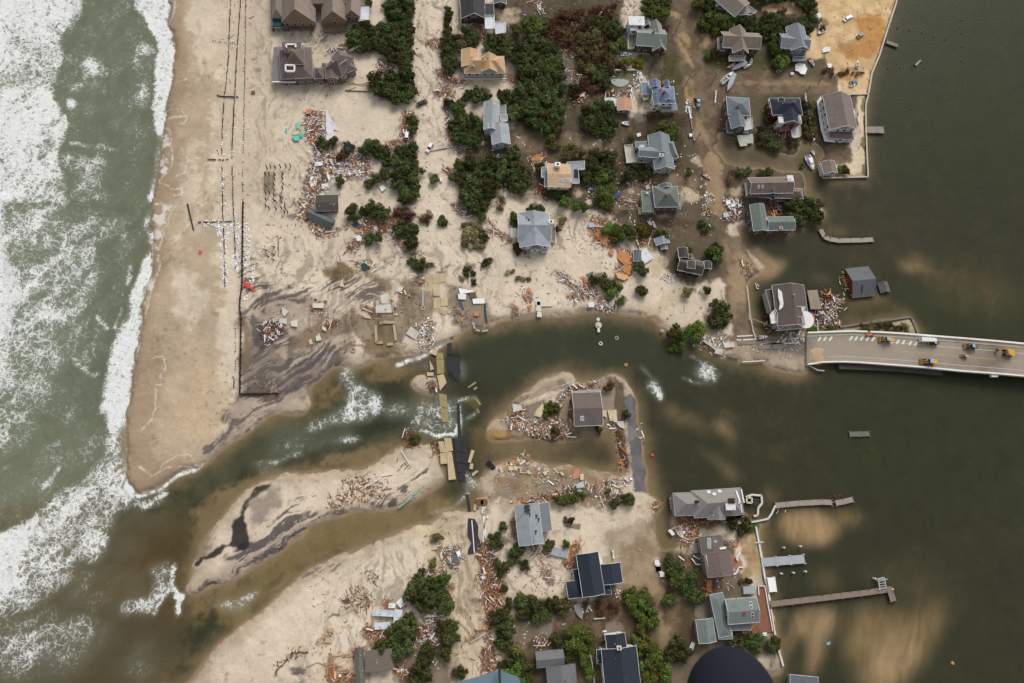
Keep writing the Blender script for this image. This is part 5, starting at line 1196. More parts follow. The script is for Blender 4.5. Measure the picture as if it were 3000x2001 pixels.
for a_, b_ in ((1355, 1050), (1350, 1100), (1345, 1140), (1365, 1165), (1400, 1350), (1395, 1390)):
    P, n = hit(h.blocks[0], 'f', a_, b_); g = MB(); g.box(P+n*.02, (.35, 0, 0), (.1, 1.0, 0), n*.04); g.build('torn_shingle', mlib((46, 44, 44)), h.blocks[0].roof)
# H8
h = house('sage_shingle_house', 'sage green roof house with brown shingles and white block tower left of the wide street', 'c', (800, 430), (134, 142, 132), (78, 66, 54))
B(h, 'c', '985,560 958,322 645,345 628,505', 6.4, 9.4, winc=WHITE); B(h, 'c', '806,588 990,575 912,270 800,285', 5.6, 9.0, winc=WHITE)
B(h, 'c', '735,300 800,300 800,250 740,255', 7, 9, win=False); B(h, 'c', '556,290 735,288 733,188 553,190', 8.4, 8.4, 'flat', (232, 232, 232), (224, 224, 222)); B(h, 'c', '575,350 656,350 658,290 568,290', 7.0, 7.0, 'flat', (228, 228, 226), (224, 224, 222))
deck(h, 'c', '545,352 635,352 612,565 545,565', 3.4, (140, 132, 118)); deck(h, 'c', '800,580 988,576 980,612 805,612', 1.4, (80, 76, 70), False); chimney(h, 'c', 850, 345, 10.5, (170, 140, 120), .5)
# H9
h = house('blue_roof_house', 'cream house with powder blue roof and two red chimneys beside the street', 'c', (940, 1080), (116, 128, 150), (226, 220, 196))
B(h, 'c', '1085,1185 1078,985 830,1000 835,1185', 7.2, 9.6, 'hip'); B(h, 'c', '790,1010 918,1010 915,930 790,935', 7.0, 9.0, win=False); B(h, 'c', '950,1010 1028,1010 1022,935 955,940', 7.0, 8.8, win=False)
B(h, 'c', '830,1205 925,1200 900,1080 835,1080', 7.2, 8.8); B(h, 'c', '712,1085 785,1082 782,945 706,948', 5.0, 5.0, 'flat'); B(h, 'c', '920,1262 1112,1260 1098,1180 935,1205', 3.6, 3.7, 'flat', win=False)
deck(h, 'c', '716,1110 775,1110 775,1145 718,1148', 3, (205, 200, 190)); chimney(h, 'c', 950, 965, 11, (150, 52, 40)); chimney(h, 'c', 965, 1050, 11, (160, 60, 44)); B(h, 'c', '975,1145 1048,1140 1040,1085 970,1090', 8, 8.8, win=False)
# H10
h = house('taupe_gable_house', 'taupe roofed brown house with white window trim, boats piled on its lawn', 'c', (1830, 480), (136, 124, 110), (80, 68, 60))
B(h, 'c', '2068,565 2040,385 1615,365 1630,545', 6.4, 9.4, winc=WHITE); B(h, 'c', '1725,610 1930,608 1885,330 1740,350', 6.4, 9.8, winc=WHITE); deck(h, 'c', '1700,655 1890,650 1880,700 1705,705', 3.2, (196, 190, 180)); deck(h, 'c', '1570,450 1625,430 1640,590 1575,590', 3.4, (170, 164, 156))
# H11
h = house('corner_grey_house', 'big grey roofed house with an angled white balcony, cut by the top edge', 'c', (1750, 20), (130, 122, 112), (150, 144, 136))
B(h, 'c', '1780,185 1918,62 1700,-220 1530,0', 6.6, 9.4); deck(h, 'c', '1790,180 1920,75 2018,145 1950,185', 4.2, (150, 146, 140)); B(h, 'c', '1560,70 1640,80 1640,-60 1540,-60', 5, 6.4, win=False, roof=(176, 180, 182))
# H12
h = house('slate_blue_house', 'slate blue house with front gable next to the sand covered bay lot', 'd', (900, 450), (128, 132, 138), (134, 144, 154))
B(h, 'd', '865,580 1052,565 1010,308 778,308', 6.4, 9.2, winc=WHITE); B(h, 'd', '1055,565 1052,418 720,380 738,560', 6.2, 8.4, winc=WHITE); deck(h, 'd', '870,665 1020,660 1015,700 868,705', 2.6, (140, 144, 150))
# H13
h = house('grey_terraced_house', 'steel grey roofed house with broken white deck, left of the navy roof', 'h', (450, 330), (112, 120, 126), (92, 90, 88))
B(h, 'h', '592,370 556,140 306,142 322,320', 7.2, 9.6, 'hip'); B(h, 'h', '368,505 518,478 500,310 320,325', 6.6, 9.0, winc=WHITE); B(h, 'h', '316,545 378,545 368,435 304,432', 3.2, 3.6, 'flat', win=False)
deck(h, 'h', '515,392 590,380 603,498 512,520', 3.8, (208, 208, 206)); deck(h, 'h', '495,520 560,515 565,548 500,552', 2.4, (196, 196, 194), False); chimney(h, 'h', 447, 240, 10, (140, 100, 80))
# H14
h = house('navy_roof_house', 'dark red house with navy blue roof and white dormers', 'h', (1000, 300), (46, 50, 64), (104, 40, 30))
B(h, 'h', '1182,345 1145,145 800,150 835,335', 7.2, 9.8, 'hip'); B(h, 'h', '905,445 1160,430 1150,250 915,270', 6.6, 9.2, winc=WHITE); B(h, 'h', '908,432 990,430 988,362 903,366', 7.2, 7.2, 'flat', (226, 222, 216), (220, 216, 210)); B(h, 'h', '1118,432 1168,428 1160,352 1116,356', 7.2, 8.2, 'hip', (200, 196, 190), (220, 216, 210))
B(h, 'h', '905,220 975,220 970,150 905,155', 8.8, 9.8, roof=(60, 62, 74), win=False); deck(h, 'h', '1045,520 1140,450 1150,590 1060,612', 3.0, (206, 202, 196)); deck(h, 'h', '900,480 1040,470 1040,520 910,530', 2.8, (150, 110, 96), False); B(h, 'h', '800,260 850,255 840,160 792,165', 6, 6, 'flat', (206, 206, 202), win=False); chimney(h, 'h', 1080, 185, 10.6, (160, 96, 70))
# H15
h = house('bay_corner_house', 'large taupe roofed house with long white side walls at the seawall corner', 'h', (1580, 330), (126, 112, 106), (206, 206, 202))
B(h, 'h', '1500,522 1795,490 1738,130 1400,108', 7.4, 11.0, winc=(190, 190, 188)); B(h, 'h', '1482,618 1765,612 1765,520 1485,540', 4.2, 5.2, 'hip', winc=WHITE)
deck(h, 'h', '1345,185 1392,120 1440,330 1500,540 1560,655 1435,640 1390,500', 3.2, (208, 210, 208), False); deck(h, 'h', '1730,275 1790,290 1785,375 1728,370', 5.2, (216, 214, 210)); deck(h, 'h', '1570,640 1640,610 1765,600 1760,630 1600,660', 2.2, (200, 200, 196))
# H16
h = house('waterfront_garage', 'small taupe roofed outbuilding with white wall on the seawall corner', 'h', (1480, 950), (126, 112, 104), (206, 206, 202))
B(h, 'h', '1425,1012 1578,1000 1550,868 1385,882', 4.4, 5.8, winc=WHITE)
# H17
h = house('long_brown_roof_house', 'long brown roofed house standing in the flood with a white sunroom on its top', 'h', (850, 1180), (122, 106, 96), (120, 116, 112))
B(h, 'h', '1078,1262 1035,1052 545,1062 585,1218', 6.8, 9.4, winc=WHITE); B(h, 'h', '1180,1305 1180,1180 845,1180 872,1290', 5.2, 7.2, 'hip', winc=WHITE); B(h, 'h', '1020,1145 1085,1140 1068,1036 1002,1036', 8.6, 8.8, 'flat', (226, 226, 224), (220, 220, 218)); q = h.blocks[0]
skylight(q, 'h', 675, 1165, .5, .8); skylight(q, 'h', 720, 1165, .5, .8); B(h, 'h', '812,1240 860,1238 850,1190 806,1195', 7, 8.4, win=False); strip(h, 'h', [(520, 1275), (800, 1290), (840, 1310), (880, 1285)], 1.6, WHITE, .5, 'porch_rail', .6)
deck(h, 'h', '515,1130 580,1090 590,1215 530,1272', 4.2, (196, 196, 196)); strip(h, 'h', [(880, 1330), (1185, 1325)], 1.4, (190, 188, 184), .4, 'base_trim', .5)
# H18
h = house('green_roof_house', 'L shaped house with a green roof wrecked by debris at the edge of the bay', 'g', (2100, 1200), (108, 118, 108), (84, 82, 80))
B(h, 'g', '1978,1285 2152,1275 2112,976 1955,986', 6.0, 7.6, winc=WHITE); B(h, 'g', '2470,1262 2430,1112 2145,1122 2150,1280', 5.6, 7.2); chimney(h, 'g', 2305, 1245, 6.2, (190, 150, 130), .8, .4)
# H19
h = house('grey_cross_gable_house', 'blue grey cross gabled house with lavender walls and a cream terrace, left of the street', 'g', (900, 380), (126, 136, 138), (170, 170, 176))
B(h, 'g', '848,575 1072,570 1062,400 842,440', 6.0, 8.8, winc=WHITE); B(h, 'g', '795,400 1050,400 1010,180 780,185', 6.0, 9.0, win=False); B(h, 'g', '1062,455 1098,440 1090,250 960,270', 5.4, 7.6, 'hip', win=False)
B(h, 'g', '915,440 915,325 670,325 670,425', 7.0, 8.4, winc=WHITE); B(h, 'g', '640,320 785,318 782,252 625,255', 5.2, 5.2, 'flat', (112, 122, 120)); deck(h, 'g', '503,305 590,298 650,490 530,502', 1.8, (196, 188, 174)); strip(h, 'g', [(525, 498), (800, 490)], 1.4, WHITE, .4, 'base_trim', .5); q = h.blocks[1]
skylight(h.blocks[4], 'g', 693, 305, .5, .6); skylight(h.blocks[4], 'g', 722, 305, .5, .6); chimney(h, 'g', 930, 408, 9.4, (190, 186, 178), .9, 1)
# H20
h = house('moss_roof_house', 'moss green hip roof house with cream and brown walls surrounded by washed-up sand', 'g', (950, 900), (106, 114, 108), (152, 142, 126))
B(h, 'g', '830,1060 835,820 700,828 722,1062', 5.0, 5.6, 'flat', winc=WHITE); B(h, 'g', '860,1005 1140,1005 1112,770 825,770', 6.8, 10.0, 'hip', wall=(104, 78, 60), winc=WHITE); B(h, 'g', '1140,1020 1165,860 1110,850 1100,1020', 5.0, 6.0, 'hip', win=False); chimney(h, 'g', 992, 860, 10.6, (170, 96, 70)); B(h, 'g', '900,790 1060,785 1030,745 900,745', 6.8, 8.6, win=False)
g = MB(); g.box(W1('g', 768, 845, 5.8), (.6, 0, 0), (0, .5, 0), (0, 0, .12)); g.build('skylight', mlib((176, 184, 182)), h.o)
# H21
h = house('black_brown_cottage', 'weathered black brown cottage with shed dormer beside the broken road', 'k', (1260, 280), (84, 78, 70), (44, 38, 34))
B(h, 'k', '1385,402 1425,255 1135,218 1108,365', 5.0, 7.2, winc=WHITE); B(h, 'k', '1135,215 1240,222 1232,100 1115,108', 5.4, 6.8, roof=(72, 70, 68)); B(h, 'k', '1226,335 1312,338 1322,258 1232,252', 7.2, 7.6, 'flat', winc=WHITE); B(h, 'k', '1415,345 1498,342 1515,265 1425,258', 3.4, 4.2, win=False)
B(h, 'k', '1240,225 1280,230 1278,180 1245,180', 6.4, 7.2, win=False); chimney(h, 'k', 1295, 222, 8.0, (206, 160, 150), .4, 1.0)
# H22
h = house('bridgehead_house', 'large charcoal roofed house with white triangular dormers and round balcony at the bridgehead', 'l', (320, 730), (96, 86, 80), (176, 170, 162))
B(h, 'l', '222,905 495,885 462,540 190,552', 7.2, 10.2, winc=WHITE)
B(h, 'l', '170,775 270,760 240,560 135,600', 5.6, 6.2, 'flat', (88, 80, 76), win=False); deck(h, 'l', '232,572 296,632 275,735 242,762 250,700 236,650', 8.6, (222, 220, 216), False); deck(h, 'l', '160,795 205,755 222,800 218,870 175,880', 6.6, (222, 220, 216), True)
deck(h, 'l', '352,742 400,732 462,738 440,780 440,885 425,820 385,820', 8.6, (216, 214, 210), True); g = MB(); p = W1('l', 468, 840, 8.3); g.cyl(p-Vector((0, 0, .4)), p, 4.0, 4.0, 20); d = g.build('round_balcony', mlib((214, 212, 208), 'paint'), h.o)
deck(h, 'l', '485,590 572,585 605,750 515,752', 2.6, (150, 136, 116), False); deck(h, 'l', '215,860 260,850 275,915 230,925', 5.8, (150, 150, 150)); strip(h, 'l', [(215, 935), (480, 915)], 5.2, (206, 204, 200), .4, 'gutter', .4); chimney(h, 'l', 372, 625, 11, (200, 190, 176), .3, .8)
# H23
h = house('sunken_house', 'dark grey roof of a broken house sunk in the bay with splintered orange framing', 'l', (960, 530), (100, 100, 103), (116, 72, 44), (120, 120, 122), zb=-1.0)
B(h, 'l', '1082,635 1000,388 810,400 878,650', 1.3, 4.4, win=False); B(h, 'l', '1125,618 1188,590 1180,518 1085,520', 1.0, 2.2, win=False)
g = MB(); g.poly([W1('l', 950, 540, 3.2), W1('l', 958, 540, 3.2), W1('l', 958, 612, 2.0), W1('l', 948, 612, 2.0)][::-1]); g.v = [(x, y, z+.4) for x, y, z in g.v]; g.build('roof_crack', mlib((30, 30, 30)), h.o)
# H24
h = house('island_house', 'square brown grey roofed house alone on the small island cut off by the water', 'm', (2040, 450), (108, 97, 90), (120, 104, 90))
B(h, 'm', '2212,650 2192,262 1865,285 1890,660', 6.2, 8.0); B(h, 'm', '1880,330 2190,325 2190,228 1870,285', 5.6, 5.6, 'flat', (140, 146, 148), win=False); skylight(h.blocks[0], 'm', 1980, 572, .8, 1.0); skylight(h.blocks[1], 'm', 2140, 312, .3, 2.2, GLASS)
# H25
h = house('long_villa', 'long villa with pale grey hipped roof and ice blue edges by the water', 'p', (520, 230), (138, 132, 128), (150, 146, 140), (182, 190, 192))
B(h, 'p', '490,320 480,118 206,135 232,325', 6.0, 8.6, 'hip'); B(h, 'p', '822,325 790,85 360,112 400,335', 6.4, 9.4, 'hip'); B(h, 'p', '490,360 672,355 640,200 520,205', 6.2, 9.0)
strip(h, 'p', [(752, 112), (786, 212), (770, 215)], 7.6, (224, 226, 226), .7); strip(h, 'p', [(795, 95), (820, 215)], 6.6, (224, 226, 226), .5); strip(h, 'p', [(790, 225), (800, 300)], 6.6, (224, 226, 226), .5); B(h, 'p', '668,278 750,276 746,220 662,222', 9.2, 9.2, 'flat', (230, 230, 228), WHITE, win=False)
q = h.blocks[1]
for x, y in ((518, 122), (565, 140), (612, 116)): skylight(q, 'p', x, y, .7, .6)
chimney(h, 'p', 420, 205, 9.4, (40, 36, 34), .6); chimney(h, 'p', 715, 198, 9.6, (70, 30, 24), 1.1, 1.2); strip(h, 'p', [(552, 322), (630, 318)], 7.4, (170, 196, 192), .5)
deck(h, 'p', '178,170 205,170 215,270 190,275', 2, (170, 160, 140)); deck(h, 'p', '790,290 850,300 855,330 600,385 620,372 790,345', 1.4, (130, 116, 100), False)
# H26
h = house('brown_stepped_house', 'brown roofed two level house with glass skylights by the white seawall', 'p', (590, 690), (112, 98, 92), (128, 118, 112), (150, 146, 142))
B(h, 'p', '458,660 650,640 622,490 438,512', 6.2, 7.4); B(h, 'p', '500,862 738,828 690,622 488,655', 7.6, 8.8); q = h.blocks[0]
for y in (535, 562, 590): skylight(q, 'p', 522, y, .8, .7)
skylight(q, 'p', 575, 548, .3, .6); strip(h, 'p', [(490, 660), (535, 845)], 7.4, (190, 184, 178), .4); strip(h, 'p', [(610, 610), (665, 600)], 6.6, WHITE, .8); strip(h, 'p', [(785, 640), (752, 690), (768, 712)], 1.4, WHITE, .5); strip(h, 'p', [(812, 770), (775, 768), (755, 820), (725, 832)], 1.4, WHITE, .5); strip(h, 'p', [(372, 695), (408, 745), (445, 745)], 1.4, WHITE, .5); strip(h, 'p', [(385, 672), (440, 700)], 1.4, WHITE, .4)
# H27
h = house('sea_green_house', 'broad sea green roof house with two stepped wings and a brick terrace on the bay', 'p', (720, 1170), (116, 126, 122), (140, 142, 136))
B(h, 'p', '600,1390 712,1345 640,992 535,1000', 5.2, 6.0, 'hip'); B(h, 'p', '955,1245 930,1030 655,1048 690,1258', 7.4, 8.8); B(h, 'p', '440,1420 588,1412 548,1210 400,1222', 5.0, 6.4); B(h, 'p', '600,1320 885,1305 880,1240 600,1265', 4.8, 5.4, 'flat', win=False); B(h, 'p', '600,1395 720,1380 720,1300 600,1310', 4.6, 4.8, 'flat', win=False)
deck(h, 'p', '940,928 1012,925 1050,1130 1085,1325 890,1345 890,1260 955,1250', 1.3, (136, 92, 74), False, th=.5); strip(h, 'p', [(950, 1010), (945, 932), (1000, 930), (1035, 1130), (1070, 1320)], 1.9, WHITE, .3, 'railing', .3); q = h.blocks[1]
for x, y in ((880, 1080), (880, 1112), (895, 1170), (895, 1198)): skylight(q, 'p', x, y, .5, .6, GLASS)
chimney(h, 'p', 828, 1165, 9.0, (170, 60, 60), .5, .8)
g = MB(); P = WP('p', '815,938 915,932 925,995 820,1002', 2.0); g.prism(P, .6, 2.0); g.build('swim_spa', mlib((150, 158, 160), 'paint'), h.o)
# H28
h = house('patched_grey_roof_house', 'pale grey roof house with torn dark patches beside the peeled road', 'r', (1650, 420), (146, 152, 156), (150, 146, 140))
B(h, 'r', '1508,712 1838,655 1780,112 1442,150', 5.2, 6.8); B(h, 'r', '1828,505 1962,485 1916,105 1784,115', 4.6, 5.0, 'flat', (118, 122, 124)); q = h.blocks[0]
for x, y, r_ in ((1608, 150, .4), (1620, 190, .45), (1635, 230, .35), (1648, 280, .25), (1738, 305, .3), (1768, 350, .3), (1730, 520, .3)):
    P, n = hit(q, 'r', x, y); g = MB(); g.box(P+n*.02, (r_*1.6, 0, 0), (r_, r_*3, 0), n*.04); g.build('torn_patch', mlib((54, 54, 56)), q.roof)
g = MB()
for a_, b_ in (((1545, 420), (1690, 405)), ((1690, 405), (1712, 655)), ((1580, 240), (1470, 375))):
    P, n = hit(q, 'r', *a_); P2, n2_ = hit(q, 'r', *b_); g.bar(P+n*.05, P2+n2_*.05, .3, .14)
g.build('roof_seam', mlib((124, 128, 132)), q.roof)
# H29
h = house('charcoal_cross_house', 'charcoal cross shaped roof house with thin white edges, in the southern lots', 's', (950, 330), (44, 50, 60), (150, 148, 146))
B(h, 's', '812,582 1068,545 980,65 735,100', 7.2, 9.0); B(h, 's', '1040,440 1272,420 1235,186 1012,215', 6.4, 7.6); B(h, 's', '650,605 805,580 772,390 614,405', 4.6, 5.6, 'hip'); B(h, 's', '712,396 792,392 765,262 698,272', 4.6, 5.0, 'flat', win=False); B(h, 's', '1040,560 1142,545 1115,405 1030,410', 5.4, 5.6, 'flat', win=False); strip(h, 's', [(990, 95), (1025, 205)], 5.6, WHITE, .9)
# H30
h = house('charcoal_bottom_house', 'long charcoal roof house with white side wall at the bottom edge', 's', (1220, 1350), (44, 50, 60), (214, 214, 212))
B(h, 's', '1078,1800 1520,1800 1398,1135 1028,1192', 7.2, 9.4, winc=(150, 150, 150)); B(h, 's', '1085,1200 1340,1190 1268,995 1075,1015', 6.4, 7.8, winc=(150, 150, 150)); B(h, 's', '965,1345 1060,1345 1030,1185 980,1190', 4.2, 4.2, 'flat', win=False); strip(h, 's', [(1045, 985), (1042, 975), (1082, 975)], 6.8, WHITE, .5); chimney(h, 's', 1228, 1168, 9.8, (196, 186, 176), .8, 1.6)
# H31
h = house('asphalt_roof_house', 'grey two part roof house at the bottom between the tree clumps', 's', (500, 1350), (112, 112, 112), (120, 112, 104), (130, 130, 130))
B(h, 's', '600,1370 580,1185 268,1215 288,1388', 5.2, 6.4); B(h, 's', '415,1700 765,1700 708,1345 395,1388', 5.0, 6.6)
# H32
h = house('flat_roof_house', 'flat brown grey roofed house at the bottom of the beach lots', 'q', (1600, 1300), (108, 98, 88), (110, 96, 84), (120, 110, 100))
B(h, 'q', '1450,1448 1758,1418 1750,1180 1442,1195', 4.0, 4.0, 'flat', win=False)
h = house('mossy_strip_roof', 'narrow mossy grey roof strip ending in broken red boards, left of the flat roof', 'q', (1385, 1370), (104, 106, 96), (100, 90, 78), (110, 104, 92), cat='shed')
B(h, 'q', '1362,1620 1468,1620 1400,1165 1310,1175', 3.2, 4.0)
# H33
h = house('mud_brown_cabin', 'plain dark brown roof cabin buried in rubble near the beach', 'e', (1010, 960), (78, 72, 66), (110, 104, 96), (150, 150, 146))
B(h, 'e', '1140,1050 1140,870 876,870 888,1050', 3.6, 4.4, win=False)
h = house('slid_green_roof', 'grey green roof slab slid diagonally onto the rubble below the brown cabin', 'e', (930, 1140), (92, 102, 98), (90, 84, 78), (84, 92, 90), cat='roof', zb=ZL)
B(h, 'e', '1052,1258 1105,1160 818,1018 772,1108', 2.4, 3.6, win=False, ov=.3)
# small ones
h = house('white_pool_shed', 'small white shed at the corner of the walled pool garden', 'c', (350, 1170), (206, 208, 212), WHITE, cat='shed'); B(h, 'c', '288,1218 415,1212 415,1125 284,1128', 3.2, 3.6)
h = house('tan_pool_shed', 'square tan roofed shed next to the white pool shed', 'c', (505, 1200), (190, 146, 120), (180, 170, 156), cat='shed'); B(h, 'c', '425,1268 592,1270 590,1135 420,1128', 3.6, 4.6)
h = house('tipped_blue_grey_roof', 'torn blue grey roof lying crooked among the wreckage left of the street', 'g', (920, 1430), (142, 148, 156), (96, 84, 74), cat='roof'); B(h, 'g', '875,1440 1030,1420 1000,1345 840,1365', 3.0, 4.2, win=False); B(h, 'g', '930,1500 990,1480 1000,1400 920,1420', 2.2, 3, win=False)
h = house('fallen_grey_roof', 'smooth grey roof panel fallen flat on orange rubble in the southern lots', 'r', (2070, 790), (152, 158, 160), (140, 110, 84), cat='roof'); B(h, 'r', '1955,815 2168,882 2192,762 1972,706', 1.8, 2.0, 'flat', win=False)
h = house('blue_grey_wing_roof', 'dark blue grey wrecked roof lying right of the orange plywood', 'k', (640, 190), (100, 110, 116), (96, 84, 74), cat='roof'); B(h, 'k', '600,270 720,250 690,150 620,110', 1.8, 2.6, win=False, ov=.2)
h = house('white_slab_roof', 'stark white cracked roof slab lying on the sand beside the round bush', 'k', (760, 210), (226, 228, 230), (200, 196, 190), cat='roof'); B(h, 'k', '722,308 832,205 738,112 690,160', 1.7, 1.7, 'flat', win=False, ov=.2)
h = house('folded_white_roof', 'folded pale blue white roof with exposed brown boards among the southern trees', 'q', (1700, 830), (196, 202, 212), (140, 100, 60), cat='roof'); B(h, 'q', '1535,795 1790,800 1810,730 1535,735', 2.4, 2.8, win=False, ov=.2); B(h, 'q', '1545,935 1750,965 1700,890 1575,870', 2.0, 2.2, 'flat', win=False, ov=.2); B(h, 'q', '1760,880 1860,890 1860,730 1800,730', 2.8, 3.0, 'flat', win=False, ov=.2)
h = house('white_room_wreck', 'tilted white framed wall section beside the southern trees', 'q', (1850, 650), (222, 222, 222), (180, 176, 168), cat='wreck'); B(h, 'q', '1800,650 1850,700 1930,640 1880,575', 2.6, 2.6, 'flat', win=False, ov=.2); B(h, 'q', '1710,700 1790,715 1790,650 1725,670', 1.8, 1.8, 'flat', win=False, ov=.2)
h = house('bottom_bay_shed', 'dark grey shed roof at the bottom edge beside the bay seawall', 'x', (660, 1540), (96, 98, 104), (170, 170, 170), cat='shed', zb=-.5); B(h, 'x', '560,1640 775,1640 775,1530 565,1498', 3.0, 3.0, 'flat', win=False)
h = house('bottom_white_wall_house', 'white walled house mostly hidden under the dark aircraft float', 's', (2260, 1360), (70, 66, 64), (222, 220, 216)); B(h, 's', '2170,1420 2560,1420 2500,1290 2150,1310', 4, 5.5, roof=(120, 112, 104))
# ---- trees
def leafmat(name, c, c2, hue=.045):
    m, t, b = nmat(name)
    oi = node(t, "ShaderNodeObjectInfo"); tc = node(t, "ShaderNodeTexCoord"); ge = node(t, "ShaderNodeNewGeometry")
    n = node(t, "ShaderNodeTexNoise", Scale=1.2, Detail=3.0); link(t, tc.outputs['Object'], n.inputs['Vector'])
    f = mth(t, 'MULTIPLY_ADD', ge.outputs['Random Per Island'], .6, mth(t, 'MULTIPLY_ADD', n.outputs[0], .9, -.25), clamp=True)
    base = mixc(t, f, lin(c), lin(c2))
    h = node(t, "ShaderNodeHueSaturation"); link(t, base, h.inputs['Color'])
    link(t, mth(t, 'MULTIPLY_ADD', oi.outputs['Random'], 2*hue, .5-hue), h.inputs['Hue'])
    link(t, mth(t, 'MULTIPLY_ADD', oi.outputs['Random'], .95, .62), h.inputs['Value'])
    link(t, h.outputs[0], b.inputs['Base Color']); b.inputs['Roughness'].default_value = .75; b.inputs['Specular IOR Level'].default_value = .15
    return m
LM = {'e': leafmat("evergreen_leaves", (38, 46, 22), (92, 98, 52)), 'g': leafmat("green_leaves", (48, 62, 24), (106, 116, 50)),
      'o': leafmat("olive_leaves", (66, 60, 36), (110, 98, 60)), 'y': leafmat("yellow_green_leaves", (76, 80, 26), (124, 116, 42)),
      'r': leafmat("rusty_twigs", (74, 54, 40), (116, 84, 62)), 'b': leafmat("blue_green_leaves", (60, 78, 64), (96, 112, 96)),
      'd': leafmat("dune_leaves", (110, 104, 66), (150, 140, 100))}
BARK = mat("bark", (92, 76, 60), .9, .3, 3)
def crown_mesh(kind, sd):
    r = np.random.default_rng(sd)
    lob = r.normal(size=(9, 3)); lob /= np.linalg.norm(lob, axis=1)[:, None]; lob[:, 2] = np.abs(lob[:, 2])*.7
    lr = r.uniform(.24, .5, 9); lc = lob*r.uniform(.4, .95, (9, 1)); lc = np.vstack([lc, [[0, 0, .1]]]); lr = np.append(lr, .5)
    N = 520 if kind == 'r' else 1250
    pick = r.choice(10, N, p=(lr**2)/(lr**2).sum())
    d = r.normal(size=(N, 3)); d /= np.linalg.norm(d, axis=1)[:, None]
    P = lc[pick]+d*lr[pick][:, None]*((.5+.75*r.random(N)**.8)[:, None] if kind != 'r' else r.uniform(.2, 1.1, N)[:, None])
    P[:, 2] = np.maximum(P[:, 2], -.35)*.95
    s = r.uniform(.045, .11, N) if kind != 'r' else r.uniform(.03, .06, N)
    a = d+r.normal(size=(N, 3))*.6; a /= np.linalg.norm(a, axis=1)[:, None]
    u = np.cross(a, r.normal(size=(N, 3))); u /= np.linalg.norm(u, axis=1)[:, None]; w = np.cross(a, u)
    st = 1.9 if kind != 'r' else 3.2
    k = s[:, None]
    V = np.stack([P-u*k*st, P-w*k, P+u*k*st, P+w*k], 1).reshape(-1, 3)
    F = np.arange(4*N).reshape(-1, 4)
    V = V.tolist(); F = F.tolist()
    if kind != 'r':                                   # dense inner mass of twigs and leaves
        for c, q in zip(lc, lr):
            b0 = len(V); q *= .6
            for i in range(5):
                th = math.pi*i/4
                for j in range(7):
                    ph = 2*math.pi*j/7; rr = q*(1+r.uniform(-.18, .18))
                    V.append([c[0]+rr*math.sin(th)*math.cos(ph), c[1]+rr*math.sin(th)*math.sin(ph), (c[2]+rr*math.cos(th))*.95])
            for i in range(4):
                for j in range(7):
                    F.append([b0+i*7+j, b0+(i+1)*7+j, b0+(i+1)*7+(j+1) % 7, b0+i*7+(j+1) % 7])
    me = bpy.data.meshes.new("crown"); me.from_pydata(V, [], F); me.materials.append(LM[kind]); me.update(); return me
TM = MB(); TM.cyl((0, 0, -1.2), (0, 0, .3), .12, .06, 7)
for i in range(6):
    a_ = i*1.05; TM.cyl((0, 0, -.2+.08*i), (.55*math.cos(a_), .55*math.sin(a_), .25+.09*(i % 3)), .045, .015, 5)
_tr = TM.build("trunk", BARK); TRUNK = _tr.data; bpy.data.objects.remove(_tr)
CM = {k: [crown_mesh(k, 100+i*7+ord(k)) for i in range(5 if k in 'egr' else 3)] for k in LM}
NAMES = {'e': ('evergreen_tree', 'evergreen'), 'g': ('leafy_tree', 'tree'), 'o': ('olive_shrub', 'shrub'), 'y': ('yellow_green_shrub', 'shrub'),
         'r': ('bare_shrub', 'bare shrub'), 'b': ('blue_green_shrub', 'shrub'), 'd': ('dune_shrub', 'dune shrub')}
def inpoly(x, y, P):
    c = False; n = len(P)
    for i in range(n):
        (xa, ya), (xb, yb) = P[i], P[i-1]
        if (ya > y) != (yb > y) and x < (xb-xa)*(y-ya)/(yb-ya)+xa: c = not c
    return c
def area(P): return abs(sum(P[i-1].x*P[i].y-P[i].x*P[i-1].y for i in range(len(P))))/2
def onland(x, y):
    i = int(round((x-X0)/RES)); j = int(round((y-Y0)/RES))
    return 0 <= i < NX and 0 <= j < NY and hgt[j, i] > .1
def gz(x, y):
    i = min(NX-1, max(0, int(round((x-X0)/RES)))); j = min(NY-1, max(0, int(round((y-Y0)/RES)))); return float(zz[j, i])
NT = 0
def plant(kind, x, y, R, lab, grp, BR=3):
    global NT
    small = R < 1.7
    H = R*(.4 if small or kind in 'dr' else rnd.uniform(.5, 1.0))
    nm, cat_ = NAMES[kind] if not (kind == 'e' and BR < 2.45) else ('evergreen_shrub', 'evergreen shrub')
    o = empty(nm, (x, y, gz(x, y)), lab, cat_, grp, rnd.uniform(0, 6.28))
    c = bpy.data.objects.new("crown", rnd.choice(CM[kind])); SC.collection.objects.link(c); c.parent = o
    c.location = (0, 0, H); c.scale = (R*rnd.uniform(.75, 1.25), R*rnd.uniform(.75, 1.25), R*rnd.uniform(.6, 1.05))
    t_ = bpy.data.objects.new("trunk", TRUNK); SC.collection.objects.link(t_); t_.parent = o; t_.location = (0, 0, H); t_.scale = (R, R, max(H+.2, .5))
    NT += 1
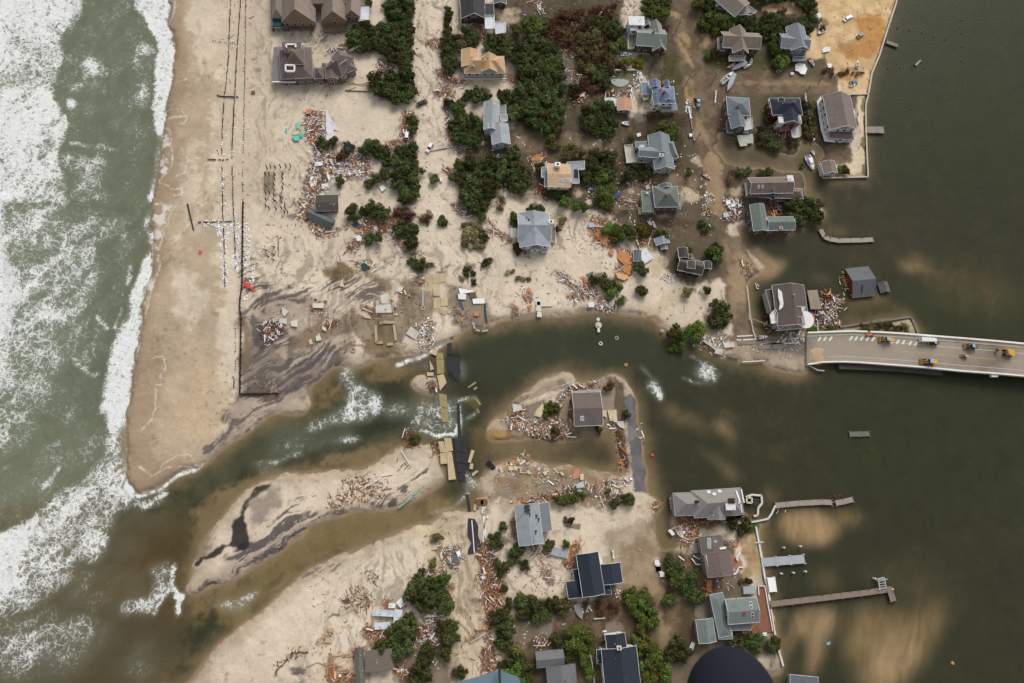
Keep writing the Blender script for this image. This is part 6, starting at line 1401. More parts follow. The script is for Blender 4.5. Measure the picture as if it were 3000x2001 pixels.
for reg, kind, R, lab in TREES:
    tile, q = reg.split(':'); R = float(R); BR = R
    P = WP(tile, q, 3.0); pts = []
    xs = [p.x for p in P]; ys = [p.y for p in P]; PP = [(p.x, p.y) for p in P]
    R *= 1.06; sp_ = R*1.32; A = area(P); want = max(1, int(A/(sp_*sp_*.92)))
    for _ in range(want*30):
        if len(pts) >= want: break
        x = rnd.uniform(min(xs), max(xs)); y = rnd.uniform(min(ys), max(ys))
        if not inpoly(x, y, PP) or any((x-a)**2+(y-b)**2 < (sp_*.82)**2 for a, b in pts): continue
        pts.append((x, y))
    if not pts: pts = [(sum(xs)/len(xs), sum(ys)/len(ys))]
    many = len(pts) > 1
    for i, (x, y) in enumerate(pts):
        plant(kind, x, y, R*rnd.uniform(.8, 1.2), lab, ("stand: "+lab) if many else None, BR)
print("trees", NT)
# low growth that nobody could count
ug = MB()
for reg, den, w3 in (("b:1350,-60 2400,-60 2400,500 2300,1567 1750,1500 1760,560 1200,440", .30, (5, 2, 3)), ("c:-20,-60 1000,-60 1040,560 560,780 200,1300 -20,1567", .22, (3, 4, 3)), ("c:600,600 1110,600 1160,800 1130,1180 1090,900 700,860", .12, (0, 8, 2)), ("d:0,560 860,560 850,800 0,790|", .3, (0, 9, 1)), ("d:500,1100 640,1100 640,1500 560,1580", .3, (0, 9, 1)), ("h:640,640 1180,640 1100,720 800,700", .2, (0, 9, 1)), ("g:0,100 500,200 500,600 350,1050 0,1050", .22, (3, 4, 3)), ("f:500,330 1350,340 1400,900 1000,1000 700,1050 520,700", .16, (4, 3, 3)), ("f:1400,150 2351,100 2351,480 1600,460", .12, (4, 2, 4)), ("f:600,1130 860,1150 850,1480 620,1470", .25, (2, 1, 7)), ("f:1650,1150 1800,1130 1720,1330 1670,1300", .2, (2, 3, 5)), ("s:0,600 1200,600 1300,1560 0,1560", .10, (4, 3, 3)), ("p:60,640 440,680 540,1100 160,1300", .10, (2, 5, 3)), ("m:1540,400 1700,370 1700,480 1640,600 1500,600", .6, (0, 9, 1)), ("m:1380,560 1850,600 1950,800 1500,760", .14, (6, 2, 2)), ("j:1000,260 1700,330 1900,640 1300,640", .025, (3, 3, 4)), ("k:0,600 800,620 1400,560 1400,900 1100,1000", .03, (4, 3, 3)), ("e:1050,400 1300,400 1250,470 1050,460", .5, (6, 2, 2)), ("e:1250,920 2030,950 2030,1200 1300,1150", .2, (7, 2, 1)), ("r:200,560 480,560 500,1000 250,960", .2, (6, 2, 2)), ("i:1600,780 1950,700 2050,900 1800,900", .1, (8, 0, 2))):
    tile, q = reg.strip('|').split(':'); P = WP(tile, q, ZL); PP = [(p.x, p.y) for p in P]; xs = [p[0] for p in PP]; ys = [p[1] for p in PP]
    for _ in range(int(area(P)*den)):
        x = rnd.uniform(min(xs), max(xs)); y = rnd.uniform(min(ys), max(ys))
        if not inpoly(x, y, PP) or not onland(x, y) or fbm(np.array([x]), np.array([y]), 9, 3, 77)[0] < .47: continue
        r_ = rnd.uniform(.3, .9); mi = rnd.choices((0, 1, 2), w3)[0]; z = gz(x, y)
        for _k in range(7):
            a = rnd.uniform(0, 6.28); b = rnd.uniform(0, 6.28); c_ = Vector((x+math.cos(a)*r_*rnd.random(), y+math.sin(a)*r_*rnd.random(), z+.1+r_*.6*rnd.random()))
            u = Vector((math.cos(b), math.sin(b), rnd.uniform(-.5, .5)))*rnd.uniform(.15, .4); w = Vector((-math.sin(b), math.cos(b), rnd.uniform(-.5, .5)))*rnd.uniform(.06, .2)
            ug.poly([c_-u, c_-w, c_+u, c_+w], mi)
tag(ug.build("undergrowth", [LM['r'], LM['g'], LM['d']]), kind='stuff')
# ---- rubble
PAL = {'l': [(168, 114, 78)]*5+[(134, 124, 114)]*2+[(132, 88, 62)]*3+[(110, 64, 44)]*2+[(196, 160, 118)]*2+[(236, 232, 224)]*2+[(72, 52, 42)],
       'w': [(240, 240, 238)]*5+[(196, 196, 196)]*2+[(160, 112, 78), (110, 64, 44), (128, 132, 140)],
       'r': [(118, 58, 40)]*3+[(146, 82, 56)]*3+[(84, 50, 38)]*3+[(196, 160, 118)]+[(206, 202, 196)],
       'c': [(196, 188, 172)]*3+[(176, 168, 150)]*3+[(206, 196, 176)]*2+[(150, 110, 80), (120, 112, 104)],
       'o': [(188, 122, 72)]*4+[(170, 104, 62)]*3+[(214, 168, 116)]*2, 's': [(134, 96, 66)]*4+[(104, 74, 54)]*3+[(176, 146, 112)]*2+[(84, 66, 54)],
       'd': [(70, 62, 56)]*3+[(100, 88, 76)]*2+[(150, 140, 128)]}
RC = {}
def rmat(c):
    if c not in RC: RC[c] = mat("board_%d_%d_%d" % c, c, .85, .3, 2.0, bump=0)
    return RC[c]
stuff = {}
def piece(mb, p, L, w, h, az, til, mi=0):
    d = Vector((math.cos(az)*math.cos(til), math.sin(az)*math.cos(til), math.sin(til)))
    s_ = Vector((-math.sin(az), math.cos(az), 0)); n_ = d.cross(s_).normalized()
    s_ = (s_+n_*rnd.uniform(-.35, .35)).normalized(); n_ = d.cross(s_).normalized()
    mb.box(p, d*L/2, s_*w/2, n_*h/2, mi)
allc = sorted({c for v in PAL.values() for c in v}); cidx = {c: i for i, c in enumerate(allc)}
heap = MB(); NP = 0; spots = []
for reg, pal, den, hh in RUB:
    tile, q = reg.split(':'); den = float(den); hh = float(hh)
    P = WP(tile, q, ZL); PP = [(p.x, p.y) for p in P]; xs = [p[0] for p in PP]; ys = [p[1] for p in PP]
    n = int(area(P)*den*4.4); base_az = rnd.uniform(0, 3.14)
    cols_ = [c for ch in pal for c in PAL[ch]]
    for _ in range(n):
        for _t2 in range(20):
            x = rnd.uniform(min(xs)-2, max(xs)+2); y = rnd.uniform(min(ys)-2, max(ys)+2)
            if inpoly(x+rnd.gauss(0, 1), y+rnd.gauss(0, 1), PP): break
        else: continue
        z = max(gz(x, y), -.05)+.1+hh*rnd.random()**1.5*.6
        blk = pal[0] in 'cw' and rnd.random() < .45
        if blk: L = rnd.uniform(.3, 1.0); w = L*rnd.uniform(.5, 1); h_ = .14
        else: L = rnd.choice((.7, 1.0, 1.5, 2.2))*rnd.uniform(.7, 1.2); w = rnd.uniform(.1, .28); h_ = .08
        az = (base_az+rnd.gauss(0, .8)) if rnd.random() < .6 else rnd.uniform(0, 3.14)
        piece(heap, Vector((x, y, z)), L, w, h_, az, rnd.gauss(0, .14), cidx[rnd.choice(cols_)]); NP += 1
    for _ in range(max(1, int(n*.05))):
        spots.append((P, PP, pal, hh, lambda: 0))
tag(heap.build("splintered_lumber", [rmat(c) for c in allc]), kind='stuff')
print("rubble", NP)
# wrack: thin scatter over lots and sand
sc_ = MB()
SCAT = '''t:1700,0 1960,0 1950,1567 1650,1567|s|.03
i:20,150 2200,150 2200,1260 600,1300 150,1300|s|.045
i:250,700 1900,560 2050,900 1200,1050|c|.02
j:500,250 2351,250 2100,780 1300,850 500,800|s|.045
j:500,250 2351,250 2100,780 1300,850 500,800|c|.02
r:0,450 600,300 900,1100 500,1566 0,1566|s|.03
r:1300,900 2200,900 2200,1400 1400,1400|s|.05
f:50,0 520,0 520,1000 100,1000|s|.04
f:150,1000 1200,950 1200,1500 200,1500|s|.03
b:20,0 400,0 400,1400 60,1400|s|.035
a:850,350 1300,350 1350,560 850,560|s|.06
a:600,900 1500,950 1500,1250 500,1200|s|.02
e:300,500 700,500 750,1567 250,1567|s|.06
e:560,560 800,520 780,1250 600,1300|c|.05
e:1250,700 1750,700 1750,960 1250,960|c|.08
f:1600,1050 2351,1050 2351,1567 1600,1567|l|.06
f:1200,150 2351,150 2351,450 1200,450|w|.03
b:1250,150 2351,150 2351,1500 1700,1500 1300,1000|w|.035
g:300,380 1400,400 1400,1100 300,1200|w|.05
g:0,100 1400,100 1600,1500 0,1500|l|.04
c:0,300 1000,700 1100,1300 0,1500|l|.02
h:200,150 1180,640 600,660 250,500|w|.02
m:1000,500 1900,300 1900,800 1100,800|c|.12
m:900,1150 2300,1200 2300,1567 900,1567|l|.05
g:1350,800 1700,700 1700,1200 1450,1400|w|.05
c:250,800 1150,800 1150,1200 300,1200|w|.03
k:0,600 1000,450 1400,620 1300,900 900,900|w|.012
m:900,1150 2300,1200 2300,1400 1000,1567|c|.06
m:1100,350 1700,200 1700,700 1100,700|s|.04
q:850,200 1500,200 1400,1400 600,1400|s|.04
q:850,1200 1350,1250 1350,1567 750,1567|l|.07
s:0,0 700,100 700,580 0,560|s|.05
s:0,880 700,850 600,1150 0,1250|w|.06
s:1200,0 1700,0 1700,600 1300,600|c|.012
p:60,300 450,550 300,700 100,700|w|.03
y:950,0 1550,0 1500,1300 1150,1300|s|.04
w:600,1000 1750,850 1750,1100 900,1350|s|.03
w:20,150 600,180 400,600 100,640|s|.03
d:1200,0 2000,0 1800,800 1300,800|d|.008
k:1150,980 1600,1000 1600,1300 1200,1150|c|.15
k:1650,1180 2360,1180 2360,1380 1800,1380|c|.12
l:-20,1060 490,1060 480,1190 -20,1190|c|.12
l:900,870 1380,840 1420,950 900,930|d|.03'''
for ln in SCAT.split('\n'):
    reg, pal, den = ln.split('|'); tile, q = reg.split(':')
    P = WP(tile, q, ZL); PP = [(p.x, p.y) for p in P]; xs = [p[0] for p in PP]; ys = [p[1] for p in PP]
    for _ in range(int(area(P)*float(den)*2)):
        x = rnd.uniform(min(xs), max(xs)); y = rnd.uniform(min(ys), max(ys))
        if not inpoly(x, y, PP) or not onland(x, y): continue
        big = rnd.random() < .1
        L = rnd.uniform(.4, 1.4)*(1.9 if big else 1); piece(sc_, Vector((x, y, gz(x, y)+.07)), L, rnd.uniform(.12, .35), .08, rnd.uniform(0, 3.14), rnd.gauss(0, .05), cidx[rnd.choice(PAL[pal])])
tag(sc_.build("scattered_wrack", [rmat(c) for c in allc]), kind='stuff')
# white foam and plastic litter caught in the beach fences
li = MB()
for reg, n in (("u:1560,120 1800,120 1800,180 1560,170", 80), ("u:1650,170 1760,170 1750,300 1680,280", 80), ("u:1680,300 1740,300 1750,640 1690,560", 110), ("u:1760,150 1900,130 1930,300 1900,480 1840,480 1800,300", 190), ("u:1770,350 1830,350 1820,520 1770,480", 70), ("u:1690,-30 1800,-30 1800,120 1690,60", 25), ("u:1850,690 1900,690 1890,730 1850,730", 14), ("t:1690,900 1880,900 1880,1200 1690,1200", 34), ("t:1750,280 1890,300 1850,340 1770,340", 12), ("t:1680,1280 1730,1280 1720,1560 1680,1560", 26), ("u:1880,480 1950,480 1940,640 1890,560", 30)):
    tile, q = reg.split(':'); P = WP(tile, q, ZL); PP = [(p.x, p.y) for p in P]; xs = [p[0] for p in PP]; ys = [p[1] for p in PP]
    k = 0
    while k < n:
        x = rnd.uniform(min(xs), max(xs)); y = rnd.uniform(min(ys), max(ys))
        if not inpoly(x, y, PP): continue
        k += 1; L = rnd.uniform(.3, .85); piece(li, Vector((x, y, gz(x, y)+.12)), L, L*rnd.uniform(.35, .8), .15, rnd.uniform(0, 3.14), rnd.gauss(0, .2))
tag(li.build("white_litter", mlib((232, 234, 236), 'paint')), kind='stuff')
# the longest single boards are objects of their own
BP = []
for i, (L, w, c) in enumerate(((3.6, .34, (186, 130, 86)), (2.8, .5, (222, 220, 214)), (4.2, .3, (150, 96, 64)), (2.6, .6, (206, 176, 134)), (4.8, .26, (214, 212, 206)), (2.2, .9, (186, 120, 62)))):
    g = MB(); g.box((0, 0, 0), (L/2, 0, 0), (0, w/2, 0), (0, 0, .07)); g.bar((-L*.3, -w*.6, .1), (-L*.3+.2, w*.6, .1), .12, .08); o = g.build("long_board", rmat(c)); BP.append(o.data); bpy.data.objects.remove(o)
PLN = {'l': 'orange brown lumber pile', 'w': 'whitish wreckage', 'r': 'dark red lumber drift', 'c': 'pale concrete rubble', 'o': 'orange plywood rubble', 's': 'driftwood', 'd': 'dark rubble'}
BCN = ['tan board', 'white board', 'brown beam', 'wide pale plank', 'long white pole', 'orange plywood strip']
ARE = (('e', 'above the beach lots'), ('a', 'north of the beach lots'), ('b', 'beside the upper sandy street'), ('f', 'right of the sandy street'), ('g', 'left of the wide street'), ('k', 'by the broken road end'), ('j', 'on the lagoon bank'), ('l', 'at the bridgehead'), ('m', 'on the cut off island side'), ('i', 'on the dark streaked flats'), ('w', 'on the sand bar'), ('r', 'in the southern lumber heaps'), ('y', 'along the southern track'), ('q', 'in the southern beach yards'), ('p', 'by the long villa'), ('s', 'in the southern lots'), ('c', 'near the blue roof house'), ('h', 'near the three bay houses'), ('n', 'beside the lone street'))
ARE = dict(ARE); nb = 0; tot = sum(area(WP(*r[0].split(':'))) for r in RUB if r[1][0] != 's')
for reg, pal, den, hh in RUB:
    if pal[0] == 's': continue
    tile, q = reg.split(':'); P = WP(tile, q, ZL); PP = [(p.x, p.y) for p in P]; xs = [p[0] for p in PP]; ys = [p[1] for p in PP]
    n = int(area(P)/tot*285+.5)
    while n > 0 and nb < 295:
        x = rnd.uniform(min(xs), max(xs)); y = rnd.uniform(min(ys), max(ys))
        if not inpoly(x, y, PP): continue
        i = rnd.choice((1, 1, 4, 3, 0) if pal[0] in 'wc' else (0, 0, 1, 2, 3, 4, 5))
        o = bpy.data.objects.new("long_board", BP[i]); SC.collection.objects.link(o)
        o.location = (x, y, max(0, gz(x, y))+.35+float(hh)*.55*rnd.random()); o.rotation_euler = (rnd.gauss(0, .12), rnd.gauss(0, .12), rnd.uniform(0, 3.14))
        tag(o, f"{BCN[i]} loose on the {PLN[pal[0]]} {ARE[tile]}", "board", f"{BCN[i]}s {ARE[tile]}"); n -= 1; nb += 1
print("boards", nb)
# ---- bridge and its approach
NE = raw("470,955 700,946 870,941 1100,950 1300,962 1500,978 1800,1001 2100,1026 2400,1055 2900,1104")
SE = raw("500,1236 600,1216 760,1212 920,1218 1100,1231 1300,1246 1500,1262 1800,1292 2100,1314 2400,1340 2900,1382")
def bz(x): return 1.9+max(0, x-480)/1900*3.4
def bat(x, f):
    def ip(L):
        for (a, b), (c, d) in zip(L[:-1], L[1:]):
            if a <= x <= c: return b+(d-b)*(x-a)/(c-a)
        return L[0][1] if x < L[0][0] else L[-1][1]
    yn, ys = ip(NE), ip(SE)
    return W1('l', x, yn+(ys-yn)*f, bz(x))
br = root("bridge", tuple(W1('l', 1400, 1100, 0)), "concrete road bridge with white parapets curving out over the bay", "bridge")
XS = [480+i*(2900-480)/40 for i in range(41)]
up = Vector((0, 0, 1))
conc = mat("bridge_concrete", (178, 168, 150), .85, .14, .5, col2=(150, 140, 124)); asph = mat("bridge_asphalt", (146, 136, 122), .85, .16, .25, col2=(104, 94, 80))
pale = mat("parapet_white", (222, 218, 208), .75, .08, .8, col2=(206, 200, 188))
def ribbon(name, f0, f1, dz, m, x0=480, x1=2900, th=.12, par=None):
    g = MB(); xs = [x for x in XS if x0 <= x <= x1]
    if x0 not in xs: xs = [x0]+xs
    if x1 not in xs: xs = xs+[x1]
    for a, b in zip(xs[:-1], xs[1:]):
        p = [bat(a, f1), bat(b, f1), bat(b, f0), bat(a, f0)]
        g.hexa([q+up*(dz-th) for q in p]+[q+up*dz for q in p])
    return g.build(name, m, par or br)
ribbon("deck_slab", .0, 1.0, -.05, conc, th=1.1)
rd = ribbon("roadway", .135, .955, 0.02, asph)
ribbon("sidewalk", .035, .132, .2, conc)
for nm, f0, f1 in (("parapet", -.012, .035), ("parapet", .957, 1.0)): ribbon(nm, f0, f1, 1.1, pale, th=1.0)
lm = mlib((214, 208, 196), 'paint'); ym = mlib((190, 154, 84), 'paint')
ribbon("edge_line", .29, .298, .03, lm, 1100, 2900, .02, br); ribbon("edge_line", .80, .808, .03, lm, 650, 2900, .02, br); ribbon("centre_line", .525, .532, .03, ym, 800, 2900, .02, br); ribbon("centre_line", .55, .557, .03, ym, 1300, 2900, .02, br)
for i, x in enumerate([588, 635, 685, 860, 905, 952, 1002, 1050, 1215, 1262, 1310, 1370, 1420]):
    g = MB(); f = .22 if x < 1100 else .25+(x-1200)*.0001
    a_, b_ = bat(x-10, f+.06), bat(x+14, f-.06); g.bar(a_+up*.035, b_+up*.035, .8, .02); g.build("hatch_stripe", lm, br)
# sand drifted over the bridge head
def drift(name, tile, pts, z, c, lab, h=.25, par=None):
    P = WP(tile, pts, z); g = MB(); ce = sum(P, Vector())/len(P); n = len(P)
    R = []
    for i in range(n):
        for t_ in (0, .5): R.append(P[i].lerp(P[(i+1) % n], t_)+Vector((rnd.uniform(-.8, .8), rnd.uniform(-.8, .8), 0)))
    R2 = [p.lerp(ce, .35)+up*(h+rnd.uniform(-.05, .1)) for p in R]; m_ = len(R)
    for i in range(m_):
        j = (i+1) % m_; g.poly([R[i], R[j], R2[j], R2[i]]); g.poly([R2[i], R2[j], ce+up*h*1.3])
    o = g.build(name, mlib(c, 'p', bump=.3), par, smooth=True)
    if lab: tag(o, lab[0], lab[1])
drift("sand_drift", 'l', "490,1100 540,1085 640,1085 620,1140 650,1200 560,1222 500,1215", 1.93, (170, 146, 114), ("rounded tan sand drift covering the left end of the bridge", "sand drift"), .5)
# revetment of timber below the south parapet and piers
fd = MB(); fd.bar(W1('l', 750, 1248, 1.0), W1('l', 1250, 1268, 1.2), 2.2, 1.6); fd.bar(W1('l', 1250, 1268, 1.2), W1('l', 1640, 1305, 1.2), 2.2, 1.6)
tag(fd.build("timber_fender", mlib((76, 70, 64), 'plank')), "dark timber fender walkway along the underside of the bridge's south edge", "fender")
for x in (1000, 1400, 1800, 2200, 2600):
    g = MB(); a_, b_ = bat(x, .06), bat(x, .94); z1 = bz(x)-1.2
    g.bar(a_+up*(z1-bz(x)-.4), b_+up*(z1-bz(x)-.4), 1.2, .9)
    g.build("pier_cap", conc, br)
    for f in (.1, .3, .5, .7, .9):
        g = MB(); p = bat(x, f); g.cyl((p.x, p.y, -1.5), (p.x, p.y, z1-.85), .5, .5, 10); g.build("pier", conc, br)
g = MB(); g.box(bat(2095, 1.02)+up*(-.3), (1.6, 0, 0), (0, .9, 0), (0, 0, .6)); g.build("drain_box", pale, br)
g = MB(); P = WP('l', "502,1238 575,1278 630,1282", 1.2)
for a_, b_ in zip(P[:-1], P[1:]): g.bar(a_, b_, .4, .5)
tag(g.build("guard_rail", mlib((176, 184, 190), 'paint')), "bent pale guard rail dangling from the torn bridge corner", "guard rail")
# approach lines, guard rails
def flat_line(name, tile, pts, w, c, z=ZL+.16, lab=None, cat=None, h=.06, par=None, grp=None):
    g = MB(); P = WP(tile, pts, z)
    for a_, b_ in zip(P[:-1], P[1:]): g.bar(a_, b_, w, h)
    o = g.build(name, mlib(c, 'paint'), par)
    if lab: tag(o, lab, cat, grp)
    return o
for pts in ("k:1800,1118 1980,1108", "k:1795,1160 1850,1158", "k:1868,1158 2020,1150", "k:2070,1212 2340,1195", "l:100,1052 415,1042", "l:220,1045 245,1018", "l:262,1045 295,1012", "l:360,1040 388,1012"):
    t_, q_ = pts.split(':'); o = flat_line("road_line", t_, q_, .6, (206, 202, 192)); o['kind'] = 'structure'
g = MB(); P = WP('k', "1860,1412 2010,1405 2115,1395", 1.2)
for a_, b_ in zip(P[:-1], P[1:]): g.bar(a_, b_, .4, .5)
tag(g.build("guard_rail", mlib((206, 206, 204), 'paint')), "white guard rail at the waterside edge of the bridge approach", "guard rail")
g = MB(); P = WP('k', "1912,540 1930,690 1950,880 1985,1060 2010,1140", 1.4)
for a_, b_ in zip(P[:-1], P[1:]): g.bar(a_, b_, .3, .4)
tag(g.build("guard_rail", mlib((196, 192, 184), 'paint')), "thin pale guard rail between the washed road and dark flood water", "guard rail")
# ---- vehicles
def vehicle(kind, c, tile, a, b, lab, z=None, cat=None, grp=None, L=None):
    z = (ZL+.05) if z is None else z
    A, Bp = W1(tile, *a, z), W1(tile, *b, z); d = (Bp-A); Ln = L or max(4.3, d.length); d.normalize(); s = Vector((-d.y, d.x, 0)); C = (A+Bp)/2; C.z = z
    W = 1.9
    o = root({'car': 'parked_car', 'suv': 'sport_utility_car', 'van': 'van'}.get(kind, kind), tuple(C), lab, cat or {'car': 'car', 'suv': 'car', 'van': 'van'}[kind], grp)
    m = mat("car_paint_%d_%d_%d" % c, c, .25, .04, .5, bump=0)
    def P(x, y, h): return C+d*x+s*y+up*h
    hb = {'car': .95, 'suv': 1.05, 'van': 1.15}[kind]; ht = {'car': 1.4, 'suv': 1.8, 'van': 2.1}[kind]
    x0, x1 = {'car': (-.34, .2), 'suv': (-.46, .18), 'van': (-.48, .28)}[kind]
    g = MB()
    lo = [P(-Ln/2, -W/2, .3), P(Ln/2, -W/2, .3), P(Ln/2, W/2, .3), P(-Ln/2, W/2, .3)]; hi = [P(-Ln/2+.08, -W/2+.06, hb), P(Ln/2-.25, -W/2+.1, hb-.15), P(Ln/2-.25, W/2-.1, hb-.15), P(-Ln/2+.08, W/2-.06, hb)]
    g.hexa(lo+hi); bo = g.build("body", m, o)
    g = MB(); q = [P(x0*Ln, -W/2+.1, hb-.02), P(x1*Ln, -W/2+.12, hb-.1), P(x1*Ln, W/2-.12, hb-.1), P(x0*Ln, W/2-.1, hb-.02)]; q2 = [P(x0*Ln+.3, -W/2+.28, ht), P(x1*Ln-.75, -W/2+.28, ht), P(x1*Ln-.75, W/2-.28, ht), P(x0*Ln+.3, W/2-.28, ht)]
    g.hexa(q+q2); g.build("windows", GLASS, o)
    g = MB(); g.box(P((x0+x1)/2*Ln-.22, 0, ht+.03), d*((x1-x0)*Ln-1.0)/2, s*(W/2-.26), up*.04); g.build("roof", m, o)
    for sx in (-.32, .32):
        for sy in (-1, 1):
            g = MB(); g.cyl(P(sx*Ln, sy*(W/2-.12), .33), P(sx*Ln, sy*(W/2+.06), .33), .33, .33, 12); w_ = g.build("wheel", mlib((28, 28, 28)), o)
            g = MB(); g.cyl(P(sx*Ln, sy*(W/2+.06), .33), P(sx*Ln, sy*(W/2+.08), .33), .18, .18, 8); g.build("rim", mlib((150, 150, 150), 'paint'), w_)
    for sy in (-1, 1):
        g = MB(); g.box(P(Ln/2-.05, sy*.62, .6), d*.06, s*.2, up*.09); g.build("headlight", mlib((210, 214, 216), 'paint'), o)
        g = MB(); g.box(P(-Ln/2+.0, sy*.68, .7), d*.04, s*.14, up*.12); g.build("tail_light", mlib((140, 30, 24), 'paint'), o)
    return o
vehicle('van', (222, 226, 228), 'e', (1922, 245), (1940, 125), "white van half buried in orange lumber beside the sandy street", ZL+.5)
vehicle('suv', (226, 228, 230), 'e', (2220, 285), (2155, 385), "white car with black roof rack standing alone on the sandy street")
vehicle('car', (34, 36, 40), 'a', (2050, 1215), (2150, 1160), "black pickup sized car thrown against splintered boards at the street bend", ZL+.3, L=5.4)
vehicle('car', (232, 234, 236), 'd', (1450, 248), (1545, 185), "white saloon car on the tan sand lot by the bay")
vehicle('car', (28, 30, 32), 'm', (915, 1090), (955, 1135), "black car drowned in the shallow channel among concrete blocks", .1)
vehicle('car', (34, 40, 56), 'a', (1700, 120), (1745, 125), "dark blue car tucked under the windbreak trees")
vehicle('car', (96, 110, 130), 'd', (1540, 960), (1590, 945), "grey blue car on the small orange sand lot")
vehicle('car', (130, 132, 134), 'd', (1620, 430), (1655, 400), "grey car sunk in rust orange sand by the bay")
yel = (206, 150, 50)
def loader(tile, a, b, lab, c=yel, zf=None, sc=1.0):
    x = a[0]; z = zf if zf is not None else bz(x)+.05
    A, Bp = W1(tile, *a, z), W1(tile, *b, z); d = (Bp-A).normalized(); s = Vector((-d.y, d.x, 0)); C = (A+Bp)/2; C.z = z
    o = root("wheel_loader", tuple(C), lab, "wheel loader"); m = mlib(c, 'paint')
    def P(x, y, h): return C+d*x*sc+s*y*sc+up*h*sc
    def bx(nm, x, y, h, a_, b_, c_, mm, par=None):
        g = MB(); g.box(P(x, y, h), d*a_*sc, s*b_*sc, up*c_*sc); return g.build(nm, mm, par or o)
    bx("engine_cover", -2.0, 0, 1.7, 1.4, 1.0, .7, m); bx("chassis", 0, 0, 1.1, 2.6, .7, .3, mlib((60, 58, 54)))
    cb = bx("cab", -.1, 0, 2.3, .7, .8, .9, m); bx("cab_window", -.1, 0, 2.4, .74, .84, .5, GLASS, cb); bx("cab_roof", -.1, 0, 3.25, .8, .9, .06, mlib((120, 170, 200), 'paint'), cb)
    for sy in (-.5, .5):
        g = MB(); g.bar(P(.8, sy, 1.9), P(2.8, sy, .9), .25*sc, .35*sc); g.build("lift_arm", m, o)
    g = MB(); g.hexa([P(2.7, -1.35, .15), P(3.7, -1.35, .15), P(3.7, 1.35, .15), P(2.7, 1.35, .15), P(2.7, -1.35, 1.2), P(3.0, -1.35, 1.1), P(3.0, 1.35, 1.1), P(2.7, 1.35, 1.2)]); g.build("bucket", mlib((150, 110, 50)), o)
    for sx in (-1.6, 1.4):
        for sy in (-1, 1):
            g = MB(); g.cyl(P(sx, sy*.8, .72), P(sx, sy*1.3, .72), .72*sc, .72*sc, 14); w_ = g.build("wheel", mlib((32, 32, 32)), o)
            g = MB(); g.cyl(P(sx, sy*1.3, .72), P(sx, sy*1.33, .72), .32*sc, .32*sc, 8); g.build("rim", m, w_)
    return o
loader('l', (1200, 1022), (1100, 1015), "yellow wheel loader beside the white hatching near the sidewalk", sc=.88)
loader('l', (1590, 1212), (1440, 1205), "largest yellow wheel loader next to the south parapet of the bridge", sc=1.0)
loader('l', (1600, 1046), (1520, 1046), "reddish brown loader under the white panel on the bridge", (126, 70, 44), sc=.7)
loader('l', (1960, 1082), (1800, 1072), "dark brown and yellow loader right of the white panel", (120, 88, 50), sc=.85)
loader('l', (1870, 1163), (1790, 1155), "small yellow roller sized loader on the bridge centre line", sc=.5)
loader('c', (1345, 1245), (1330, 1130), "loader with blue grey cab and orange arm on the wide street", (110, 122, 124), ZL+.05, .85)
# excavator
z = bz(2185)+.05; A, Bp = W1('l', 2250, 1135, z), W1('l', 2095, 1105, z); d = (Bp-A).normalized(); s = Vector((-d.y, d.x, 0)); C = W1('l', 2200, 1128, z)
ex = root("excavator", tuple(C), "yellow tracked excavator with folded boom at the right end of the bridge", "excavator")
def PX(x, y, h): return C+d*x+s*y+up*h
for sy in (-1.2, 1.2):
    g = MB(); g.box(PX(0, sy, .45), d*2.2, s*.35, up*.42); g.build("track", mlib((44, 42, 40)), ex)
g = MB(); g.box(PX(-.5, .2, 1.6), d*1.7, s*1.35, up*.6); g.build("engine_house", mlib(yel, 'paint'), ex)
g = MB(); g.box(PX(.8, .9, 2.2), d*.7, s*.55, up*.9); cb = g.build("cab", mlib(yel, 'paint'), ex)
g = MB(); g.box(PX(.85, .9, 2.4), d*.72, s*.58, up*.5); g.build("cab_window", mlib((90, 150, 190), 'paint'), cb)
g = MB(); g.bar(PX(.8, -.2, 1.9), PX(3.6, -.2, 4.2), .5, .6); g.build("boom", mlib(yel, 'paint'), ex)
g = MB(); g.bar(PX(3.6, -.2, 4.2), PX(5.2, -.2, 1.6), .35, .45); g.build("stick", mlib(yel, 'paint'), ex)
g = MB(); g.box(PX(5.1, -.2, 1.0), d*.5, s*.6, up*.45); g.build("bucket", mlib((110, 84, 50)), ex)
g = MB(); P = WP('l', "1472,990 1598,1000 1604,1030 1475,1026", bz(1535)+2.6); g.prism(P, bz(1535)+.3, bz(1535)+2.6)
tag(g.build("box_trailer", mlib((214, 212, 208), 'paint')), "white box trailer parked on the bridge sidewalk side", "trailer")
g = MB(); p = bat(1015, .09); g.box(p+up*.5, (1.6, .1, 0), (0, .6, 0), (0, 0, .35)); tag(g.build("traffic_barrier", mlib((190, 90, 60), 'paint')), "orange red barrier lying on the bridge sidewalk near its left end", "barrier")
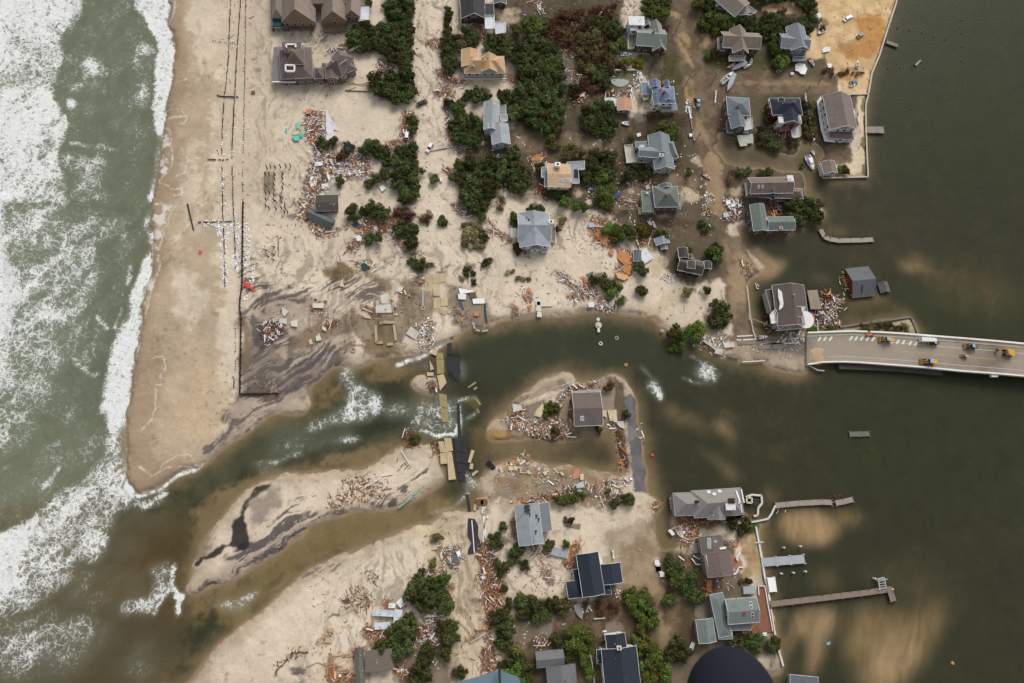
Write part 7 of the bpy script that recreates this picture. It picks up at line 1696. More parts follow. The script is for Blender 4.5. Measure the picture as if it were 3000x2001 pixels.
# ---- boats
def boat(tile, st, bw, w, c, lab, z=None, kind='open', inner=(150, 150, 148), grp=None, nm='boat', cat='boat'):
    z = ZL+.1 if z is None else z
    A, Bp = W1(tile, *st, z+.4), W1(tile, *bw, z+.4); d = Bp-A; L = d.length; d.normalize(); s = Vector((-d.y, d.x, 0)); C = A.copy(); C.z = z
    o = root(nm, tuple(C), lab, cat, grp); hm = mlib(c, 'paint')
    def P(x, y, h): return C+d*x*L+s*y*w+up*h
    prof = [(0, .42), (.12, .48), (.35, .5), (.6, .45), (.8, .3), (.93, .12), (1.0, .01)]
    H = .8 if L < 7 else 1.3
    g = MB(); ring = []
    for x, y in prof: ring.append((x, y))
    n = len(prof)
    def loop(hh, k, dx=0): return [P(x*(1-dx), y*k, hh) for x, y in prof]+[P(x*(1-dx), -y*k, hh) for x, y in prof[::-1]]
    Ls = [loop(0, .45, .08), loop(H*.5, .85, .03), loop(H, 1.0), loop(H, .86, .03), loop(H*.55, .78, .06)]
    N = 2*n; base = len(g.v)
    for l_ in Ls: g.v += [tuple(v) for v in l_]
    for k in range(len(Ls)-1):
        for i in range(N):
            j = (i+1) % N; g.f.append((base+k*N+i, base+k*N+j, base+(k+1)*N+j, base+(k+1)*N+i)); g.m.append(0)
    g.f.append(tuple(base+i for i in range(N))[::-1]); g.m.append(0)
    g.build("hull", hm, o, smooth=False)
    if kind == 'tarp':
        g = MB(); P2 = loop(H+.04, .97); rg = P(.55, 0, H+.35); 
        for i in range(N): g.poly([P2[i], P2[(i+1) % N], rg])
        g.build("cover", mlib(inner), o, smooth=True)
    else:
        g = MB(); g.poly(loop(H*.5, .8, .05)); g.build("deck", mlib(inner), o)
        if kind == 'cabin':
            g = MB(); g.hexa([P(.2, -.36, H), P(.75, -.26, H), P(.75, .26, H), P(.2, .36, H), P(.25, -.3, H+1.3), P(.6, -.24, H+1.1), P(.6, .24, H+1.1), P(.25, .3, H+1.3)]); cb = g.build("cabin", hm, o)
            g = MB(); g.hexa([P(.3, -.31, H+.5), P(.66, -.27, H+.5), P(.66, .27, H+.5), P(.3, .31, H+.5), P(.3, -.31, H+.9), P(.62, -.26, H+.85), P(.62, .26, H+.85), P(.3, .31, H+.9)]); g.build("cabin_window", GLASS, cb)
            g = MB(); g.hexa([P(.72, -.2, H), P(.95, -.04, H), P(.95, .04, H), P(.72, .2, H), P(.72, -.2, H+.35), P(.9, -.03, H+.2), P(.9, .03, H+.2), P(.72, .2, H+.35)]); g.build("foredeck", hm, o)
        else:
            for x in (.3, .5):
                g = MB(); g.box(P(x, 0, H*.7), d*.18, s*w*.38, up*.05); g.build("seat", mlib((206, 200, 188), 'paint'), o)
            g = MB(); g.hexa([P(.66, -.3, H-.02), P(.95, -.05, H-.02), P(.95, .05, H-.02), P(.66, .3, H-.02), P(.66, -.3, H+.1), P(.93, -.05, H+.08), P(.93, .05, H+.08), P(.66, .3, H+.1)]); g.build("foredeck", hm, o)
            if L > 4.2:
                g = MB(); g.box(P(.42, 0, H+.1), d*.35, s*.35, up*.5); g.build("console", mlib((196, 196, 196), 'paint'), o)
                g = MB(); g.box(P(-.02, 0, H*.9), d*.22, s*.2, up*.45); g.build("outboard_motor", mlib((40, 40, 44)), o)
    return o
boat('c', (455, 622), (600, 625), 2.1, (226, 228, 230), "white dinghy alone on the grass below the sage green house")
boat('c', (1615, 960), (1750, 830), 2.5, (226, 228, 228), "white motorboat at the street corner, left of the grey covered boat")
boat('c', (1765, 850), (1680, 1055), 2.5, (150, 160, 164), "grey covered boat pointing down beside the white one at the corner", kind='tarp', inner=(156, 168, 172))
boat('c', (1900, 715), (1728, 815), 2.5, (164, 168, 168), "long grey covered boat in front of the taupe gable house", kind='tarp', inner=(160, 164, 166))
boat('c', (1870, 780), (1955, 740), 1.5, (224, 218, 200), "small cream dinghy right of the long grey covered boat")
boat('c', (1950, 740), (1968, 672), 1.4, (230, 224, 208), "small cream dinghy standing upright on the lawn edge")
boat('c', (1785, 735), (1680, 785), 1.9, (204, 162, 130), "peach coloured boat left of the long grey covered boat", inner=(190, 150, 120))
boat('d', (690, 835), (795, 750), 2.0, (212, 206, 164), "pale yellow skiff beside the road between the two lawns")
boat('d', (1060, 680), (1120, 765), 1.8, (156, 164, 162), "grey skiff right of the big white tarp")
boat('d', (1240, 335), (1155, 390), 2.6, (216, 204, 184), "short round cream boat on the bay lot slope", inner=(140, 110, 80))
boat('d', (1610, 778), (1615, 698), 1.7, (226, 228, 230), "white and blue boat on the brown part of the bay lot", inner=(70, 80, 110))
boat('d', (1520, 985), (1590, 970), 1.6, (232, 232, 232), "small white boat beside the grey blue car")
boat('h', (1225, 815), (1295, 975), 3.6, (232, 232, 230), "big white cabin boat adrift in the flooded inlet", -.2, 'cabin')
boat('h', (1285, 745), (1315, 808), 1.5, (206, 200, 190), "small pale boat above the big white cabin boat", 0)
boat('c', (560, 1420), (470, 1415), 2.1, (222, 222, 220), "white open boat in the mud left of the dark pond")
boat('g', (395, 905), (465, 830), 2.0, (60, 86, 120), "overturned dark blue boat beside the moss roof house", kind='tarp', inner=(56, 80, 112))
boat('g', (778, 1160), (815, 1222), 1.6, (196, 210, 210), "pale green dinghy left of two in the flooded gully")
boat('g', (860, 1245), (825, 1165), 1.1, (222, 222, 220), "slim white dinghy right of two in the flooded gully")
boat('p', (252, 445), (298, 522), 2.3, (220, 208, 184), "cream white boat on the lumber below the long villa")
boat('c', (360, 1060), (385, 1022), 1.0, (206, 188, 50), "yellow kayak on the lawn beside the pond", nm='kayak', cat='kayak')
boat('b', (1475, 45), (1500, 125), 1.9, (220, 220, 218), "white boat at the dark pool left of the brown scrub")
boat('b', (2160, 180), (2210, 135), 1.4, (170, 170, 164), "small grey dinghy lost in the brown scrub")
boat('f', (828, 300), (850, 250), 1.3, (226, 226, 224), "small white dinghy at the left of the tan flooded drive")
boat('s', (735, 660), (800, 835), 2.9, (164, 158, 160), "grey covered boat tilted among shrubs below the charcoal cross roof", kind='tarp', inner=(160, 154, 156))
boat('k', (2045, 1135), (2150, 1120), 1.6, (214, 212, 206), "white dinghy wedged beneath the bridgehead house")
boat('g', (1400, 625), (1500, 690), 1.3, (190, 180, 160), "narrow tan hull lying on the road bend")
boat('k', (1365, 605), (1395, 590), 1.1, (226, 226, 222), "curved white dinghy next to the dark bush on the flat")
# ---- docks, sea walls, mooring posts
def dock(tile, pts, w, c, lab, z=1.3, posts=(0.0,), pc=(120, 110, 98), step=4.0, sunk=None):
    P = WP(tile, pts, z); o = root("dock", tuple(P[0]), lab, "dock")
    for a_, b_ in zip(P[:-1], P[1:]):
        g = MB(); g.bar(a_, b_, w, .25); g.build("deck_boards", mlib(c, 'plank'), o)
        d_ = (b_-a_); L = d_.length; s_ = Vector((-d_.y, d_.x, 0)).normalized(); n_ = max(1, int(L/step))
        for i in range(n_+1):
            for e in (-1, 1):
                p = a_+d_*(i/n_)+s_*e*(w/2+.12); g = MB(); g.cyl((p.x, p.y, -1.5), (p.x, p.y, z+.55), .2, .2, 6); g.build("pile", mlib(pc), o)
    return o
dock('l', "600,65 632,130 680,150 760,162 860,160 960,158 1052,152", 2.2, (158, 148, 134), "broken curving dock with pale planks left of the open bay", .9)
dock('p', "1092,238 1300,218 1500,208 1580,212", 2.2, (150, 142, 130), "battered dock reaching right from the long villa", 1.0)
dock('p', "1610,218 1680,205 1760,185", 2.2, (150, 142, 130), "detached outer end of the battered villa dock", .8)
dock('p', "980,728 1342,698", 3.4, (164, 168, 172), "clean straight grey dock with white capped piles", 1.2, pc=(232, 232, 228), step=5.5)
dock('p', "1050,1088 1500,1035 1900,985 2100,955", 2.2, (134, 118, 106), "long reddish brown dock running right below the clean grey dock", 1.3, pc=(110, 90, 80))
dock('p', "2078,965 2108,1062", 2.6, (134, 120, 108), "short side arm of the long reddish brown dock", 1.32, pc=(110, 90, 80))
dock('h', "1912,510 2112,512", 3.6, (146, 134, 124), "short wide brown dock on the seawall beside the taupe roof", 1.1)
dock('d', "1945,480 2080,525", 2.0, (134, 126, 110), "short drifting dock piece off the bay sand lot", .9)
dock('d', "2280,750 2340,690", 1.0, (150, 144, 132), "tiny drifting float far off the bay sand lot", .5)
dock('o', "1950,997 1996,996", 2.2, (110, 108, 98), "lone dark float drifting in the middle of the bay", .5)
g = MB(); P = WP('p', "1975,870 1990,955 2045,945 2030,860", 1.8)
for a_, b_ in zip(P, P[1:]+P[:1]): g.bar(a_, b_, .35, .35)
for t_ in (.25, .5, .75): g.bar(P[0].lerp(P[1], t_), P[3].lerp(P[2], t_), .25, .25)
g.bar(W1('p', 1960, 880, 1.9), W1('p', 2060, 872, 1.9), .25, .25)
for p in P: g.cyl((p.x, p.y, -1.5), p, .25, .25, 6)
tag(g.build("boat_lift", mlib((170, 174, 176), 'paint')), "grey metal boat lift frame at the tip of the long dock", "boat lift")
for i, (x, y) in enumerate(((1172, 602), (1315, 591), (1150, 826), (1254, 819), (1358, 808), (1955, 868), (1990, 960), (2105, 960))):
    p = W1('p', x, y, 1.8); g = MB(); g.cyl((p.x, p.y, -2), (p.x, p.y, 1.7), .35, .35, 8); g.cyl((p.x, p.y, 1.7), (p.x, p.y, 2.2), .42, .1, 8)
    tag(g.build("mooring_post", mlib((224, 222, 214), 'paint')), ["white mooring post upper left of the clean grey dock", "white mooring post upper right of the clean grey dock", "white mooring post, left of three below the grey dock", "white mooring post, middle of three below the grey dock", "white mooring post, right of three below the grey dock", "white capped post at the outer corner of the boat lift", "white capped post where the boat lift meets the long dock", "white capped post at the bend of the long dock"][i], "mooring post", "mooring posts by the docks")
for i, (x, y) in enumerate([(2035, 60), (2062, 64), (2090, 68), (2118, 74), (2146, 82), (2174, 90), (2210, 45), (2210, 75), (2210, 105), (2210, 140), (2040, 156), (2068, 156), (2096, 156), (2124, 155), (2060, 146), (2108, 146)]):
    p = W1('o', x, y, .6); g = MB(); g.cyl((p.x, p.y, -2), (p.x, p.y, .5), .3, .3, 6)
    tag(g.build("old_pile", mlib((70, 70, 62))), "worn pile stub in the bay off the orange sand lot", "pile", "pile stubs of a lost dock")
def wall(tile, pts, w, h, c, lab, z0=-1.5, top=1.1, nm="seawall", cat="seawall", cap=None):
    P = WP(tile, pts, top); g = MB()
    for a_, b_ in zip(P[:-1], P[1:]):
        d_ = (b_-a_).normalized()*w*.5; g.bar(Vector((a_.x, a_.y, (top+z0)/2))-d_*.0, Vector((b_.x, b_.y, (top+z0)/2)), w, top-z0)
    o = g.build(nm, mlib(c, 'plank')); tag(o, lab, cat)
    g = MB()
    for a_, b_ in zip(P[:-1], P[1:]): g.bar(a_+up*.08, b_+up*.08, w+.25, .16)
    k = g.build("cap", mlib(cap or (178, 170, 156), 'paint'), o); k.location = (0, 0, 0)
    return o
wall('h', "1935,105 1905,225 1908,500 1920,800 1932,1050 1412,1064 1372,905", .4, 1, (120, 112, 100), "timber seawall around the taupe roofed house lot")
wall('d', "2072,-60 2060,30 1955,350 1865,640 1780,840 1742,1070", .5, 1, (150, 130, 104), "slanting seawall holding the orange sand lot")
wall('d', "1400,1085 1740,1078", .4, 1, (140, 130, 112), "low pale wall between orange sand lot and taupe roofed house", top=1.3)
wall('p', "925,420 960,610 1000,850 1020,930 1050,1085", .5, 1, (190, 188, 182), "white capped seawall from the villa shrubs to the long dock", cap=(206, 206, 202))
wall('p', "1052,1130 1070,1250 1092,1360 1110,1430 1130,1520 1160,1620", .5, 1, (190, 186, 178), "battered white seawall below the brick terrace", cap=(204, 200, 192))
wall('p', "620,372 760,392 860,385 940,372 1030,352 1060,310 1092,238", .5, 1, (170, 160, 146), "curved pale retaining wall around the long villa garden", cap=(196, 190, 180))
wall('p', "838,165 890,145 972,152 978,215 945,260 940,320 905,330", .6, 1, (176, 166, 150), "angular pale wall around the small dark villa pool", cap=(200, 192, 178))
wall('p', "845,170 890,172 890,215 845,212 845,170", .5, 1, (176, 166, 150), "small square stone basin at the corner of the villa pool", cap=(196, 186, 170), nm="stone_basin", cat="basin")
wall('l', "1378,818 1448,985", .5, 1, (100, 92, 82), "dark timber edge of the triangular bridge embankment, right side", cap=(112, 104, 94)); wall('l', "770,905 1378,818", .6, 1, (104, 96, 88), "dark stone edge of the triangular bridge embankment, upper side", cap=(110, 102, 94))
g = MB(); P = WP('p', "905,175 968,165 965,215 930,250 905,245", .35); g.prism(P, .0, .35); tag(g.build("garden_pool", mlib((44, 54, 44), 'paint')), "small dark green pool beside the right end of the long villa", "pool")
g = MB(); P = WP('p', "1022,860 1090,856 1108,980 1042,984", 2.2); g.prism(P, 1.95, 2.2)
for p in P: g.cyl((p.x, p.y, -1.5), (p.x, p.y, 1.96), .2, .2, 6)
tag(g.build("boathouse_roof", mlib((228, 228, 226), 'paint')), "flat white roof on posts standing off the brick terrace", "shelter")
g = MB(); g.bar(W1('p', 918, 558, 1.6), W1('p', 990, 552, 1.6), .35, .25); tag(g.build("gangway", mlib((200, 200, 196), 'paint')), "thin white gangway crossing the seawall below the villa", "gangway")
# garden pond
g = MB(); c_ = W1('c', 450, 945, ZL+.25); k_ = []
for i in range(20):
    a_ = i/20*6.283; r_ = 1+.12*math.sin(3*a_); k_.append(c_+Vector((4.6*r_*math.cos(a_), 2.2*r_*math.sin(a_), 0)))
g.prism(k_, ZL-.1, ZL+.26); tag(g.build("pond", mat("pond_water", (70, 88, 80), .15, .3, .5, bump=0)), "oval grey green pond in the walled garden left of the blue roof house", "pond")
# ---- poles, fences, garden walls
def pole(tile, b, t, lab, Hh=10.5, lean=None, nm="utility_pole"):
    B0 = W1(tile, *b, ZL); o = root(nm, tuple(B0), lab, "utility pole")
    sx, sy = SP(tile, [t])[0]; best = None
    T = U1(sx, sy, ZL+Hh)
    if (Vector((T.x, T.y))-Vector((B0.x, B0.y))).length > 6: T = Vector((B0.x, B0.y, ZL+Hh))
    g = MB(); g.cyl(B0-up*.5, T, .22, .15, 8); g.build("pole", mlib((128, 116, 100)), o)
    ax = Vector((1, .15, 0)).normalized(); g = MB(); p = B0.lerp(T, .93); g.bar(p-ax*1.3, p+ax*1.3, .16, .16); ar = g.build("crossarm", mlib((140, 128, 112)), o)
    for k in (-1.1, 0, 1.1):
        g = MB(); g.cyl(p+ax*k+up*.08, p+ax*k+up*.4, .09, .06, 6); g.build("insulator", mlib((190, 196, 196), 'paint'), ar)
    g = MB(); p = B0.lerp(T, .8)+Vector((.35, 0, 0)); g.cyl(p-up*.5, p+up*.5, .28, .28, 8); g.build("transformer", mlib((150, 154, 156), 'paint'), o)
pole('c', (1195, 998), (1290, 830), "leaning utility pole at the street crossing above the loader")
pole('c', (1100, 350), (1165, 212), "utility pole at the left kerb beside the sage green house")
pole('g', (1308, 275), (1388, 145), "utility pole on the street right of the grey cross gable house")
pole('e', (1072, 1070), (1080, 960), "utility pole in front of the plain dark brown cabin")
pole('c', (1500, 975), (1580, 800), "thin utility pole at the corner of the lawn with boats")
pole('d', (1020, 1080), (1080, 975), "utility pole where the white hedge line meets the side street")
pole('d', (1175, 940), (1235, 870), "slender pole at the end of the side street", 7)
def pale_fence(tile, pts, w, hh, c, lab, cat="fence", nm="garden_fence", step=2.0, z=None):
    z = ZL if z is None else z
    P = WP(tile, pts, z+hh); o = root(nm, tuple(P[0]), lab, cat)
    g = MB(); 
    for a_, b_ in zip(P[:-1], P[1:]): g.bar(a_-up*hh*.45, b_-up*hh*.45, w, hh*.8)
    g.build("panel", mlib(c, 'paint'), o); n = 0
    for a_, b_ in zip(P[:-1], P[1:]):
        L = (b_-a_).length; k = max(1, int(L/step))
        for i in range(k+1):
            if n > 95: break
            p = a_.lerp(b_, i/k); g = MB(); g.box(p-up*(hh*.5-.1), (w*.7, 0, 0), (0, w*.7, 0), (0, 0, hh*.55)); g.build("post", mlib(c, 'paint'), o); n += 1
pale_fence('c', "258,790 350,798 480,798 655,795 660,835", .3, 1.3, (222, 222, 220), "white garden fence above the oval pond")
pale_fence('c', "680,800 705,890", .9, 1.0, (206, 206, 200), "double white fence panel right of the pond garden")
pale_fence('c', "285,1120 298,1040 310,1020", .3, 1.2, (222, 222, 220), "short white fence left of the pond garden")
pale_fence('c', "588,1130 575,1060 600,990 560,985", .4, 1.2, (222, 222, 220), "crooked white fence between pond garden and blue roof house")
pale_fence('c', "680,880 690,960 640,1000", .3, 1.2, (222, 222, 220), "broken white fence left of the blue roof house")
pale_fence('h', "1215,95 1222,180", .5, 1.4, (206, 206, 202), "top piece of the white fence left of the taupe roofed house")
pale_fence('h', "1250,290 1270,400 1285,500 1315,620", .5, 1.4, (206, 206, 202), "long white fence left of the taupe roofed house")
pale_fence('c', "1560,1045 1550,1170", .4, 1.2, (222, 222, 218), "white fence at the corner above the steel grey roof")
pale_fence('c', "1245,1230 1270,1350", .6, 1.0, (222, 222, 220), "fallen white fence at the left kerb of the wide street")
pale_fence('g', "1270,0 1290,120 1310,240", .25, .8, (170, 156, 136), "low kerb fence along the left side of the muddy street")
pale_fence('s', "890,1180 930,1420 945,1570", .3, 1.3, (186, 186, 182), "white fence left of the bottom charcoal roof")
pale_fence('s', "1155,60 1165,135", .5, 1.0, (216, 216, 214), "short white fence above the charcoal cross roof wing")
pale_fence('s', "945,835 1055,825", .3, 1.0, (206, 206, 204), "short white fence behind the bottom charcoal house")
pale_fence('s', "1660,190 1680,260 1720,325", 1.3, .7, (220, 220, 218), "bent white fence panel on the bank right of the southern street")
pale_fence('a', "1225,1035 1500,1050", .25, .5, (92, 76, 60), "low dark edging below the block of evergreens", nm="edging")
pale_fence('j', "1472,735 1490,870", 1.5, .5, (206, 198, 180), "L shaped white walkway leg pointing to the lagoon", nm="walkway", cat="walkway"); pale_fence('j', "1490,748 1610,745", 1.6, .5, (200, 192, 176), "L shaped walkway's short pale arm on the lagoon bank", nm="walkway", cat="walkway")
pale_fence('j', "728,970 750,1040 820,1058 892,1050", .4, .5, (196, 192, 182), "curved white pipe rim half under water at the lagoon bank", nm="pipe", cat="pipe")
# beach fences: rows of dark stakes
STK = MB(); STK.cyl((0, 0, -.5), (0, 0, .9), .2, .16, 5); _s = STK.build("stake", mlib((70, 50, 38))); STAKE = _s.data; bpy.data.objects.remove(_s)
def stakes(tile, pts, step, lab, rail=True, gap=.1, jit=.15, big=1.0):
    P = WP(tile, pts, ZL); o = empty("beach_fence", tuple(P[0]), lab, "fence"); n = 0; O = P[0].copy(); g = MB(); Lt = sum((b-a).length for a, b in zip(P[:-1], P[1:])); step = max(step, Lt/98)
    for a_, b_ in zip(P[:-1], P[1:]):
        L = (b_-a_).length; k = max(1, int(L/step))
        for i in range(k):
            if rnd.random() < gap: continue
            p = a_.lerp(b_, i/k)+Vector((rnd.uniform(-jit, jit), rnd.uniform(-jit, jit), 0)); s_ = bpy.data.objects.new("stake", STAKE); SC.collection.objects.link(s_); s_.parent = o; s_.location = p-O; f = rnd.uniform(.7, 1.2)*big; s_.scale = (f, f, rnd.uniform(.5, 1.1)); s_.rotation_euler = (rnd.gauss(0, .12), rnd.gauss(0, .12), 0)
            if rail and rnd.random() < .72: q_ = a_.lerp(b_, (i+1)/k); g.bar(p+up*.35-O, q_+up*.35-O, .16, .5)
    if rail and g.v: ROOTLOC[o.name] = Vector((0, 0, 0)); g.build("brush_rail", mlib((66, 48, 38)), o)
stakes('t', "1770,-60 1760,150 1752,330 1748,480", .9, "dark stake fence on the beach, leftmost line, top stretch")
stakes('t', "1746,480 1728,680 1716,750 1704,950 1698,1195", .9, "dark stake fence on the beach, leftmost line, between the crossings", gap=.2)
stakes('t', "1699,1280 1704,1420 1706,1560", .9, "dark stake fence on the beach, leftmost line, below the third crossing", gap=.15)
stakes('t', "1848,-60 1832,150 1820,330 1806,560 1798,760", .9, "dark stake fence on the beach, second line, top stretch")
stakes('t', "1797,760 1788,900 1780,1080 1775,1212", .9, "dark stake fence on the beach, second line, between the crossings", gap=.15, big=1.15)
stakes('t', "1778,1280 1782,1400 1786,1567", .9, "dark stake fence on the beach, second line, below the third crossing", gap=.2)
stakes('t', "1882,-60 1879,300 1874,620", 1.2, "dotted third line of beach stakes, top stretch", False)
stakes('t', "1874,620 1868,900 1862,1190", 1.2, "dotted third line of beach stakes, middle stretch", False)
stakes('t', "1861,1240 1858,1480", 1.2, "dotted third line of beach stakes, lower stretch", False, .3)
stakes('t', "1635,318 1720,328 1830,330", .9, "first stake row crossing the beach, near the mansion", False, .15)
stakes('t', "1662,735 1720,742 1825,744", .8, "second stake row crossing the beach, reddish and dense", True, .1)
stakes('t', "1595,1222 1700,1226 1812,1220", .8, "third stake row crossing the beach", True, .2)
stakes('u', "1703,-15 1710,120 1716,300 1722,480 1722,645", .9, "stake line in the white litter, left line", True, .15)
stakes('u', "1786,-15 1795,150 1800,350 1803,525", .9, "stake line in the white litter, middle line", True, .3)
stakes('u', "1520,135 1650,133 1790,128", .9, "fourth stake row crossing the beach among white litter", True, .2)
stakes('u', "1803,950 1802,1100 1800,1290", 1.2, "sparse stakes just left of the dark bulkhead", False, .2)
stakes('u', "1790,1300 1790,1400", .9, "reddish stakes at the bulkhead's lower left", True, .2)
stakes('q', "430,1470 440,1400 500,1360 560,1290 610,1240 700,1215 800,1210", 1.0, "bent dark root fence on the southern beach edge", True, .05, .3)
def bulk(pts, lab):
    P = WP('u', pts, 1.7); g = MB()
    for a_, b_ in zip(P[:-1], P[1:]): g.bar(a_-up*.8, b_-up*.8, .35, 1.8)
    o = g.build("timber_bulkhead", mlib((58, 40, 32), 'plank')); tag(o, lab, "bulkhead")
    n = 0
    for a_, b_ in zip(P[:-1], P[1:]):
        k = max(1, int((b_-a_).length/2.2))
        for i in range(k):
            p = a_.lerp(b_, i/k); g = MB(); g.cyl((p.x+.3, p.y, 0), (p.x+.3, p.y, 2.0), .22, .2, 6); g.build("pile", mlib((52, 38, 30)), o)
bulk("1856,-20 1853,200 1850,540 1846,640", "dark timber bulkhead stretch beside the white litter")
bulk("1846,640 1834,710 1831,780 1841,870 1838,1100 1834,1300 1832,1446", "long dark timber bulkhead stretch beside the streaked flats")
bulk("1832,1446 2000,1442 2130,1440", "short dark timber bulkhead turning right at the channel")
# stilts of the lost house and the fallen lath panel
STL = MB(); STL.cyl((0, 0, -.5), (0, 0, 2.6), .26, .22, 7); _s = STL.build("house_stilt", mlib((66, 54, 44))); ST_ = _s.data; bpy.data.objects.remove(_s)
for i, (x, y) in enumerate(((325, 560), (365, 550), (420, 552), (478, 550), (542, 548), (595, 540), (415, 635), (415, 690), (410, 752), (408, 815), (405, 875), (405, 935), (508, 632), (505, 682), (512, 742), (505, 798), (500, 908), (530, 985), (312, 855), (352, 850), (312, 930), (312, 998), (352, 1030), (430, 950), (430, 1030), (490, 945), (480, 905), (490, 1020), (525, 1070), (562, 1068), (535, 1025), (312, 640), (352, 640), (318, 775))):
    p = W1('e', x, y, ZL); o = bpy.data.objects.new("house_stilt", ST_); SC.collection.objects.link(o); o.location = p; o.rotation_euler = (rnd.gauss(0, .05), rnd.gauss(0, .05), 0)
    tag(o, "bare dark stilt of a vanished house left of the white rubble", "stilt", "stilts of the vanished beach house")
for i, (x, y) in enumerate(((318, 130), (345, 205), (405, 180), (405, 240), (410, 95))):
    p = W1('i', x, y, ZL); o = bpy.data.objects.new("house_stilt", ST_); SC.collection.objects.link(o); o.location = p; o.rotation_euler = (.2, rnd.gauss(-.2, .1), 0)
    tag(o, "leaning dark stilt on the sand below the vanished house", "stilt", "leaning stilts lower on the sand")
for i, x in enumerate((615, 645, 690, 775)):
    p = W1('q', x, 1212, ZL); o = bpy.data.objects.new("house_stilt", ST_); SC.collection.objects.link(o); o.location = p
    tag(o, "dark stilt rising from the root fence on the southern beach", "stilt", "stilts on the root fence")
g = MB(); P = WP('e', "292,602 395,602 390,805 288,805", ZL+1.3)
for i in range(20): t_ = i/19; g.bar(P[0].lerp(P[3], t_), P[1].lerp(P[2], t_), .12, .1)
for t_ in (0, .5, 1): g.bar(P[0].lerp(P[1], t_)-up*.1, P[3].lerp(P[2], t_)-up*.1, .2, .16)
tag(g.build("lath_deck_frame", mlib((128, 112, 88))), "open lath floor frame hanging between the beach stilts", "floor frame")
g = MB(); g.cyl(W1('u', 1434, -5, ZL+.3), W1('u', 1481, 193, ZL+.3), .35, .25, 8); tag(g.build("fallen_pole", mlib((50, 42, 36))), "long dark pole lying alone on the open beach", "pole")
g = MB(); g.cyl(W1('i', 452, 5, ZL+.3), W1('i', 455, 205, ZL+.3), .2, .15, 6); tag(g.build("fallen_pole", mlib((120, 104, 84))), "thin brown pole lying upright below the beach stilts", "pole")
# ---- slabs, plates and other single wreck pieces
def slab(nm, tile, pts, c, lab, cat, z=None, th=.3, tilt=0.0, grp=None, kind='p'):
    z = (ZL+.35) if z is None else z
    P = WP(tile, pts, z); ce = sum(P, Vector())/len(P); a_ = rnd.uniform(0, 6.28); n_ = Vector((math.cos(a_)*tilt, math.sin(a_)*tilt, 1)).normalized()
    P = [Vector((p.x, p.y, z-((p.x-ce.x)*n_.x+(p.y-ce.y)*n_.y)/n_.z)) for p in P]
    ar = sum(P[i].x*P[(i+1) % len(P)].y-P[(i+1) % len(P)].x*P[i].y for i in range(len(P)))
    if ar < 0: P = P[::-1]
    g = MB(); n = len(P); g.v = [tuple(p-up*th) for p in P]+[tuple(p) for p in P]
    g.f = [tuple(range(n-1, -1, -1)), tuple(range(n, 2*n))]+[(i, (i+1) % n, n+(i+1) % n, n+i) for i in range(n)]; g.m = [0]*(n+2)
    return tag(g.build(nm, mlib(c, kind)), lab, cat, grp)
CS = (182, 164, 130); n_ = 0
RS = '''j:180,405 252,405 262,605 180,600|upper left tan road slab on the dry road head
j:258,405 342,405 338,510 262,508|upper middle tan road slab on the dry road head
j:345,398 420,400 418,488 340,505|upper right tan road slab beside the sand
j:265,515 345,512 350,660 270,650|tan road slab with white flecks
j:272,682 352,680 356,800 275,800|pale road slab, left of the pair by the dark puddle
j:358,678 438,676 440,765 360,770|pale road slab with grey stain, right of the pair
j:345,810 430,820 415,872 345,850|tilted brown slab below the pair
j:435,808 490,812 460,860 430,850|small tilted brown slab at the puddle
w:1720,90 1765,55 1785,60 1770,110|tipped slab at the small waterfall
w:1775,85 1825,90 1825,135 1772,135|submerged yellow slab, first below the small waterfall
w:1772,138 1828,138 1832,245 1778,250|submerged yellow slab, second below the small waterfall
w:1778,262 1828,250 1850,315 1800,380|pale slab leaning into the rapids
w:1700,235 1750,238 1750,262 1700,265|low slab left of the leaning pale slab
w:1720,145 1755,210 1725,225|triangular slab in the foam
w:1830,738 1885,740 1900,835 1845,850|tan slab at the lower road head, right
w:1785,765 1828,765 1845,850 1800,848|tan slab at the lower road head, left
w:1800,855 1850,850 1855,935 1805,940|small slab beside the long lower slab
w:1852,848 1890,845 1922,1055 1865,1062|long tan slab lying down the lower road
w:1790,395 1850,410 1862,510 1800,500|submerged slab below the leaning pale slab
w:1805,510 1862,520 1868,620 1815,615|submerged slab above the white standing wave
w:2040,828 2065,838 2035,930 2012,925|standing tan slab right of the black road
w:2030,935 2055,935 2050,980 2025,975|little tan slab under the standing one
w:2045,1010 2080,985 2095,995 2050,1035|tan slab at the white rapid
w:2080,1200 2150,1192 2158,1270 2088,1275|square yellow slab with two round holes
w:2060,1245 2080,1250 2075,1300 2055,1290|small yellow slab left of the two hole slab
w:2070,440 2080,432 2115,480 2100,488|yellow slab breaking the current, upper of two
w:2080,520 2090,515 2105,545 2095,550|yellow slab breaking the current, lower of two
w:2010,350 2070,308 2078,318 2020,358|drifting yellow slab above the rapid
w:2055,360 2080,345 2085,360 2062,375|smaller drifting yellow slab'''
for l_ in RS.split('\n'):
    reg, lab = l_.split('|'); t_, q_ = reg.split(':'); iw = 'submerged' in lab or 'current' in lab or 'drifting' in lab
    slab("road_slab", t_, q_, (146, 132, 92) if iw else CS, lab, "road slab", .22 if iw else (1.1 if t_ == 'j' else .9), .35, .0 if iw else .05)
g = MB()
for x, y in ((2104, 1232), (2138, 1232)):
    p = W1('w', x, y, 1.1); g.cyl(p-up*.05, p+up*.12, 1.5, 1.5, 16)
tag(g.build("manhole_covers", mlib((110, 78, 52))), "two round brown hatches on the square yellow slab", "hatch")
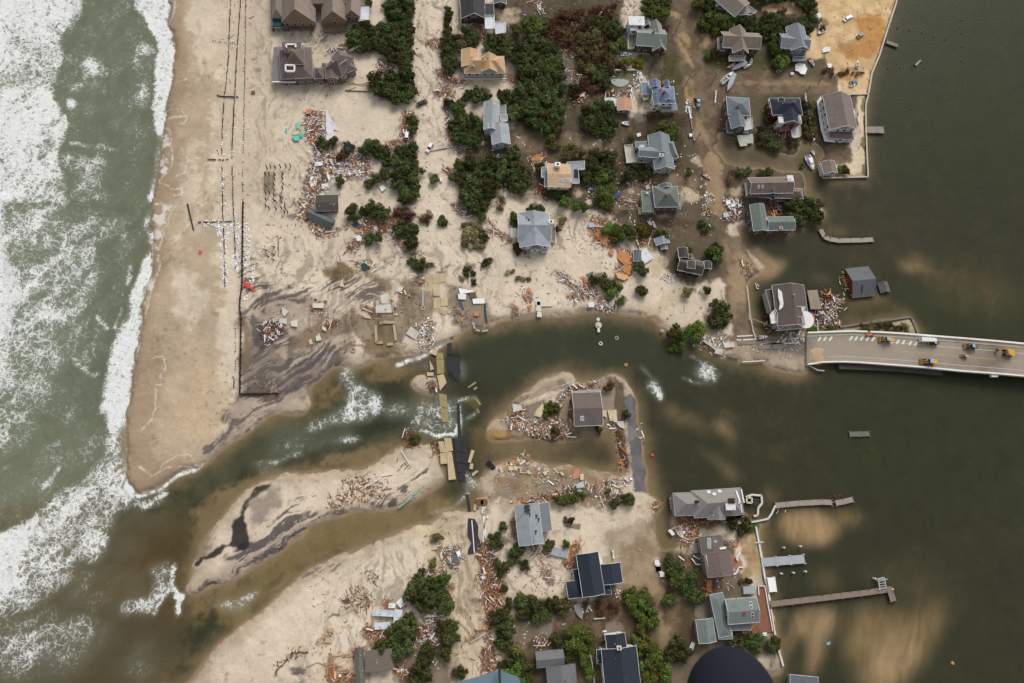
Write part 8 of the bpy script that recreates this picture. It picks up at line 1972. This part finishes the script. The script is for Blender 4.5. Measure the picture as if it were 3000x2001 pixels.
BS = '''j:455,830 520,810 525,860 470,940 440,900|black peeled asphalt plate beside the tilted brown slabs
j:480,940 515,960 515,1030 475,1010|black asphalt plate above the lagoon
j:425,1040 500,1040 520,1110 480,1150 430,1130|black asphalt plate in the narrow gap
j:430,1200 480,1190 490,1330 440,1320|black asphalt plate in the current
w:1845,125 1890,110 1900,200 1880,260 1845,190|cracked black asphalt plate, left of the sunken pair
w:1895,115 1945,130 1955,230 1930,300 1895,260|cracked black asphalt plate, right of the sunken pair
w:1928,480 1950,480 1962,735 1938,735|long black asphalt sliver along the white standing wave
w:1905,740 1960,760 1965,850 1915,840|black road plate, top of the lower strip left
w:1962,765 1990,800 2000,860 1968,850|black road plate, top of the lower strip right
w:1918,845 1965,852 1968,930 1925,925|black road plate, second row left
w:1968,855 2002,865 2008,940 1970,932|black road plate, second row right
w:1925,930 2008,942 1998,1005 1930,1000|black road plate, third row of the lower strip
w:1935,1005 1992,1010 1995,1080 1942,1060|black road plate, last of the lower strip
w:2000,1170 2015,1170 2040,1300 2015,1300|narrow black asphalt sliver beside the yellow hatch slab'''
for l_ in BS.split('\n'):
    reg, lab = l_.split('|'); t_, q_ = reg.split(':'); slab("asphalt_plate", t_, q_, (46, 46, 50), lab, "asphalt plate", .30, .3, .015)
slab("peeled_road", 'r', "805,320 900,330 950,440 945,560 975,650 980,740 940,790 800,825 810,740 855,660 800,560 800,440", (52, 52, 56), "peeled black road surface with a white line in the southern sand", "road surface", ZL+.32, .12)
flat_line("road_line", 'r', "857,350 875,560 893,800", .35, (226, 226, 222), ZL+.4)['kind'] = 'structure'
PS = '''i:1620,645 1725,632 1695,742 1635,740|pale|house_slab|broken upper half of the grey cellar floor
i:1568,762 1768,742 1760,845 1570,848|pale|house_slab|whole lower half of the grey cellar floor
i:1975,1005 2070,1080 2025,1155 1918,1085|pale|concrete_slab|diamond shaped pale slab beside the broken road
i:850,740 978,735 970,795 850,790|pale|concrete_slab|long pale slab in the middle of the flats
i:500,785 575,830 520,890 495,860|pale|concrete_slab|five sided pale slab on the left flats
i:465,912 548,918 545,978 460,960|pale|concrete_slab|pale slab left of two near the red bricks
i:592,945 675,920 672,1010 600,1000|pale|concrete_slab|pale slab right of two near the red bricks
i:880,1120 920,1080 948,1160 890,1175|pale|concrete_slab|upright pale slab below the flats
i:955,1000 1000,1020 1000,1058 960,1045|pale|concrete_slab|small yellowish slab above the upright one
i:800,1160 830,1145 850,1205 810,1212|cream|concrete_slab|small cream slab below the upright pale one
i:1155,540 1180,470 1215,555|cream|concrete_slab|triangular cream slab poking from the dark ripples
i:1815,565 1890,540 1870,595 1825,598|pale|concrete_slab|pale slab scrap right of the ripples
i:1410,870 1500,880 1520,915 1440,905|cream|concrete_slab|cream plank slab below the driftwood
j:560,560 740,598 730,610 580,632|white|kiosk_wall|white rimmed roof edge of the collapsed kiosk
j:555,632 650,632 645,695 560,690|white|kiosk_wall|white box wall of the collapsed kiosk
j:690,620 755,610 770,665 700,685|dark|wreck_panel|dark square panel of the collapsed kiosk
j:720,690 855,680 865,740 730,745|white|wreck_panel|bent white framed panel below the kiosk
j:1345,770 1410,755 1385,820|orange|plywood_sheet|tan triangular sheet on the lagoon bank
j:1350,560 1395,570 1380,620 1345,590|orange|plywood_sheet|small tan sheet above the lagoon bank
j:2050,740 2075,722 2115,728 2120,780 2055,782|white|wreck_panel|white rounded panel at the lagoon edge
j:2290,715 2340,712 2345,770 2290,775|white|wreck_panel|white appliance frame in the bank rubble
j:740,840 800,835 790,885 740,880|orange|plywood_sheet|faded orange blob of insulation by the puddle
j:555,410 635,460 610,505|dark|roof_scrap|dark triangular roof scrap beside the flattened shrubs
g:155,1300 320,1290 325,1350 270,1450 220,1380|orange|plywood_sheet|upper left orange plywood sheet in the wreck field
g:110,1190 160,1180 150,1240 95,1240|bluew|roof_scrap|pale blue roof scrap above the orange plywood
k:440,120 580,190 560,300 520,310 430,230|orange|plywood_sheet|largest orange plywood roof left of the blue grey roof
k:510,290 600,340 560,420 480,360|orange|plywood_sheet|orange plywood below the largest sheet
k:400,380 540,410 550,440 510,480 430,450|orange2|plywood_sheet|ribbed orange frame at the foot of the plywood
k:330,130 390,140 380,190 340,180|orange|plywood_sheet|small orange plywood left of the largest sheet
k:70,400 155,370 140,450 100,460|slate|dome|grey green dome shell beside the orange rim
k:10,430 60,440 105,495 60,490|orange|roof_scrap|orange rim of the fallen dome
k:95,735 150,722 160,780 95,778|white|wreck_panel|white box by the lagoon bank pipes
k:920,1040 960,1038 962,1065 925,1062|orange2|plywood_sheet|small tan sheet fallen over the lagoon bank
k:1010,1045 1060,1080 1040,1105 995,1070|orange2|plywood_sheet|larger tan sheet fallen over the lagoon bank
k:1308,1148 1385,1150 1385,1185 1308,1185|pale|concrete_slab|pale block at the leaning tree
g:660,1010 700,1005 705,1088 668,1088|cream|wreck_panel|upright cream panel at the moss roof house
g:745,770 790,755 800,790 760,805|bluew|roof_scrap|small blue grey scrap above the moss roof
g:1810,1050 1865,1048 1815,1105|bluew|roof_scrap|pale blue triangle in the roadside rubble
g:1640,1075 1700,1065 1710,1115 1650,1125|bluew|roof_scrap|pale grey sheet in the roadside rubble
g:1670,930 1720,925 1730,965 1680,980|white|fridge|first white appliance of the roadside heap
g:1735,965 1780,965 1780,995 1735,1005|white|fridge|second white appliance of the roadside heap
g:1690,985 1725,990 1715,1020|white|fridge|third white appliance of the roadside heap
g:2275,990 2300,990 2305,1035 2275,1030|white|fridge|white cabinet above the green roof's right wing
g:645,165 690,150 700,185 660,200|white|wreck_panel|white crate in the mud above the grey cross gable
g:1250,160 1285,160 1285,195 1255,195|white|fridge|white box at the kerb of the muddy street
e:1000,-60 1010,-110 1060,0 1130,80 1135,130 1085,110 1080,240 1000,235|white2|wall_section|long white fallen wall with a pointed gable
e:608,140 685,125 690,170 615,180|cream|wreck_panel|beige cabinet among the turquoise scraps
e:605,190 690,178 690,240 640,245|turq|pool_liner|largest turquoise pool liner piece
e:650,40 680,20 690,100 660,110|turq|pool_liner|upper turquoise pool liner scrap
e:530,100 555,100 550,150 530,140|turq|pool_liner|left turquoise pool liner scrap
e:695,140 735,150 735,200 700,200|turq|pool_liner|right turquoise pool liner scrap
a:770,1250 830,1255 828,1305 770,1310|orange|plywood_sheet|orange board at the top of the beach wreckage
a:140,1045 180,1035 185,1070 140,1075|brick|brick_chunk|lone red brown chunk on the open sand
e:875,490 970,475 965,520 880,540|white|wall_section|white sheet at the top of the toppled room
e:915,560 1000,570 1010,680 960,690|brown|wall_section|brown floor of the toppled room
e:1010,575 1050,680 1030,700 1010,640|white|wall_section|narrow white wall strip of the toppled room
e:820,660 900,655 890,765 815,765|white|wall_section|big white square panel left of the toppled room
e:945,740 1020,740 1040,790 950,800|white|wall_section|white window frame below the toppled room
e:1165,590 1225,595 1230,640 1190,650|cream|wreck_panel|cream sheet in the white rubble
e:1340,1340 1375,1325 1410,1350 1400,1390 1355,1395|white|gable_frame|white house shaped window frame in the rubble
e:1545,1230 1590,1225 1595,1270 1560,1275|white|wreck_panel|white sheet in the lower rubble
e:1290,1210 1350,1170 1430,1230 1380,1260|slate2|roof_scrap|grey roof scrap at the lower rubble's left
e:1310,1250 1420,1240 1420,1290 1330,1300|orange2|plywood_sheet|tan plywood beneath the grey scrap
e:1640,1190 1720,1170 1700,1220 1650,1220|slate2|roof_scrap|dark roof scrap in the lower rubble
e:1000,740 1165,725 1165,865 990,865|padc|patio|pale curved concrete patio above the brown cabin
e:635,735 660,735 660,795 635,795|pale|concrete_slab|upright pale slab between stilts and rubble
e:1610,770 1650,745 1690,790 1640,830|white|wreck_panel|white lattice crate alone on the sand
f:348,665 375,665 375,710 348,710|white|fridge|lone white box beside the flattened street bush
f:2050,1190 2090,1180 2140,1230 2060,1240|bluew|roof_scrap|pale bluish panel in the rubble right of the sandlot house
f:1990,960 2060,915 2100,960 2030,1020|pink|wall_section|pale pink fan of boards below the cream house
f:1400,440 1460,400 1550,440 1500,470 1390,470|orange|fallen_truss|orange fallen roof frame above the cream house
m:1735,560 1790,330 1850,315 1800,610|deckb|fallen_deck|long tan plank deck leaning at the island house
m:1870,1150 1950,1145 1950,1255 1870,1275|terra|terrace|salmon terrace slab on the channel shore
m:1960,1210 1998,1205 1998,1275 1960,1280|cream|concrete_slab|cream slab right of the salmon terrace
m:1905,1330 1990,1290 2010,1360 1920,1375|bluew|tarpaulin|rumpled pale tarpaulin below the salmon terrace
m:1720,1190 1745,1180 1780,1215 1755,1232|cream|concrete_slab|five sided cream slab left of the salmon terrace
m:1135,1122 1185,1120 1190,1165 1140,1170|cream|concrete_slab|square cream slab right of the black car, first
m:1195,1140 1215,1112 1245,1140 1220,1180|cream|concrete_slab|turned cream slab right of the first
m:1030,1150 1050,1120 1080,1185 1050,1200|cream|concrete_slab|sunken cream slab right of the black car
m:1340,1005 1390,1000 1390,1050 1345,1052|brick2|brick_chunk|small brick roofed box in the channel rubble
m:1335,1095 1365,1062 1380,1080 1345,1105|cream|concrete_slab|cream slab below the brick box
m:1530,1190 1560,1170 1585,1205 1550,1230|cream|concrete_slab|tan square slab in the channel rubble
m:1340,1180 1370,1170 1395,1200 1370,1215|cream|concrete_slab|rounded cream slab in the channel rubble
m:1230,610 1290,620 1280,655 1240,640|cream|concrete_slab|yellow slab in the island's left rubble
m:1180,400 1280,420 1300,470 1190,500|pale|concrete_slab|grey patio piece at the island's left edge
m:1340,560 1400,410 1460,405 1400,560|grave|path_piece|grey tilted path piece on the island
m:1430,540 1460,470 1530,400 1555,460 1500,560|cream|concrete_slab|scalloped cream slab beside the green tuft
m:2210,480 2260,478 2262,560 2215,540|cream|concrete_slab|cream slab right of the island house
m:2270,475 2351,475 2351,600 2300,600|cream|concrete_slab|larger cream slab right of the island house
m:1800,770 1920,780 1910,795 1800,785|cream|concrete_slab|yellow beam below the island house
n:-10,470 25,470 35,620 -10,610|cream|concrete_slab|cream slab at the lone street's left edge
n:10,610 110,600 115,690 60,670|pale|concrete_slab|pale triangular slab touching the lone street
n:105,1255 140,1240 175,1290 150,1300|pale|concrete_slab|pale panel at the foot of the lone street
r:2120,420 2360,395 2351,470 2150,440|grave|path_piece|narrow path slab in the rippled lots
r:1025,1045 1070,1060 1045,1165 985,1145|white|wreck_panel|white board in the middle of the lumber heap
r:1160,890 1210,895 1205,920 1165,915|white|wreck_panel|small white box above the long hedge
r:1060,300 1085,280 1080,320 1045,320|white|fridge|white box among the white pipes
r:590,790 660,850 690,960 620,1030 600,900|slate|roof_scrap|dark blue grey wrecked roof strip
r:640,790 690,760 710,820 670,860|white|wreck_panel|white striped sheet at the blue grey strip
r:410,800 440,795 470,860 430,890|cream|wreck_panel|cream board left of the blue grey strip
r:545,900 520,850 550,840 560,890|white|wreck_panel|white curved scrap left of the blue grey strip
r:380,745 410,740 410,810 375,800|orange|plywood_sheet|orange sheet left of the blue grey strip
r:270,1080 330,1130 320,1160 270,1110|white|wreck_panel|white board beside the southern beach trees
y:1560,500 1650,480 1640,570 1565,570|orange2|plywood_sheet|tan sheet in the long southern lumber heap
y:570,320 620,275 650,310 600,355|cream|fridge|cream box in the rubble yard
y:1680,1060 1740,1070 1740,1110 1690,1110|cream|fridge|cream box low in the southern lumber heap
p:168,455 195,440 228,485 205,498|white|fridge|white chest left of the cream white boat
p:290,460 315,455 318,480 295,485|white|fridge|small white box right of the cream white boat
p:72,735 100,730 95,775 130,820 105,838 80,790|white2|wall_section|bent white wall strip on the sandy street bank
p:447,700 480,698 482,740 450,742|teal|tarpaulin|small dark teal tarpaulin at the stepped house
p:500,880 545,880 540,990 505,980|orange|plywood_sheet|bright orange sheet above the sea green roof
p:470,1000 510,990 520,1020 485,1030|orange2|plywood_sheet|tan board above the sea green roof
p:350,1470 370,1412 402,1425 382,1490|white|wreck_panel|white panel at the driveway right of the round tree
p:982,1335 1018,1330 1020,1358 985,1362|white|fridge|white chest below the brick terrace
p:350,610 350,560 430,560 440,640 400,650|padc|patio|grey patio left of the stepped house
s:300,990 370,900 460,870 450,1060|grave|path_piece|grey concrete pad left of the leafy trees
d:1120,165 1195,155 1205,215 1150,250|white|tarpaulin|white tarpaulin shape at the top of the bay lot
d:1070,205 1105,205 1108,255 1075,260|white|tarpaulin|small white tarpaulin left of the top one
d:1215,565 1250,535 1305,545 1300,590 1215,600|white|tarpaulin|white tarpaulin in the middle of the bay lot edge
d:1265,730 1320,728 1318,775 1280,778|white|tarpaulin|white tarpaulin above the brown shrub row
d:905,735 950,710 1010,730 1040,790 1010,860 960,850 935,820 900,810|white|tarpaulin|big rumpled white tarpaulin at the side street
d:848,830 885,830 885,855 850,855|white|fridge|small white tub left of the big tarpaulin
h:420,580 610,560 622,660 545,665 550,690 465,700 440,640|pale2|fallen_deck|pale fallen deck below the steel grey house
h:900,1385 935,1390 930,1430 905,1425|white|fridge|white cabinet right of the green roof
h:680,1345 740,1345 740,1365 685,1365|bluew|roof_scrap|pale scrap at the top of the green roof
c:160,1245 210,1240 240,1260 225,1310|pink|wreck_panel|pinkish wreck left of the tan pool shed
b:1880,1090 1935,1075 1940,1105 1890,1120|pink|wreck_panel|pinkish white panel, left one in the scrub rubble
b:1950,1070 2005,1065 2010,1105 1955,1110|pink|wreck_panel|pinkish white panel, right one in the scrub rubble
b:2120,1250 2190,1240 2200,1300 2150,1300|pink|wreck_panel|pinkish wreck low in the brown scrub
l:540,655 590,650 600,700 555,695|blue|tarpaulin|bright blue sheet on the tan platform
l:590,775 620,765 640,790 605,800|cream|wreck_panel|yellow board right of the bridgehead house
l:590,795 630,790 630,815 600,818|teal|tarpaulin|teal sheet right of the bridgehead house
f:555,355 595,352 590,380 555,378|blued|roof_scrap|small blue scrap beside the lying lamp post
g:160,495 215,500 210,540 165,535|blued|tarpaulin|round blue cover in the shrubs
q:1440,1150 1470,1150 1470,1160|brick|brick_chunk|small red chunk left of the flat roof
q:1015,940 1080,935 1085,990 1030,990|orange2|plywood_sheet|rounded tan board on the southern beach
q:1140,1475 1170,1470 1172,1500 1140,1500|white|fridge|white box in the tan foundation lines
q:1180,620 1260,600 1270,650 1220,660|brown|wreck_panel|brown sheet at the southern beach edge
i:1400,290 1440,270 1500,330 1450,360 1410,350|tealb|tarpaulin|dark teal sheet in the drift heap above the ripples
i:45,505 90,500 180,580 170,610 120,560 50,540|redo|tarpaulin|bright orange red fabric beside the bulkhead
u:1520,345 1545,350 1540,365 1525,362|redo|tarpaulin|small red scrap on the open beach
k:1805,1168 2015,1164 2020,1205 1815,1218|grave|path_piece|cracked grey road slab below the pair of white stop lines
k:2040,1215 2180,1208 2185,1262 2050,1270|grave|path_piece|cracked grey road slab, middle one of the bridge approach
k:2200,1215 2340,1205 2345,1262 2210,1262|grave|path_piece|cracked grey road slab nearest the bridge deck
k:1640,1190 1760,1180 1770,1240 1660,1250|pale|concrete_slab|pale broken kerb slab at the left of the bridge approach
k:1560,1265 1640,1280 1620,1330 1540,1310|pale|concrete_slab|pale slab sliding toward the lagoon below the bridge approach
k:1700,1320 1830,1340 1820,1372 1690,1350|grave|concrete_slab|grey slab lying along the lagoon side of the approach
a:1600,1130 1870,1140 1870,1150 1600,1145|deckb|fallen_deck|thin board under the block of evergreens'''
CC = {'pale': (196, 192, 180), 'pale2': (176, 178, 168), 'cream': (196, 180, 146), 'white': (222, 222, 218), 'white2': (206, 206, 208), 'dark': (92, 84, 76), 'orange': (186, 124, 74), 'orange2': (196, 156, 110), 'bluew': (170, 178, 182), 'slate': (94, 104, 108), 'slate2': (84, 84, 82), 'turq': (96, 186, 170), 'brick': (136, 70, 48), 'brick2': (150, 100, 84), 'brown': (88, 70, 58), 'padc': (166, 160, 146), 'pink': (206, 180, 166), 'deckb': (150, 130, 104), 'terra': (178, 128, 102), 'grave': (126, 116, 104), 'teal': (30, 76, 86), 'tealb': (34, 66, 62), 'blue': (66, 120, 170), 'blued': (62, 84, 120), 'redo': (214, 74, 46)}
CT = {'house_slab': 'floor slab', 'concrete_slab': 'concrete slab', 'kiosk_wall': 'wall piece', 'wreck_panel': 'panel', 'plywood_sheet': 'plywood', 'roof_scrap': 'roof scrap', 'dome': 'dome', 'fridge': 'appliance', 'wall_section': 'wall piece', 'pool_liner': 'pool liner', 'brick_chunk': 'brick chunk', 'gable_frame': 'window frame', 'patio': 'patio', 'fallen_truss': 'roof frame', 'fallen_deck': 'deck', 'terrace': 'terrace', 'tarpaulin': 'tarpaulin', 'path_piece': 'path slab'}
for l_ in PS.split('\n'):
    reg, c_, nm, lab = l_.split('|'); t_, q_ = reg.split(':')
    tall = nm in ('fridge',); lowt = nm in ('path_piece', 'patio', 'terrace', 'house_slab')
    slab(nm if nm != 'fridge' else 'appliance', t_, q_, CC[c_], lab, CT[nm], ZL+(.9 if tall else .3 if lowt else rnd.uniform(.5, .9)), .8 if tall else .22, 0 if lowt or tall else .09)
# cellar walls, round rings, pipes
def beams(nm, tile, segs, w, h, z, c, lab, cat):
    g = MB()
    for s_ in segs: 
        P = WP(tile, s_, z)
        for a_, b_ in zip(P[:-1], P[1:]): g.bar(a_, b_, w, h)
    return tag(g.build(nm, mlib(c)), lab, cat)
beams("cellar_wall", 'i', ["1632,950 1635,985", "1640,962 1790,962", "1568,995 1580,1195 1655,1192", "1780,990 1802,1170", "1700,1215 1770,1210"], 1.1, 1.4, .7, (166, 152, 128), "open rectangular cellar walls filled with green water", "cellar")
beams("cellar_wall", 'i', ["1560,700 1568,760", "1745,680 1775,845", "1745,720 1770,700"], .5, .8, 1.2, (150, 140, 122), "low wall stubs framing the grey cellar floor", "cellar")
beams("white_pipe", 'r', ["985,215 1030,320 1040,450 1050,600", "1000,190 1015,320 1030,440 1040,590", "1040,330 1025,480 1010,650", "990,230 1000,180 1050,175"], .35, .3, 1.2, (232, 232, 232), "bundle of long white pipes beside the peeled road", "pipes")
beams("green_pipe", 'w', ["1480,1275 1560,1215 1620,1155 1648,1118", "1590,1175 1605,1190"], .45, .35, 1.1, (120, 176, 154), "long pale green pipe sliding off the sand bar", "pipe")
beams("white_pole", 'w', ["1505,840 1570,945"], .35, .3, 1.1, (216, 216, 214), "thin white pole on the upper sand bar", "pole")
beams("white_pole", 'w', ["1252,1105 1345,1048"], .35, .3, 1.1, (216, 216, 214), "thin white pole across the brown twigs of the sand bar", "pole")
beams("white_pole", 'w', ["1355,1030 1440,1015"], .3, .3, 1.1, (216, 216, 214), "thin white pole right of the brown twigs on the bar", "pole")
beams("fallen_pole", 'f', ["245,360 380,330 520,310"], .6, .5, 1.1, (176, 168, 152), "long fallen pole across the sandy street below the white car", "pole")
beams("fallen_pole", 'y', ["1340,780 1540,660 1780,530"], .5, .5, 1.2, (176, 168, 156), "long pale pole crossing the lowest lumber heap", "pole")
beams("fallen_pole", 'k', ["1965,915 2110,970 2240,1025"], .5, .5, 1.6, (140, 128, 110), "long beam leaning from guard rail to the bridgehead house", "pole")
beams("floating_timber", 'k', ["2012,505 2025,570 2050,568", "2030,515 2050,545"], .3, .3, .6, (206, 204, 198), "small white frame floating left of the bridgehead house", "frame")
beams("white_rail", 'k', ["1410,1170 1500,1230 1560,1280 1640,1310", "1420,1160 1480,1200 1540,1250 1640,1280", "1530,1235 1545,1205"], .5, .4, 1.4, (186, 182, 174), "tangled white guard rails sliding down the broken bank", "guard rail")
beams("teal_strip", 'j', ["865,740 868,850 885,950"], .7, .4, 1.0, (40, 66, 68), "thin dark teal strip running into the lagoon", "pipe")
beams("blue_pipes", 'j', ["582,712 610,810", "592,712 622,808"], .3, .3, 1.1, (70, 96, 130), "two blue pipes on the grey shore", "pipes")
beams("foundation_lines", 'q', ["1090,1260 1280,1235", "1090,1260 1090,1450 1240,1445", "760,1390 900,1330 1010,1370 1015,1480"], .35, .3, 1.0, (176, 150, 112), "thin tan foundation outlines in the southern beach yard", "foundation")
beams("wave_fence", 'a', ["1250,960 1300,970 1420,960 1560,920", "1290,945 1400,985 1540,955", "1230,1040 1350,1000"], .2, .2, 1.0, (196, 160, 90), "yellow ropes strung below the octagonal wing", "rope")
beams("pipe", 'i', ["2110,600 2110,770"], .7, .5, 1.1, (160, 168, 166), "pale standpipe lying left of the broken road", "pipe")
def ring(tile, x, y, r, z, c, lab, inner=True):
    p = W1(tile, x, y, z); g = MB(); n = 20
    for i in range(n):
        a0, a1 = i/n*6.2832, (i+1)/n*6.2832; o0, o1 = Vector((math.cos(a0), math.sin(a0), 0)), Vector((math.cos(a1), math.sin(a1), 0))
        k = .55 if inner else .02
        g.hexa([p+o0*r*k-up*1.2, p+o0*r-up*1.2, p+o1*r-up*1.2, p+o1*r*k-up*1.2, p+o0*r*k, p+o0*r, p+o1*r, p+o1*r*k])
    return tag(g.build("concrete_ring", mlib(c)), lab, "concrete ring")
ring('j', 2170, 988, 1.45, .9, (186, 176, 156), "large round concrete tank standing in the lagoon", False)
g = MB(); p = W1('j', 2170, 990, 1.1); g.box(p+up*.1, (.5, 0, 0), (0, .5, 0), (0, 0, .18)); g.box(p+Vector((0, -2.2, -.5)), (.55, 0, 0), (0, .9, 0), (0, 0, .4)); tag(g.build("tank_hatch", mlib((206, 196, 176))), "square hatch and step on the round lagoon tank", "hatch")
ring('j', 2165, 922, .8, .5, (170, 206, 200), "pale turquoise disc just above the round lagoon tank", False)
ring('j', 2195, 1200, .85, .5, (206, 194, 168), "bright concrete ring alone in the lagoon")
ring('k', 420, 1135, .9, .15, (150, 142, 116), "half sunken concrete ring right of the bright one")
ring('k', 525, 1443, .7, .5, (196, 160, 116), "small brown concrete ring low in the lagoon")
ring('i', 1310, 1275, 1.1, 1.2, (176, 140, 110), "brown concrete ring on the rusty patch of the flats")
ring('i', 2115, 790, 1.0, 1.2, (170, 160, 142), "round concrete well beside the broken road")
ring('i', 990, 722, .7, 1.1, (92, 66, 50), "dark rusty ring above the long pale slab")
ring('r', 1355, 1048, .9, 1.0, (110, 72, 52), "rust brown ring right of the long hedge")
g = MB(); p = W1('n', 435, 992, .3); g.cyl(p-up*.4, p+up*.4, .9, .6, 10); tag(g.build("buoy", mlib((196, 62, 34), 'paint')), "orange red buoy in the water right of the lone street", "buoy")
g = MB(); p = W1('x', 1805, 1418, .3); g.cyl(p-up*.4, p+up*.3, .8, .4, 8); tag(g.build("buoy", mlib((196, 140, 70), 'paint')), "small orange buoy far out at the lower right", "buoy")
g = MB(); p = W1('x', 852, 1266, .2); g.box(p, (.8, .2, 0), (0, .5, 0), (0, 0, .2)); tag(g.build("floating_crate", mlib((110, 160, 190), 'paint')), "tiny light blue crate floating between the sandbars", "crate")
# people in hi-vis on the sand
def person(tile, x, y, c, lab, z=ZL):
    p = W1(tile, x, y, z); me = bpy.data.meshes.new("person"); H = 1.75
    V = [(0, 0, .95), (0, 0, 1.2), (0, 0, 1.42), (0, 0, 1.52), (0, 0, 1.66), (-.1, 0, .9), (-.12, .05, .5), (-.13, 0, .06), (.1, 0, .9), (.13, -.05, .5), (.14, 0, .06), (-.2, 0, 1.4), (-.27, .05, 1.12), (-.25, -.08, .86), (.2, 0, 1.4), (.28, .05, 1.12), (.25, -.1, .88)]
    E = [(0, 1), (1, 2), (2, 3), (3, 4), (0, 5), (5, 6), (6, 7), (0, 8), (8, 9), (9, 10), (2, 11), (11, 12), (12, 13), (2, 14), (14, 15), (15, 16)]
    me.from_pydata(V, E, []); o = bpy.data.objects.new("person", me); SC.collection.objects.link(o); o.location = p
    sk = o.modifiers.new("s", 'SKIN'); rr = [.15, .16, .15, .065, .11, .1, .07, .05, .1, .07, .05, .07, .05, .035, .07, .05, .035]
    for i, r_ in enumerate(rr): me.skin_vertices[0].data[i].radius = (r_, r_)
    me.skin_vertices[0].data[0].use_root = True
    o.modifiers.new("d", 'SUBSURF').levels = 1; me.materials.append(mlib(c, 'paint')); tag(o, lab, "person")
person('i', 570, 532, (150, 196, 60), "person in lime green vest standing on the sand above the streaked flats")
person('j', 215, 512, (170, 206, 60), "person in lime green vest standing on the tan road slabs")
person('i', 785, 615, (70, 74, 70), "person in dark clothes on the flats right of the vest wearer")
# ---- the aircraft's own floats, close under the lens
def near(px, py, dist):
    dv = Vector((RWN @ np.array(((px-1500)/FPX, -(py-1000.5)/FPX, -1.0))).tolist()); return Vector((0, 0, CAMH))+dv*dist
fl = root("aircraft_float", tuple(near(2130, 2100, 2.2)), "dark blue rounded float of the aircraft in the bottom edge", "aircraft float")
me = bpy.data.meshes.new("float_nose"); bm = bmesh.new(); bmesh.ops.create_uvsphere(bm, u_segments=40, v_segments=24, radius=1.0); bm.to_mesh(me); bm.free()
me.polygons.foreach_set("use_smooth", [True]*len(me.polygons)); me.materials.append(mat("float_skin", (24, 27, 38), .95, .05, .6, bump=0))
c0 = near(2145, 2070, 2.2); cx = (near(2246, 2070, 2.2)-c0).length
o = bpy.data.objects.new("nose", me); SC.collection.objects.link(o); o.parent = fl; o.location = c0-fl.location; o.scale = (cx*1.35, cx*1.62, cx*1.2)
g = MB(); g.cyl(near(2145, 2085, 2.2), near(1700, 2220, 2.3), cx*.9, cx*.7, 24); g.build("strut_tube", MATS["float_skin"], fl, smooth=True)
fw = root("aircraft_skid_panel", tuple(near(1380, 2040, 2.4)), "blurred blue grey aircraft panel with a dark seam at the bottom edge", "aircraft panel")
q = [near(1215, 2060, 2.4), near(1290, 2012, 2.4), near(1400, 1982, 2.4), near(1462, 1962, 2.4), near(1520, 1985, 2.4), near(1545, 2060, 2.4)]
g = MB(); dn = (near(1400, 2300, 2.4)-near(1400, 2000, 2.4)).normalized()*.02-up*.05
n = len(q); g.v = [tuple(p) for p in q]+[tuple(p+dn) for p in q]; g.f = [tuple(range(n)), tuple(range(2*n-1, n-1, -1))]+[(i, n+i, n+(i+1) % n, (i+1) % n) for i in range(n)]; g.m = [0]*(n+2)
g.build("panel", mat("panel_skin", (118, 138, 148), .5, .06, .6, bump=0), fw)
g = MB(); g.bar(near(1463, 1960, 2.38), near(1466, 2060, 2.38), .008, .004); g.build("seam", mlib((40, 48, 54)), fw)
